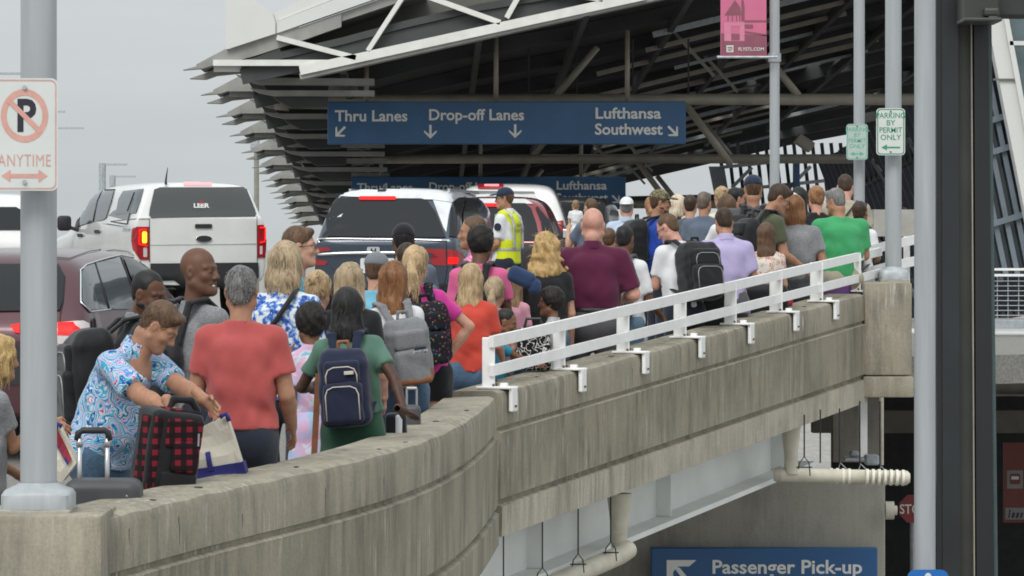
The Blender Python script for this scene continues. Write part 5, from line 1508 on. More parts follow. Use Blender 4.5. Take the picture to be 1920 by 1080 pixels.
    jw = .058 * (1 + .35 * max(0, bw - 1)); Hf.add(hcap((-jw, .0, -.065), (-.02, .065, -.105), .024, .016), .03); Hf.add(hcap((jw, .0, -.065), (.02, .065, -.105), .024, .016), .03)
    for sg in (-1, 1):
        Hf.add(he((sg * .041, .060, -.030), (.024, .026, .022)), .02)
        Hf.add(hcap((sg * .012, .086, .022), (sg * .05, .068, .020), .012, .010), .014)
    Hf.add(hcap((0, .088, .012), (0, .112, -.034), .0085, .0135), .012); Hf.add(hcap((-.014, .098, -.040), (.014, .098, -.040), .010, .010), .008)
    for sg in (-1, 1):
        Hf.add(he((sg * .031, .098, -.002), (.019, .016, .011)), .012, 's')
        Hf.add(he((sg * .031, .083, -.001), (.014, .010, .010)), .006)
    if smile:
        Hf.add(hcap((-.027, .083, -.066), (.027, .083, -.066), .009, .009), .006); Hf.add(hcap((-.024, .080, -.092), (.024, .080, -.092), .010, .010), .006)
        Hf.add(he((0, .098, -.077), (.026, .016, .009)), .004, 's')
    else:
        Hf.add(hcap((-.020, .086, -.069), (.020, .086, -.069), .0075, .0075), .006); Hf.add(hcap((-.017, .085, -.081), (.017, .085, -.081), .0085, .0085), .005)
    for sg in (-1, 1):
        Hf.add(ell(Hm((sg * .079, -.012, -.008)), np.array((.011, .021, .034)) * hS, Rh @ np.array(Matrix.Rotation(R_(sg * 18), 3, 'Z'))), .010)
        Hf.add(ell(Hm((sg * .088, -.006, -.004)), np.array((.007, .010, .018)) * hS, Rh), .006, 's')
    Hf.add(cap(neck, Hm((0, -.012, -.05)), .056 * (1 + .25 * (bw - 1)), .054), .03)
    if bw > 1.15: Hf.add(he((0, -.062, -.085), (.05, .03, .035)), .03)
    parts.append(Hf.mesh())
    # ---- hands
    for sg in (-1, 1):
        sh, el, wr, hd, pn = arms[sg]; cu = hands[0 if sg < 0 else 1]
        if cu is None: continue
        n = pn if pn is not None else np.array([-sg * .8, .0, -.3]); n = n - hd * n.dot(hd); n /= np.linalg.norm(n); lat = np.cross(hd, n)
        if sg < 0: lat = -lat          # lat points to the thumb side
        sc = .92 if fem else 1.0
        hf = Field(wr - .15 + hd * .09, wr + .15 + hd * .09, vhand)
        W = wr - hd * .02
        hf.add(cap(W - hd * .05, wr, .028, .026), 0)
        hf.add(ecap(wr, wr + hd * .085 * sc, (.028 * sc, .017), (.040 * sc, .013), lat), .014)
        for i, (o_, ln) in enumerate(((.030, .070), (.010, .080), (-.011, .075), (-.030, .058))):
            kp = wr + hd * .088 * sc + lat * o_ * sc; a1 = .35 * cu + .12 * i * cu; d1 = hd * math.cos(a1) + n * math.sin(a1) + lat * o_ * 2.2; d1 /= np.linalg.norm(d1)
            a2 = a1 + 1.1 * cu; d2 = hd * math.cos(a2) + n * math.sin(a2); m1 = kp + d1 * ln * .52 * sc; m2 = m1 + d2 * ln * .5 * sc
            hf.add(cap(kp - hd * .02, m1, .0095, .0085), .004); hf.add(cap(m1, m2, .0085, .0070), .002)
        tb_ = wr + hd * .028 + lat * .026; t1 = tb_ + (hd * .6 + lat * .65 + n * .3) * .042; t2 = t1 + (hd * .9 + lat * .1 + n * .45) * .032
        hf.add(cap(tb_, t1, .0135, .0105), .008); hf.add(cap(t1, t2, .0105, .008), .003)
        parts.append(hf.mesh())
    parts = [(v * k, f) for v, f in parts]
    body = np_mesh("person", parts, SK); body.location = loc; body.rotation_euler = (0, 0, R_(-yaw))
    tag(body, label, "person", group); p.root = body
    def child(name, fields, mat, par=None):
        q = [(v * k, f) for v, f in [f_.mesh() if isinstance(f_, Field) else f_ for f_ in fields]]
        return np_mesh(name, q, mat, par or body)
    p.child = child; p.Hm, p.Rh, p.hc, p.hS, p.vc, p.vh = Hm, Rh, hc, hS, vc, vh
    # ---- shirt
    sd = abs(hash_(label)) % 1000
    if top is not None:
        S_ = Field((lo[0], lo[1] + .1, min(hem, .8) - .1), (hi[0], hi[1], 1.62), vc)
        S_.add(ecap(T((0, -.004, 1.13)), T((0, -.008, 1.305)), (.148 * bw, .108 * bd), (.158 * bw * (.93 if fem else 1), .106 * bd), Rt[:, 0]), 0)
        S_.add(ecap(T((0, .012, hem - .03)), T((0, .008, 1.14)), (.176 * bw * (1.03 if fem else 1), (.128 if tuck else .150) * bd), (.152 * bw * (.93 if fem else 1), .122 * bd), Rt[:, 0], (True, False)), .05)
        if bd > 1.1: S_.add(ell(T((0, .05, 1.06)), (.14 * bw, .12 * bd, .13)), .06)
        if bust:
            for sg in (-1, 1): S_.add(ell(T((sg * .065, .095 * bd, 1.255)), (.065, .055, .06)), .04)
        S_.add(ecap(T((0, -.062 * bd, 1.16)), T((0, -.060 * bd, 1.34)), (.105 * bw, .062), (.115 * bw, .058), Rt[:, 0]), .07)
        for sg in (-1, 1):
            S_.add(cap(T((sg * .045, -.01, 1.450)), T((sg * shw * .96, -.01, 1.392)), .038, .052 * (.5 + .5 * arm)), .045)
            sh, el, wr, hd, _ = arms[sg]; m = arm * (.88 if fem else 1.0)
            if sleeve > .9:
                S_.add(cap(sh, el, .066 * m, .052 * m), .045); S_.add(cap(el, wr, .052 * m, .040, (False, True)), .015)
            elif sleeve > .02:
                S_.add(cap(sh, sh + (el - sh) * sleeve, .060 * m, .066 * m, (False, True)), .04)
        S_.add(cap(T((0, -.012, 1.42)), T((0, -.006, 1.478 if not collar else 1.49)), .072, .066, (False, True)), .03)
        S_.wrinkle(.0062 if near else .005, 15, sd, (1, 1, .4), .5); S_.wrinkle(.0036, 27, sd + 9, (1, 1, .55), .35)
        S_.cut(T((0, 0, hem + .006 * math.sin(sd))), Rt @ np.array([0, 0, -1.0]))
        # sleeve and hem stay crisp, neck opening
        S_.add(cap(T((0, -.004, 1.462)), T((0, .012, 1.58)), .050, .066), .004, 's')
        if not collar: S_.add(ell(T((0, .075, 1.485)), (.058, .06, .05)), .01, 's')
        if tuck: S_.cut((0, 0, hem + .01), (0, 0, -1))
        p.shirt = child("shirt", [S_], top)
        if collar:
            cf = Field(T((-.12, -.12, 1.42)), T((.12, .12, 1.6)), min(vc, .009)); cf.V[:] = .5
            cf = Field(neck - .13, neck + .14, min(vc, .0095))
            cf.add(cap(T((0, -.010, 1.445)), T((0, -.004, 1.512)), .079, .068, (True, True)), 0); cf.add(cap(T((0, -.004, 1.40)), T((0, .006, 1.56)), .0605, .0605), .003, 's')
            cf.add(ell(T((0, .10, 1.50)), (.035, .07, .06)), .01, 's')
            child("collar", [cf], collar if not isinstance(collar, bool) else top, p.shirt)
    # ---- trousers, shorts, skirt
    kind, bm_ = bottom[0], bottom[1]
    if bm_ is not None:
        Q = Field((-.36 * max(1, bw), -.32, .02 if kind == 'pants' else .3), (.36 * max(1, bw), .36, 1.1), max(vc, .0145))
        wz = 1.0 if not tuck else 1.0
        Q.add(ecap((0, .0, .86), (0, .0, wz), (.158 * bw, .120 * bd), (.148 * bw, .112 * bd), (1, 0, 0), (False, True)), 0)
        for sg in (-1, 1): Q.add(ell((sg * .075 * bw, -.06 * bd, .88), (.088 * bw, .075 * bd, .10)), .05)
        if kind == 'pants':
            for sg in (-1, 1):
                hp, kn, an = legs[sg]; Q.add(cap(hp, kn, .095 * (.45 + .55 * bw), .068), .04); Q.add(cap(kn, an + np.array([0, 0, -.03]), .068, .058, (False, True)), .02)
        elif kind == 'shorts':
            ln = bottom[2] if len(bottom) > 2 else .72
            for sg in (-1, 1):
                hp, kn, an = legs[sg]; Q.add(cap(hp, hp + (kn - hp) * ln, .100 * (.45 + .55 * bw), .095 * (.5 + .5 * bw), (False, True)), .035)
        else:
            Q.add(ecap((0, 0, .42), (0, 0, .92), (.25 * bw, .21), (.16 * bw, .12), (1, 0, 0), (True, False)), .04)
        Q.wrinkle(.004, 15, sd + 3, (1, 1, .6))
        p.bottom = child({'pants': 'trousers', 'shorts': 'shorts', 'dress': 'skirt'}[kind], [Q], bm_)
    if kind != 'dress' and zfoot is None:
        for sg in (-1, 1):
            hp, kn, an = legs[sg]; F_ = Field(an - .16, an + np.array([.1, .22, .05]), .014)
            F_.add(ecap(an + np.array([0, -.03, -.04]), an + np.array([0, .12, -.045]), (.042, .038), (.045, .03)), 0); F_.add(cap(an + np.array([0, -.01, 0]), an + np.array([0, -.01, -.05]), .045), .02); F_.cut((0, 0, .002), (0, 0, -1))
            child("shoe", [F_], m_shoe if sd % 2 else m_shoew)
    # ---- hair
    Ry = RotM(head[0] + twist, head[1] * .3, head[2] * .5)
    Gm = lambda q: hc + Ry @ (V3(q) * hS)
    style, hm = hair
    hmat = HAIR[hm] if hm else None
    def plane(F_, pt, n): F_.cut(Hm(pt), Rh @ V3(n))
    rs = np.random.RandomState(sd)
    if style != 'bald':
        ext = .2 if style in ('short', 'buzz', 'afro', 'cap') else .55
        if style == 'afro': ext = .24
        F_ = Field(hc - np.array([.21, .24, ext]) * hs, hc + np.array([.21, .2, .2]) * hs, vh * (1.0 if near else .9))
        th = {'buzz': .004, 'short': .010, 'afro': .028, 'cap': .006}.get(style, .014)
        if style == 'buzz': F_.add(ell(Hm((0, -.020, .0415)), np.array((.0787, .0968, .0905)) * hS, Rh), 0)
        elif style == 'short': F_.add(ell(Hm((0, -.019, .041)), np.array((.0835, .1015, .0965)) * hS, Rh), 0)
        else: F_.add(ell(Hm((0, -.014, .036)), np.array((.078 + th, .098 + th, .093 + th)) * hS, Rh), 0)
        if style in ('short', 'buzz', 'afro', 'cap'):
            F_.add(ell(Hm((0, -.050, -.02)), np.array((.062 + th * .3, .0515 + th * .5, .060)) * hS, Rh), .02)
            F_.wrinkle(.0012, 60, sd, (1, 1, .35))
            if style == 'afro': F_.wrinkle(.004, 55, sd + 5)
            if style == 'short': F_.add(hcap((-.03, .066, .100), (.035, .070, .096), .022, .020), .035)
            plane(F_, (0, .074, .062), (0, .86, -.50)); plane(F_, (0, -.06, -.078), (0, .25, -1))
        else:
            L = {'bob': .175, 'long': .36, 'medium': .27, 'pony': .05, 'bun': .04, 'wavy': .38, 'curlylong': .34, 'messy': .13}[style]
            if style in ('bob', 'long', 'medium', 'wavy', 'curlylong', 'messy'):
                wd = .092 if style != 'curlylong' else .105
                we = {'bob': .096, 'long': .085, 'medium': .098, 'wavy': .075, 'curlylong': .135, 'messy': .088}[style]
                F_.add(ecap(Gm((0, -.035, .03)), Gm((0, -.062, -L * .6)), (wd, .066), (we, .055), Ry[:, 0]), .03); F_.add(ecap(Gm((0, -.062, -L * .55)), Gm((.02 if style == 'wavy' else 0, -.075, -L)), (we, .055), (we * .86, .032), Ry[:, 0]), .03)
                for sg in (-1, 1):
                    F_.add(ecap(Gm((sg * .072, -.005, .02)), Gm((sg * .082, -.02, -L * .72)), (.022, .055), (.020, .04), Ry[:, 0]), .02)
                for q in range(12 if style != 'curlylong' else 26):      # locks
                    a = rs.uniform(-1, 1); x0 = a * .085; zz = -rs.uniform(.0, L * .5); y0 = -.095 + .05 * a * a
                    ln = rs.uniform(.5, 1) * (L + zz) + rs.uniform(0, .03); jit = (.03 if style == 'curlylong' else (.012 if style in ('wavy', 'messy') else .005))
                    pts = [Gm((x0 + rs.normal() * jit * .3, y0 + rs.normal() * .004, zz)), Gm((x0 * 1.12 + rs.normal() * jit, y0 - .012, zz - ln * .5)), Gm((x0 * 1.1 + rs.normal() * jit, y0 - .004, zz - ln))]
                    for pr in path_prims(pts, [.014, .013, .005]): F_.add(pr, .016)
                F_.wrinkle({'curlylong': .008, 'wavy': .004, 'messy': .005}.get(style, .0022), 55 if style != 'curlylong' else 40, sd, (1, 1, .08 if style not in ('curlylong', 'messy') else .7))
            elif style == 'pony':
                b0 = Gm((.0, -.115, .0)); F_.add(ell(Gm((0, -.06, .0)), np.array((.072, .06, .075)) * hS, Ry), .03)
                F_.add(ell(b0, (.024, .024, .024)), .02)
                pts = [b0, Gm((.012, -.155, -.06)), Gm((.03, -.15, -.16)), Gm((.055, -.135, -.29))]
                for pr in path_prims(pts, [.024, .036, .034, .010]): F_.add(pr, .02)
                F_.wrinkle(.003, 70, sd, (1, 1, .2))
            else:
                b0 = Gm((.0, -.10, .075)); F_.add(ell(Gm((0, -.05, -.01)), np.array((.068, .055, .07)) * hS, Ry), .03); F_.add(ell(b0, (.046, .04, .042)), .015)
                for q in range(10):
                    dv = rs.normal(size=3); dv /= np.linalg.norm(dv); F_.add(cap(b0, b0 + dv * .062, .014, .005), .01)
                F_.wrinkle(.004, 70, sd, (1, 1, .6))
            # the face stays free
            fz = Field(F_.lo + 2 * F_.h, F_.lo + 2 * F_.h + .01, F_.h)
            cut = ell(Hm((0, .105, -.045)), np.array((.072, .085, .125)) * hS, Rh); F_.add(cut, .015, 's')
            F_.add(cap(neck - np.array([0, 0, .1]), Hm((0, -.0, -.06)), .05, .05), .01, 's')
        hv, hq = F_.mesh()
        geo = [(hv, hq)]
        # loose strands break the outline
        if near and style not in ('buzz', 'cap') and len(hv):
            n_s = {'short': 420, 'afro': 260}.get(style, 300) * stylef
            pick = rs.randint(0, len(hv), n_s); vs = []; fs = []
            cen = hv.mean(0)
            for i in pick:
                q = hv[i]; nr = (q - hc); nr /= np.linalg.norm(nr) + 1e-6
                if style == 'afro' or style == 'curlylong': dr_ = nr * .5 + rs.normal(size=3) * .6 + np.array([0, 0, -.3 if style == 'curlylong' else 0])
                elif style == 'short': dr_ = np.array([rs.normal() * .3, -.5, -.6]) + nr * .25
                else: dr_ = np.array([rs.normal() * .16, -.10 + rs.normal() * .1, -1]) + nr * .10
                dr_ /= np.linalg.norm(dr_); ln = {'short': .018, 'afro': .014, 'curlylong': .05}.get(style, .06) * rs.uniform(.5, 1.3); wd = rs.uniform(.0012, .0028)
                sd_ = np.cross(dr_, nr); sd_ /= np.linalg.norm(sd_) + 1e-6; q = q - nr * .002; b = len(vs)
                cv = rs.normal(size=3) * ln * .12
                for t_, ww in ((0, 1), (.5, .9), (1, .15)):
                    c0 = q + dr_ * ln * t_ + nr * .004 * math.sin(t_ * 3) + cv * t_ * t_; vs += [c0 - sd_ * wd * ww, c0 + sd_ * wd * ww]
                fs += [(b, b + 1, b + 3, b + 2), (b + 2, b + 3, b + 5, b + 4)]
            geo.append((np.array(vs), np.array(fs)))
        p.hair = child("hair", geo, hmat)
        if style == 'pony': child("hair_tie", [Field(Gm((0, -.12, 0)) - .05, Gm((0, -.12, 0)) + .05, .007).add(ell(Gm((0, -.122, -.012)), (.027, .018, .016)), 0)], m_black, p.hair)
    if beard:
        F_ = Field(hc - .16, hc + .13, vh)
        F_.add(he((0, .034, -.092), (.056, .062, .05)), 0); F_.add(hcap((-.064, .0, -.055), (-.02, .07, -.108), .026, .022), .02); F_.add(hcap((.064, .0, -.055), (.02, .07, -.108), .026, .022), .02)
        F_.add(hcap((-.026, .090, -.062), (.026, .090, -.062), .007, .007), .01)
        F_.add(he((0, .10, -.076), (.026, .03, .012)), .006, 's'); plane(F_, (0, .02, -.048), (0, 0, 1)); child("beard", [F_], HAIR[beard])
    # ---- eyes and brows where the face can be seen
    if face or smile:
        for sg in (-1, 1):
            mb = MB(); mi = MB()
            for dst, c, r in ((mb, (sg * .031, .0835, -.003), .0118), (mi, (sg * .031 + (.002), .0915, -.0035), .0062)):
                vv = []; ff = []; n = 10
                for i in range(7):
                    for j in range(n):
                        a, b = math.pi * i / 6, 2 * math.pi * j / n
                        vv.append(Vector(Hm((c[0] + r * math.sin(a) * math.cos(b), c[1] + r * math.sin(a) * math.sin(b) * .6, c[2] + r * math.cos(a) * .62))) * k)
                for i in range(6):
                    for j in range(n): ff.append((i * n + j, i * n + (j + 1) % n, (i + 1) * n + (j + 1) % n, (i + 1) * n + j))
                dst.add(vv, ff)
            eo = mb.build("eye", m_eye, body, smooth=True); mi.build("iris", m_iris, eo, smooth=True)
            br = Field(Hm((0, .086, .022)) - .07, Hm((0, .086, .022)) + .07, .0045)
            br.add(hcap((sg * .014, .094, .020), (sg * .046, .078, .026), .0052, .004), .004)
            child("eyebrow", [br], HAIR['darkbrown'] if hm not in ('grey', 'blond', 'ashblond', 'lightbrown') else HAIR['greybrown'])
    if smile:
        tf = Field(Hm((0, .09, -.078)) - .05, Hm((0, .09, -.078)) + .05, .004); tf.add(he((0, .080, -.077), (.022, .013, .0075)), 0); child("teeth", [tf], m_teeth)
    if glasses:
        mb = MB(); up = glasses == 'top'; zz, yy = (.085, .055) if up else (.0, .106)
        for sg in (-1, 1):
            pts = [Hm((sg * .032 + .022 * math.cos(a), yy - .012 * abs(math.cos(a)) * (sg * math.cos(a) > 0) - (.01 if up else 0) * math.sin(a), zz + .0165 * math.sin(a))) * k for a in [2 * math.pi * q / 14 for q in range(15)]]
            mb.tube(pts, .0024 * k if not up else .003 * k, 6)
            mb.tube([Hm((sg * .053, yy - .012, zz + .004)) * k, Hm((sg * .080 if not up else sg * .088, yy - .06, zz + .004)) * k, Hm((sg * .084, -.012, zz + (.0 if not up else -.05))) * k], .0024 * k, 6)
            if up: mb.add([Vector(q) for q in pts[:-1]], [tuple(range(14))])
        mb.tube([Hm((-.011, yy + .002, zz + .004)) * k, Hm((.011, yy + .002, zz + .004)) * k], .0022 * k, 6)
        mb.build("glasses", m_frame, body)
    if cap_:
        kind_, cm = cap_[0], cap_[1]
        F_ = Field(hc - np.array([.17, .25, .15]), hc + np.array([.17, .26, .2]), vh)
        F_.add(ell(Hm((0, -.010, .045)), np.array((.091, .110, .094)) * hS, Rh), 0); plane(F_, (0, 0, .030), (0, -.12, -1))
        fw = -1 if kind_ == 'back' else 1
        child("cap", [F_], cm)
        F2 = Field(Hm((0, .11 * fw, .04)) - .14, Hm((0, .11 * fw, .04)) + .14, min(vh, .008))
        F2.add(ell(Hm((0, .098 * fw, .040)), np.array((.078, .088, .022)) * hS, Rh), 0); F2.add(ell(Hm((0, .085 * fw, .022)), np.array((.10, .105, .026)) * hS, Rh), .004, 's'); plane(F2, (0, .055 * fw, 0), (0, -fw, 0))
        child("cap_brim", [F2], cap_[2] if len(cap_) > 2 else cm)
    return p
def hash_(s):
    h = 7
    for ch in s: h = (h * 31 + ord(ch)) & 0x7fffffff
    return h
def recentre(o, off):
    """moves an object's origin to a local point without moving its geometry"""
    off = Vector(off); me = o.data
    me.transform(Matrix.Translation(-off))
    for ch in o.children: ch.location = ch.location - off
    o.location = o.location + Matrix.Rotation(o.rotation_euler.z, 3, 'Z') @ off
def backpack(p, label, mat, size=(.15, .085, .23), centre=(0, -.205, 1.20), pocket=None, strap=None, zip_=None, patch=None, tilt=0, base=None, group=None, handle=None, text=None):
    """bag on a person's back: straps follow the shoulders"""
    k, T, Rt, vc = p.k, p.T, p.Rt, max(p.vc * .8, .009)
    pocket = pocket or mat; strap = strap or mat
    Rb = Rt @ RotM(0, tilt, 0); c = T(centre)
    L = lambda q: c + Rb @ V3(q)
    w_, dp, h_ = size
    F_ = Field(c - .42, c + .42, vc)
    F_.add(rbox(L((0, 0, -.02)), (w_, dp, h_ - .03), .055, Rb), 0); F_.add(rbox(L((0, .012, .06)), (w_ * .93, dp * .85, h_ - .06), .06, Rb), .03)
    F_.wrinkle(.004, 22, hash_(label) % 999)
    mk = lambda name, F2, m, par: np_mesh(name, [(v * k, f) for v, f in [F2.mesh()]], m, par)
    o = mk("backpack", F_, mat, None); o.location = p.loc; o.rotation_euler = (0, 0, R_(-p.yaw)); tag(o, label, "backpack", group)
    F2 = Field(c - .4, c + .4, vc); F2.add(rbox(L((0, -dp - .018, -.085)), (w_ * .80, .040, h_ * .52), .034, Rb), 0); F2.wrinkle(.003, 25, 5); po = mk("front_pocket", F2, pocket, o)
    F2 = Field(c - .4, c + .4, vc); F2.add(rbox(L((0, -dp - .004, h_ * .42)), (w_ * .72, .03, h_ * .30), .026, Rb), 0); mk("upper_pocket", F2, pocket, o)
    for sg in (-1, 1):
        F2 = Field(c - .55, c + .6, max(vc, .0095)); sx = .085
        pts = [L((sg * .06, dp * .6, h_ * .78)), T((sg * sx, -.10, 1.475)), T((sg * (sx + .015), -.01, 1.492)), T((sg * (sx + .02), .085, 1.42)), T((sg * (sx + .03), .135, 1.28)), T((sg * .15, .07, 1.12)), L((sg * w_ * .9, .03, -h_ * .72))]
        for i in range(len(pts) - 1): F2.add(ecap(pts[i], pts[i + 1], (.030, .012), (.030 if i < 4 else .014, .012), (1, 0, 0)), .012)
        mk("shoulder_strap", F2, strap, o)
    F2 = Field(c - .4, c + .5, .008)
    for q in path_prims([L((-.035, dp * .3, h_ + .0)), L((-.03, dp * .3, h_ + .045)), L((.03, dp * .3, h_ + .045)), L((.035, dp * .3, h_ + .0))], .011): F2.add(q, .004)
    mk("carry_handle", F2, handle or strap, o)
    if zip_:
        mb = MB()
        def arc(y, z0, wz, hz, r=.05):
            return [Vector(L((-wz, y, z0 - hz))) * k, Vector(L((-wz, y, z0 + hz - r))) * k, Vector(L((-wz + r * .3, y, z0 + hz - r * .3))) * k, Vector(L((-wz + r, y, z0 + hz))) * k, Vector(L((wz - r, y, z0 + hz))) * k, Vector(L((wz - r * .3, y, z0 + hz - r * .3))) * k, Vector(L((wz, y, z0 + hz - r))) * k, Vector(L((wz, y, z0 - hz))) * k]
        mb.tube(arc(-dp - .059, -.085, w_ * .66, h_ * .42), .0042 * k, 6); mb.tube(arc(-dp - .035, h_ * .36, w_ * .62, h_ * .2)[::-1], .0042 * k, 6)
        mb.build("zip_piping", zip_, o, smooth=True)
    if patch:
        mb = MB(); b = Vector(L((patch[1], -dp - .05, patch[2]))) * k; mb.bbox(b, (patch[3] * k, .016 * k, patch[4] * k), .003, Matrix(Rb.tolist())); pa = mb.build("label_patch", patch[0], o)
        if len(patch) > 5:
            f = Flat(0); f.text(patch[5], 0, -.008, .021, .02, 1.0, 'CENTER'); vv = [Vector(L((patch[1] + q.x, -dp - .0605, patch[2] + q.z))) * k for q in f.v]; link_mesh("lettering", vv, f.f, m_signw, pa)
    if base:
        F2 = Field(c - .4, c + .4, vc); F2.add(rbox(L((0, 0, -h_ * .62)), (w_ + .006, dp + .006, h_ * .36), .06, Rb), 0); F2.add(rbox(L((0, -dp - .018, -h_ * .78)), (w_ * .84, .045, h_ * .14), .03, Rb), .01); mk("leather_base", F2, base, o)
    recentre(o, L((0, 0, -h_)) * k)
    return o
# ------------------------------------------------------------------ cloth colours
c_coral = cloth("coral_cotton", (.40, .08, .075)); c_navy = cloth("navy_cotton", (.02, .025, .04)); c_black = cloth("black_cotton", (.014, .014, .016)); c_grey = cloth("heather_grey_jersey", (.21, .215, .225), heather=.5)
c_lgrey = cloth("light_grey_jersey", (.36, .365, .37), heather=.35); c_green = cloth("sage_green_cotton", (.085, .17, .125)); c_dgreen = cloth("bottle_green_cotton", (.03, .085, .055)); c_white = cloth("white_cotton", (.66, .665, .68), .05)
c_orange = cloth("orange_red_cotton", (.50, .06, .04)); c_maroon = cloth("maroon_pique", (.085, .012, .04)); c_charcoal = cloth("charcoal_twill", (.075, .075, .082)); c_denim = cloth("blue_denim", (.07, .125, .20), .25, .5)
c_ldenim = cloth("light_denim", (.12, .20, .28), .25, .5); c_teal = cloth("teal_cotton", (.02, .24, .36)); c_lblue = cloth("sky_blue_cotton", (.16, .42, .56)); c_slate = cloth("slate_blue_cotton", (.10, .125, .17))
c_magenta = cloth("magenta_cotton", (.52, .04, .26)); c_pink = cloth("hot_pink_cotton", (.58, .11, .25)); c_lpink = cloth("pale_pink_cotton", (.56, .28, .35)); c_lav = cloth("lavender_oxford", (.40, .35, .55), .05); c_olive = cloth("olive_jersey", (.07, .08, .045))
c_royal = cloth("royal_blue_jersey", (.015, .06, .36)); c_kelly = cloth("bright_green_jersey", (.05, .31, .12)); c_khaki = cloth("khaki_jersey", (.36, .33, .25)); c_cream = cloth("cream_cotton", (.58, .54, .45)); c_pblue = cloth("pale_blue_shirting", (.42, .50, .62))
c_vest = cloth("yellow_safety_vest", (.60, .68, .02)); c_purple = cloth("purple_cotton", (.16, .09, .28)); c_dgrey = cloth("dark_grey_jersey", (.085, .088, .095)); c_capgrey = cloth("grey_cap_twill", (.16, .175, .19)); c_capblack = cloth("black_cap_twill", (.012, .013, .018)); c_capnavy = cloth("navy_cap_twill", (.02, .03, .06))
c_swirl = patterned("swirl_print", [(0, (.52, .60, .66)), (.12, (.06, .36, .56)), (.26, (.62, .68, .72)), (.36, (.03, .09, .36)), (.47, (.08, .42, .58)), (.60, (.56, .60, .66)), (.70, (.50, .07, .22)), (.77, (.60, .66, .70)), (.86, (.10, .24, .58))], 4.6, kind='swirl', dist=.30, mul=4.2)
c_floral = patterned("blue_floral_print", [(0, (.64, .66, .68)), (.46, (.25, .38, .62)), (.52, (.05, .12, .42)), (.60, (.02, .05, .22)), (.66, (.62, .66, .70))], 26, 4)
c_pinkpat = patterned("pink_leaf_print", [(0, (.62, .44, .52)), (.42, (.56, .10, .28)), (.53, (.62, .36, .46)), (.6, (.50, .06, .22))], 34, 3)
c_tie = patterned("tie_dye", [(0, (.30, .46, .58)), (.40, (.46, .42, .62)), (.5, (.58, .36, .50)), (.57, (.52, .56, .66)), (.66, (.22, .44, .52))], 5, 4, 1.2)
c_blkflor = patterned("dark_floral_print", [(0, (.012, .012, .016)), (.35, (.20, .025, .05)), (.5, (.03, .08, .15)), (.62, (.22, .15, .04)), (.75, (.15, .04, .13)), (.9, (.03, .12, .06))], 46, kind='spots', mul=.34)
c_flower = patterned("red_green_floral_print", [(0, (.60, .56, .50)), (.52, (.46, .10, .08)), (.57, (.60, .56, .50)), (.62, (.28, .30, .06)), (.68, (.58, .54, .50))], 20, 3)
c_camo = patterned("camouflage", [(0, (.07, .075, .04)), (.42, (.20, .17, .10)), (.5, (.045, .04, .028)), (.56, (.26, .23, .15)), (.64, (.09, .09, .05))], 22, 2)
c_mono = patterned("black_white_print", [(0, (.012, .012, .014)), (.47, (.62, .62, .60)), (.54, (.012, .012, .014))], 24, 1, .5)
m_leather = M("tan_leather", (.22, .085, .035), .55, var=.2, scale=20); m_bagnavy = cloth("navy_canvas", (.016, .02, .045), bump=.15); m_bagblack = cloth("black_nylon", (.013, .013, .015), rough=.6); m_baggrey = cloth("grey_canvas", (.19, .195, .205), heather=.3); m_bagcoal = cloth("charcoal_nylon", (.055, .058, .058))
m_zip = M("cream_piping", (.55, .50, .42), .6, var=0); m_silver = M("silver_zip", (.32, .32, .33), .4, .4)
DOWN = 'down'
def safe_d(x, d, half):
    """keeps a bag on the deck side of the parapet"""
    while 16 < d < 35.8 and (x - 960) / FPX * d + half > edge_x(max(d, 16.45)): d += .05
    return d
def wall_hand(x, y): return (x, y, solve_d(y, WH + .035, 15, 31))

# ------------------------------------------------------------------ near group
p = person("person in heather grey tee with curly blonde hair, half hidden behind the thick lamp post", -2, 628, 400, 62, 'tan', ('messy', 'curlyblond'), c_grey, ('pants', c_navy), lean=10, fem=True, bw=1.12, armR=('ik', (96, 790, 17.5), (-.3, -1, -.8), (0, .85, -.5)), armL='low', sleeve=.55)
hw = person("person in swirly blue and pink shirt bending over the plaid suitcase", 300, 574, 392, 112, 'tan', ('short', 'brown'), c_swirl, ('pants', c_denim), lean=23, head=(-14, 28, 0), bw=1.30, bd=1.18, arm=1.14, collar=True, hem=.87, face=True, sleeve=.80,
            armR=('ik', (322, 772, safe_d(312, 17.75, .2)), (-.3, -1, -.6), (.2, .5, -.85)), armL=('ik', (408, 766, 18.15), (-.3, .3, -1), (.3, .8, -.5)), hands=(.5, .9))
bd_ = person("person with short beard and dark jacket, looking down behind the swirly shirt", 279, 509, 345, 72, 'brown', ('buzz', 'black'), c_black, ('pants', c_navy), head=(46, 18, 4), collar=c_grey, sleeve=1, beard='black', face=True, bw=1.05, armR='phone', armL='phone')
backpack(bd_, "large black backpack on the bearded person in the dark jacket", m_bagblack, (.17, .12, .27), (0, -.27, 1.16), zip_=m_silver, tilt=-4)
bl_ = person("bald person in grey hooded top smiling to the right", 374, 463, 350, 48, 'brown', ('bald', None), c_grey, ('pants', c_navy), head=(68, 0, 0), smile=True, sleeve=1, bw=1.1, bd=1.05)
backpack(bl_, "slim black sling bag on the smiling bald person", m_bagblack, (.10, .05, .14), (0, -.18, 1.16), tilt=-4)
person("person in coral red T-shirt with short grey hair, seen from behind", 453, 500, 385, 4, 'tan', ('short', 'grey'), c_coral, ('pants', c_navy), bw=1.06, bd=1.1, arm=1.05, armL=((.20, .10, -1), (-.12, .9, -.25)), armR=((.20, .05, -1), (.02, .75, -.7)), hem=.93)
fl = person("person with blonde bob in blue and white floral blouse", 537, 455, 300, 12, 'light', ('bob', 'ashblond'), c_floral, ('pants', c_navy), fem=True, bw=1.12, bd=1.1, head=(8, 5, 0), sleeve=.8, hem=.84)
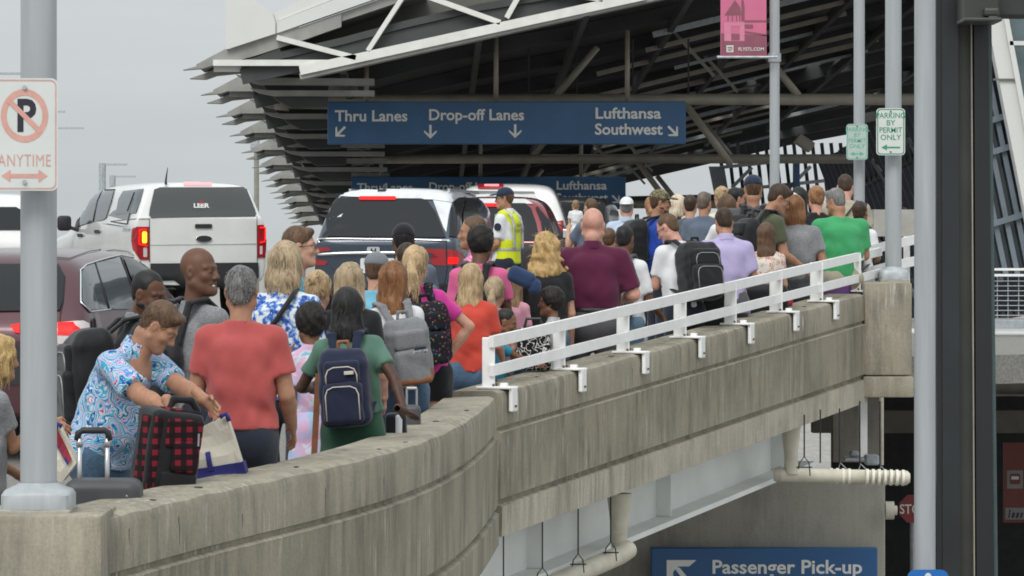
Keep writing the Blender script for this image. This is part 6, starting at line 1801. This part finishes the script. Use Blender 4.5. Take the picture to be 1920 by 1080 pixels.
person("person with glasses and brown hair in profile, teal shirt", 563, 425, 272, 82, 'light', ('short', 'brown'), c_teal, ('pants', c_navy), head=(4, 0, 0), glasses=True, face=True)
person("short person with messy blonde bun and purple top, sunglasses on head", 597, 510, 288, 14, 'light', ('bun', 'blond'), c_purple, ('shorts', c_denim), fem=True, bw=.9, glasses='top')
td = person("child with dark curly hair in pastel tie-dye dress", 582, 572, 308, -24, 'mid', ('afro', 'afro'), c_tie, ('dress', c_tie), fem=True, bw=.82, hs=1.12, arm=.8, sleeve=.7, hem=.7, armL=((.16, -.1, -1), (-.05, .25, .95)), hands=(.5, .5))
gd = person("person in green dress with long straight black hair, one hand on the parapet", 652, 541, 345, 6, 'dark', ('medium', 'black'), c_green, ('dress', c_dgreen), side=-4, fem=True, bw=1.10, bd=1.08, hem=.97, sleeve=.62,
            armL=((.55, .25, -.95), (-.05, 1, -.05)), armR=('ik', wall_hand(776, 812), (.8, -.3, -.3), (.45, .9, -.30), (.05, .1, -1)), hands=(.5, .22))
backpack(gd, "navy backpack with cream piping and tan leather straps", m_bagnavy, (.155, .10, .245), (.0, -.235, 1.14), zip_=m_zip, strap=m_bagnavy, patch=(m_zip, .05, .10, .058, .022), handle=m_leather)
# tan leather strap hanging from the navy bag's side
ms = MB(); dd_ = gd.loc.y - .12; q0 = P(597, 700, dd_); q1 = P(588, 872, dd_)
ms.bar(q0, q1, .035, .008, (0, 1, 0)); tag(ms.build("leather_strap", m_leather), "long tan leather strap hanging beside the green dress", "strap")
person("person with pale blonde hair and sunglasses pushed up, black top", 656, 494, 292, 4, 'pink', ('medium', 'ashblond'), c_black, ('pants', c_navy), fem=True, bw=.98, glasses='top', armR=((.25, .0, -1), (0, .5, -1)))
person("person in grey cap and sky blue T-shirt", 707, 474, 262, 24, 'light', ('cap', 'brown'), c_lblue, ('shorts', c_charcoal), cap_=('front', c_capgrey))
person("person in black cap and slate shirt, in front of the minivan window", 757, 420, 240, 2, 'brown', ('cap', 'black'), c_slate, ('pants', c_navy), cap_=('front', c_capblack), bw=1.12)
person("person with cropped brown hair and slate shirt, behind the blonde ponytail", 764, 455, 252, 12, 'light', ('buzz', 'darkbrown'), c_slate, ('pants', c_charcoal), bw=1.08)
au = person("person with long wavy auburn hair and white T-shirt", 737, 492, 284, -14, 'light', ('wavy', 'auburn'), c_white, ('shorts', c_denim, .55), fem=True, bw=1.0, side=-7, head=(20, 6, 4), armL=((.14, .1, -1), (-.2, .7, -.6)), armR=((.1, .2, -1), (-.3, 1, -.2)))
backpack(au, "grey canvas backpack with brown leather base", m_baggrey, (.15, .10, .22), (.02, -.225, 1.16), base=m_leather, patch=(m_bagnavy, .055, .02, .075, .045, "JANSPORT"), tilt=-5)
po = person("person with blonde ponytail and magenta T-shirt, hand on hip", 779, 463, 268, -6, 'light', ('pony', 'blond'), c_magenta, ('shorts', c_black, .42), fem=True, bw=1.0, side=-7, head=(18, 0, 4), armR=((.85, .1, -.72), (-.55, .15, -.8)), armL='phone')
backpack(po, "black backpack with small coloured flowers", c_blkflor, (.14, .10, .21), (.05, -.21, 1.17), strap=c_blkflor, pocket=c_blkflor, tilt=-4)
person("person in pink leaf print shirt, facing left behind the afro haired person", 886, 405, 236, -75, 'tan', ('buzz', 'brown'), c_pinkpat, ('pants', c_khaki), face=True, bw=1.15, bd=1.15, collar=True, hem=.84, head=(-6, 2, 0))
pk_ = person("person with short black afro and plain hot pink T-shirt", 902, 427, 242, 14, 'brown', ('afro', 'afro'), c_pink, ('pants', c_navy), head=(6, 8, 0))
backpack(pk_, "small black backpack on the person in plain pink", m_bagblack, (.13, .08, .19), (0, -.19, 1.12))
orp = person("person in orange red T-shirt and denim shorts, long straight blonde hair", 884, 496, 256, 10, 'pink', ('long', 'blond'), c_orange, ('shorts', c_denim, .62), fem=True, bw=1.12, bd=1.1, hem=.92, head=(6, 6, 0), armL='phone', armR=((.18, .25, -1), (-.05, .9, -.4)))
person("child with small blonde ponytail beside the orange T-shirt", 928, 521, 244, 16, 'light', ('pony', 'ashblond'), c_lpink, ('shorts', c_denim), fem=True, bw=.86, hs=1.1, arm=.85)
person("child with long light brown hair and pink top behind the railing", 962, 504, 238, 26, 'light', ('long', 'lightbrown'), c_lpink, ('shorts', c_denim), fem=True, bw=.88, hs=1.08, arm=.85)
person("child in bright teal T-shirt reaching over the parapet", 949, 580, 275, 96, 'mid', ('buzz', 'black'), c_teal, ('shorts', c_navy), bw=.9, hs=1.14, arm=.82, head=(-4, 14, 0), face=True, armR=('ik', wall_hand(1036, 692), (0, .1, -1), (1, .1, -.12), (0, .1, -1)), armL='low', hands=(.4, .12), lean=8)
person("child with black curly hair in pale shirt, in profile behind the railing", 1032, 541, 258, -72, 'mid', ('afro', 'afro'), c_lgrey, ('shorts', c_navy), bw=.88, hs=1.12, arm=.82, face=True, head=(-6, 0, 0))
cb = person("person with big curly blonde hair and black T-shirt", 1024, 437, 236, -4, 'light', ('curlylong', 'curlyblond'), c_black, ('pants', c_denim), fem=True, bw=1.05, bd=1.05, armR=((.16, .05, -1), (.02, .4, -1)))
mr = person("large bald person in maroon polo shirt and grey trousers", 1112, 389, 242, 6, 'pink', ('bald', None), c_maroon, ('pants', c_charcoal), bw=1.26, bd=1.32, arm=1.25, hs=1.06, collar=True, hem=1.0, tuck=True, sleeve=.85, armL=((.26, .12, -1), (-.3, 1, -.1)), armR=((.34, .08, -1), (-.35, .9, -.12)))
F_ = Field((-.35, -.3, .94), (.35, .3, 1.06), .013); F_.add(ecap((0, 0, .985), (0, 0, 1.02), (.215, .158), (.215, .158), (1, 0, 0), (True, True)), 0); mr.child("belt", [F_], m_black)
gp = person("person with short black hair, white T-shirt and charcoal backpack", 1172, 423, 224, 22, 'brown', ('buzz', 'black'), c_white, ('pants', c_ldenim), head=(0, 10, 0), armR=((.2, .15, -1), (.15, .7, -.5)), sleeve=.8)
backpack(gp, "charcoal backpack on the person in white with short black hair", m_bagcoal, (.15, .09, .24), (0, -.21, 1.16))
person("child with short brown hair, only the head showing beside the maroon polo", 1142, 428, 200, 10, 'light', ('short', 'brown'), c_slate, ('pants', c_navy), bw=.85, hs=1.05)

# ------------------------------------------------------------------ far group
hb = person("person in grey blue T-shirt holding a baby, next to the black van", 1107, 372, 166, -28, 'light', ('buzz', 'brown'), c_slate, ('pants', c_navy), armL=((.25, .6, -.8), (-.3, .6, .7)), armR='phone')
person("baby in white shirt held against a shoulder", 1079, 375, 160, -10, 'light', ('buzz', 'lightbrown'), c_white, ('shorts', c_white, .5), bw=1.0, hs=1.45, arm=1.0, zfoot=ZC - (375 - 450) / 160 - .66, armL='phone', armR='phone', group="people waiting in the queue")
person("person in white cap and pale blue shirt, near the black van", 1175, 370, 168, 6, 'pink', ('cap', 'grey'), c_pblue, ('pants', c_khaki), cap_=('back', c_white), bw=1.12, collar=True)
cm_ = person("person in camouflage cap and royal blue T-shirt, in profile", 1238, 356, 192, 72, 'tan', ('cap', 'brown'), c_royal, ('pants', c_navy), cap_=('front', c_camo), head=(10, 4, 0), face=True, bw=1.12, beard='brown', glasses=True)
backpack(cm_, "black backpack on the person in the camouflage cap", m_bagblack, (.16, .11, .24), (0, -.24, 1.22), patch=(m_silver, -.03, .12, .05, .025))
person("person with pale blonde hair behind the camouflage cap", 1273, 366, 166, 70, 'light', ('bob', 'pale'), c_black, ('pants', c_black), fem=True)
person("person with dark hair and dark grey shirt, left of the navy shirt", 1294, 366, 172, 6, 'light', ('short', 'darkbrown'), c_dgrey, ('pants', c_navy), bw=1.05)
person("person with grey brown hair and plain navy shirt", 1321, 360, 176, 16, 'tan', ('short', 'greybrown'), c_slate, ('pants', c_navy), bw=1.1, head=(10, 0, 0))
person("person with tousled blonde bun and cream top", 1353, 351, 170, -20, 'light', ('bun', 'blond'), c_cream, ('pants', c_khaki), fem=True)
person("person with dark hair under a white headband, white top", 1361, 366, 186, -30, 'light', ('long', 'brown'), c_white, ('pants', c_black), fem=True, armL=((.2, .5, -.9), (.1, 1, -.3)))
wt = person("person in white T-shirt bowing the head to the left, thin glasses", 1252, 404, 222, -28, 'pink', ('buzz', 'brown'), c_white, ('pants', c_navy), lean=12, head=(-34, 24, 0), glasses=True, face=True, armL=((.12, .25, -1), (-.2, 1, -.1)), sleeve=.7, room=.22)
backpack(wt, "big black backpack on the person in white who bows the head", m_bagblack, (.18, .12, .25), (.04, -.24, 1.18), zip_=m_silver, tilt=-3)
person("person in lavender short sleeved shirt with dark hair", 1357, 392, 216, -6, 'tan', ('short', 'darkbrown'), c_lav, ('pants', c_charcoal), bw=1.15, bd=1.1, collar=True, hem=.80, lean=6, head=(-6, 16, 0), armL=((.2, .2, -1), (-.3, 1, .1)), armR=((.22, .0, -1), (-.2, .8, -.3)), sleeve=.75)
nc = person("person in navy cap and dark grey shirt, tallest at the back", 1412, 329, 194, 0, 'tan', ('buzz', 'brown'), c_dgrey, ('pants', c_charcoal), cap_=('front', c_capnavy), bw=1.28, bd=1.15, arm=1.15)
backpack(nc, "wide black backpack on the person in the navy cap", m_bagblack, (.19, .11, .25), (-.06, -.23, 1.15))
ol = person("person in olive T-shirt and glasses looking down to the right", 1461, 348, 200, 58, 'tan', ('short', 'darkbrown'), c_olive, ('pants', c_charcoal), lean=14, head=(24, 22, 0), glasses=True, face=True, armL='phone', armR=((.16, .15, -1), (-.1, .8, -.4)))
backpack(ol, "small black backpack on the person in olive", m_bagblack, (.13, .08, .20), (0, -.20, 1.18))
person("child with long brown hair in red and green floral top", 1437, 419, 212, 8, 'light', ('long', 'brown'), c_flower, ('shorts', c_red if False else c_black), fem=True, bw=.98, armL='phone', armR='phone')
person("person with shoulder length auburn hair in grey T-shirt, behind the railing", 1491, 367, 206, 16, 'tan', ('bob', 'auburn'), c_grey, ('pants', c_dgrey), fem=True, bw=1.28, bd=1.2, arm=1.2, head=(-8, 8, 0), hem=.86, armR=((.3, .1, -1), (-.6, .9, .15)))
person("person in white cap turned left, behind the auburn hair", 1482, 362, 190, -40, 'light', ('cap', 'brown'), c_black, ('pants', c_navy), fem=True, cap_=('front', c_white))
person("person with long black hair, back right of the white cap", 1499, 352, 178, 20, 'brown', ('long', 'black'), c_black, ('pants', c_black), fem=True)
person("person with short strawberry hair and black T-shirt", 1530, 350, 180, -14, 'pink', ('bun', 'strawberry'), c_black, ('pants', c_navy), fem=True, bw=1.0)
person("person in bright green T-shirt with grey hair", 1566, 354, 205, -16, 'tan', ('short', 'grey'), c_kelly, ('shorts', c_khaki), bw=1.32, bd=1.25, arm=1.2, head=(-34, 12, 0), face=True, hem=.86, armL='phone', armR='phone', sleeve=.75)
kh = person("person in khaki T-shirt with a thin dark strap across the back", 1585, 329, 176, 10, 'pink', ('short', 'darkbrown'), c_khaki, ('pants', c_charcoal), bw=1.15, head=(-4, 18, 0), lean=6, armR=((.2, .1, -1), (-.1, .7, -.6)))
ms = MB(); k = kh.k
ms.tube([Vector(kh.T(q)) * k for q in ((-.14, -.15, 1.10), (-.02, -.165, 1.25), (.10, -.13, 1.42), (.12, -.02, 1.475))], .010 * k, 6); kt = ms.build("bag_strap", m_black); kt.location = kh.loc; kt.rotation_euler = (0, 0, R_(-kh.yaw)); tag(kt, "thin dark bag strap across the khaki T-shirt", "strap"); recentre(kt, Vector(kh.T((0, -.15, 1.2))) * k)
kd = person("child with short brown hair and white T-shirt at the far end of the railing", 1613, 378, 184, 30, 'mid', ('short', 'darkbrown'), c_white, ('shorts', c_lgrey), bw=.95, hs=1.05, arm=.9, sleeve=.8)
backpack(kd, "striped dark backpack on the child in white at the railing's end", m_bagcoal, (.11, .07, .17), (.02, -.18, 1.12))
person("person with black hair looking right, partly hidden left of the navy cap", 1381, 352, 172, 60, 'tan', ('short', 'black'), c_white, ('pants', c_navy), face=True)
person("person in straw hat coloured cap at the back of the queue", 1222, 370, 160, 10, 'tan', ('pony', 'strawberry'), c_khaki, ('pants', c_navy), fem=True)
# traffic officer
of = person("traffic officer in navy cap, white shirt and yellow safety vest", 946, 352, 166, -62, 'tan', ('cap', 'brown'), c_white, ('pants', c_navy), cap_=('front', c_capnavy), head=(-22, 2, 0), face=True, bw=1.1, collar=True, glasses=True, sleeve=.8, armR='down', armL='low', group="officers")
F_ = Field((-.36, -.32, .82), (.36, .32, 1.56), .016); T = of.T
F_.add(ecap(T((0, -.004, 1.13)), T((0, -.008, 1.34)), (.182, .138), (.172, .138), (1, 0, 0)), 0); F_.add(ecap(T((0, .0, .88)), T((0, 0, 1.14)), (.198, .150), (.184, .140), (1, 0, 0), (True, False)), .05)
for sg in (-1, 1): F_.add(cap(T((sg * .06, -.01, 1.45)), T((sg * .14, -.01, 1.43)), .06, .062), .04)
for sg in (-1, 1): F_.add(ell(T((sg * .235, 0, 1.36)), (.075, .11, .17)), .01, 's')
F_.add(cap(T((0, .0, 1.42)), T((0, .02, 1.6)), .07, .085), .01, 's'); vest = of.child("safety_vest", [F_], c_vest)
mt = M("reflective_tape", (.42, .43, .43), .35, .2, var=.05)
F_ = Field((-.36, -.32, .98), (.36, .32, 1.12), .015); F_.add(ecap(T((0, .0, 1.02)), T((0, 0, 1.08)), (.196, .150), (.192, .148), (1, 0, 0), (True, True)), 0); of.child("reflective_band", [F_], mt, vest)
for sx in (-.10, .10):
    F_ = Field((-.36, -.32, 1.0), (.36, .32, 1.6), .014)
    for a, b in zip(((sx, -.150, 1.06), (sx, -.148, 1.30), (sx, -.115, 1.42), (sx, -.03, 1.497)), ((sx, -.148, 1.30), (sx, -.115, 1.42), (sx, -.03, 1.497), (sx, .10, 1.43))): F_.add(ecap(T(a), T(b), (.026, .012), (.026, .012)), .006)
    of.child("reflective_stripe", [F_], mt, vest)
for wd_, zz_ in (("TRAFFIC", 1.30), ("CONTROL", 1.24)):
    f = Flat(0); f.text(wd_, 0, zz_, .052, .02, .85, 'CENTER')
    link_mesh("lettering", [Vector(T((q.x, -.166 - .03 * max(0, q.z - 1.26), q.z))) * of.k for q in f.v], f.f, M("vest_ink", (.12, .13, .03), .8), vest)
b = MB(); b.tube([Vector(T((-.262, -.02, 1.30))) * of.k, Vector(T((-.272, -.02, 1.30))) * of.k], .045 * of.k, 16); b.build("shoulder_badge", c_navy, of.root)

# ------------------------------------------------------------------ bags and cases
def rounded(name, label, cat, c, half, rad, mat, R=None, vox=.010, wr=.0, group=None):
    c = Vector(c); F_ = Field(-np.array(half) * 1.9 - .03, np.array(half) * 1.9 + .03, vox); F_.add(rbox((0, 0, 0), half, rad, R), 0)
    if wr: F_.wrinkle(wr, 20, hash_(label) % 99)
    o = np_mesh(name, [F_.mesh()], mat); o.location = c; tag(o, label, cat, group); return o
def sub(name, par, c, half, rad, mat, R=None, vox=.008):
    c = np.array(c); F_ = Field(c - np.array(half) * 1.9 - .03, c + np.array(half) * 1.9 + .03, vox); F_.add(rbox(c, half, rad, R), 0); return np_mesh(name, [F_.mesh()], mat, par)
# plaid suitcase: black frame with red check panels
def plaid():
    t = NT("buffalo_plaid"); t.set(.85, spec=.2)
    sx = t.n("ShaderNodeSeparateXYZ"); t.l(t.tc.outputs['Object'], sx.inputs[0]); st = []
    for ax in ('X', 'Z'):
        m = t.n("ShaderNodeMath", operation='MULTIPLY'); t.l(sx.outputs[ax], m.inputs[0]); m.inputs[1].default_value = 19.0
        f = t.n("ShaderNodeMath", operation='FRACT'); t.l(m.outputs[0], f.inputs[0]); g = t.n("ShaderNodeMath", operation='GREATER_THAN'); t.l(f.outputs[0], g.inputs[0]); g.inputs[1].default_value = .5; st.append(g)
    ad = t.n("ShaderNodeMath", operation='ADD'); t.l(st[0].outputs[0], ad.inputs[0]); t.l(st[1].outputs[0], ad.inputs[1])
    hv = t.n("ShaderNodeMath", operation='MULTIPLY'); t.l(ad.outputs[0], hv.inputs[0]); hv.inputs[1].default_value = .5
    t.color(t.ramp(hv.outputs[0], [(0, (.20, .014, .028)), (.3, (.022, .008, .010)), (.8, (.010, .008, .009))], 'CONSTANT')); return t.m
m_plaid = plaid()
dS = safe_d(312, 17.65, .2); u = dS / FPX
Rp = np.array(Matrix.Rotation(R_(8), 3, 'Y') @ Matrix.Rotation(R_(28), 3, 'Z'))
sc_ = rounded("plaid_suitcase", "black and red buffalo plaid suitcase standing by the parapet", "suitcase", P(312, 850, dS), (.135, .115, .215), .035, m_bagblack, Rp, .009, .002)
def rl(q): return Rp @ np.array(q)
sub("front_panel", sc_, rl((.03, -.108, .105)), (.095, .016, .075), .015, m_plaid, Rp); sub("lower_panel", sc_, rl((.03, -.108, -.13)), (.095, .018, .055), .016, m_bagblack, Rp); sub("front_pocket", sc_, rl((.045, -.120, .0)), (.07, .018, .075), .015, m_plaid, Rp)
sub("side_stripe", sc_, rl((-.105, -.106, .0)), (.022, .014, .185), .012, m_plaid, Rp)
sub("side_panel", sc_, rl((-.128, -.02, .0)), (.014, .055, .18), .014, m_plaid, Rp); sub("top_panel", sc_, rl((.03, -.02, .207)), (.09, .07, .014), .012, m_plaid, Rp)
F_ = Field((-.3, -.3, .05), (.3, .3, .4), .008)
for q in path_prims([rl((-.02, 0, .205)), rl((.0, 0, .262)), rl((.09, 0, .265)), rl((.13, 0, .22))], .017): F_.add(q, .01)
np_mesh("carry_handle", [F_.mesh()], m_bagblack, sc_)
z_ = MB(); z_.tube([Vector(rl(q)) for q in ((.09, -.145, .12), (.095, -.148, .06))], .005, 6); z_.build("zip_pull", m_silver, sc_)
# grey case with silver pull handle in front of the swirly shirt
dG = safe_d(192, 17.0, .2); u = dG / FPX
gc = rounded("grey_suitcase", "dark grey suitcase with a raised silver pull handle, nearest the lamp post", "suitcase", P(195, 966, dG), (.175, .11, .17), .05, M("grey_case_shell", (.06, .06, .065), .5), None, .010)
b0 = Vector(gc.location); h_ = MB()
for x in (149, 201): h_.tube([P(x, 950, dG) - b0, P(x, 822, dG) - b0], .0115, 10); h_.tube([P(x, 838, dG) - b0, P(x, 822, dG) - b0], .0145, 10)
h_.build("pull_rods", M("polished_aluminium", (.55, .55, .56), .25, .8), gc, smooth=True)
h_ = MB(); h_.tube([P(145, 826, dG) - b0, P(147, 812, dG) - b0, P(155, 807, dG) - b0, P(196, 807, dG) - b0, P(203, 811, dG) - b0, P(205, 826, dG) - b0], .016, 10); h_.build("pull_grip", m_black, gc, smooth=True)
h_ = MB(); h_.bar(P(212, 916, dG - .09) - b0, P(240, 930, dG - .10) - b0, .022, .006); h_.build("luggage_tag", patterned("red_white_tag", [(0, (.6, .55, .55)), (.5, (.5, .05, .08))], 60, 1), gc)
# canvas tote bags
m_canvas = M("natural_canvas", (.60, .56, .47), .9, var=.06, bump=.15, bscale=60); m_cobalt = M("cobalt_trim", (.025, .025, .16), .85, var=.08)
def tote(label, pts, d, th, trim, strap_pts, stripe=None, mat=m_canvas):
    c = sum((P(x, y, d) for x, y in pts), Vector()) / len(pts)
    o = empty("tote_bag", tuple(c), 0, label, "tote bag")
    def slab(name, pp, dd, t_, m_, par):
        bm = bmesh.new(); vs = [bm.verts.new(P(x, y, dd) - c) for x, y in pp]; bm.faces.new(vs); bmesh.ops.triangulate(bm, faces=bm.faces[:]); bmesh.ops.subdivide_edges(bm, edges=bm.edges[:], cuts=4, use_grid_fill=True)
        r = random.Random(5)
        for v in bm.verts: v.co.y += .014 * math.sin(v.co.x * 28 + v.co.z * 9) + .008 * math.sin(v.co.z * 40)
        ret = bmesh.ops.extrude_face_region(bm, geom=bm.faces[:])
        for v in [g for g in ret['geom'] if isinstance(g, bmesh.types.BMVert)]: v.co.y += t_
        bmesh.ops.recalc_face_normals(bm, faces=bm.faces); me = bpy.data.meshes.new(name); bm.to_mesh(me); bm.free(); me.materials.append(m_); q = bpy.data.objects.new(name, me); COL.objects.link(q); q.parent = par
        for f_ in me.polygons: f_.use_smooth = False
        return q
    slab("panel", pts, d, th, mat, o)
    if trim: slab("bottom_trim", trim, d - .012, th + .02, m_cobalt, o)
    if stripe:
        for pp, m_ in stripe: slab("stripe", pp, d - .014, .01, m_, o)
    h = MB()
    for pp in strap_pts: h.tube([P(x, y, d - .02) - c for x, y in pp], .012, 8)
    h.build("strap", m_cobalt, o, smooth=True); return o
tote("natural canvas tote bag with cobalt blue base, right of the plaid suitcase", [(380, 800), (424, 778), (459, 888), (364, 905)], safe_d(459, 18.0, .05), .14, [(366, 880), (456, 866), (462, 890), (362, 908)], [[(412, 782), (424, 776), (430, 790)]], [([(385, 848), (394, 846), (400, 882), (390, 884)], m_cobalt)])
tote("small white tote bag with red and navy stripe, right of the lamp post", [(100, 802), (110, 800), (143, 868), (118, 902), (98, 908)], 17.2, .12, None, [[(104, 805), (108, 795), (116, 800)]], [([(100, 808), (108, 806), (134, 862), (126, 872), (100, 822)], M("red_stripe", (.28, .02, .03), .8)), ([(100, 815), (104, 815), (129, 868), (126, 872), (100, 826)], m_cobalt)])
# other things carried or standing in the queue
np_ = rounded("neck_pillow", "navy blue neck pillow hanging behind the pink leaf print shirt", "neck pillow", P(978, 520, 28.6), (.11, .05, .065), .045, cloth("blue_velour", (.022, .042, .10)), np.array(Matrix.Rotation(R_(24), 3, 'Y')), .012)
sub("pillow_end", np_, (.10, 0, -.07), (.05, .05, .06), .045, cloth("blue_velour", (.022, .042, .10)), None, .012)
bw_ = rounded("patterned_bag", "black and white patterned bag behind the first railing panel", "bag", P(1000, 655, safe_d(1000, 26.9, .12)), (.13, .07, .16), .04, c_mono, None, .012, .003)
h_ = MB(); h_.tube([(-.07, 0, .15), (-.05, 0, .23), (.05, 0, .23), (.07, 0, .15)], .012, 8); h_.build("handle", m_black, bw_)
rs_ = rounded("red_bag", "small red bag with dark trim between two railing posts", "bag", P(1472, 560, safe_d(1472, 34.2, .1)), (.07, .05, .07), .025, cloth("red_nylon", (.42, .03, .06)), None, .014)
h_ = MB(); h_.tube([(-.04, 0, .06), (-.03, 0, .12), (.03, 0, .12), (.04, 0, .06)], .010, 8); h_.build("handle", m_black, rs_)
pu = rounded("purple_suitcase", "purple hard case behind the far end of the railing", "suitcase", P(1562, 556, safe_d(1562, 34.9, .16)), (.17, .10, .16), .04, M("purple_shell", (.13, .05, .20), .4), None, .014)
h_ = MB(); h_.tube([(-.06, 0, .15), (-.06, 0, .52)], .008, 8); h_.tube([(.06, 0, .15), (.06, 0, .52)], .008, 8); h_.tube([(-.06, 0, .52), (.06, 0, .52)], .012, 8); h_.build("pull_handle", M("polished_aluminium", (.5, .5, .5)), pu)
bk = rounded("black_suitcase", "large black suitcase behind the middle of the railing, below the black backpack", "suitcase", P(1318, 600, safe_d(1318, 31.2, .22)), (.24, .12, .26), .05, m_bagblack, None, .014, .002)
h_ = MB(); h_.tube([(-.06, 0, .25), (-.05, 0, .30), (.05, 0, .30), (.06, 0, .25)], .012, 8); h_.build("handle", m_black, bk)
b2 = rounded("black_duffel", "black duffel bag behind the railing under the floral top", "bag", P(1432, 566, safe_d(1432, 33.4, .2)), (.22, .12, .16), .07, m_bagblack, None, .014, .003)
h_ = MB(); h_.tube([(-.08, 0, .15), (-.06, 0, .22), (.06, 0, .22), (.08, 0, .15)], .012, 8); h_.build("handle", m_black, b2)
gb_ = rounded("black_tote", "black and white tote on the ground beside the green dress", "bag", P(742, 806, safe_d(742, 21.6, .08)), (.065, .05, .10), .03, m_bagblack, None, .011, .003)
sub("white_panel", gb_, (.02, -.052, .0), (.02, .012, .09), .01, c_white)
g2 = rounded("grey_case", "small grey case standing by the denim shorts", "suitcase", P(772, 790, safe_d(772, 22.6, .08)), (.055, .05, .10), .03, M("grey_case_shell", (.10, .10, .11)), None, .011)
h_ = MB(); h_.tube([(-.03, 0, .09), (-.03, 0, .2)], .007, 8); h_.tube([(.03, 0, .09), (.03, 0, .2)], .007, 8); h_.tube([(-.03, 0, .2), (.03, 0, .2)], .010, 8); h_.build("pull_handle", m_silver, g2)
# crossbody strap and bag of the floral blouse
k = fl.k; ms = MB()
ms.tube([Vector(fl.T(q)) * k for q in ((-.24, -.10, 1.02), (-.12, -.160, 1.16), (.0, -.175, 1.30), (.07, -.13, 1.42), (.085, -.02, 1.485), (.06, .09, 1.42))], [.016 * k] * 6, 8)
sb_ = ms.build("shoulder_bag", m_bagblack, smooth=True); sb_.location = fl.loc; sb_.rotation_euler = (0, 0, R_(-fl.yaw)); tag(sb_, "black shoulder bag on a strap across the blue floral blouse", "shoulder bag")
recentre(sb_, Vector(fl.T((-.30, -.06, .95))) * k)
sub("pouch", sb_, (.0, .0, .06), (.09, .06, .11), .04, m_bagblack, None, .012)
# bracelets on the tie-dye child's wrist
sh, el, wr, hd, _ = td.arms[-1]; mb = MB()
for t_ in (.72, .78): mb.tube([Vector(el + (wr - el) * t_) * td.k, Vector(el + (wr - el) * (t_ + .03)) * td.k], .036 * td.k, 12)
br_ = mb.build("bracelets", M("gold_bracelet", (.5, .34, .1), .3, .8), td.root)
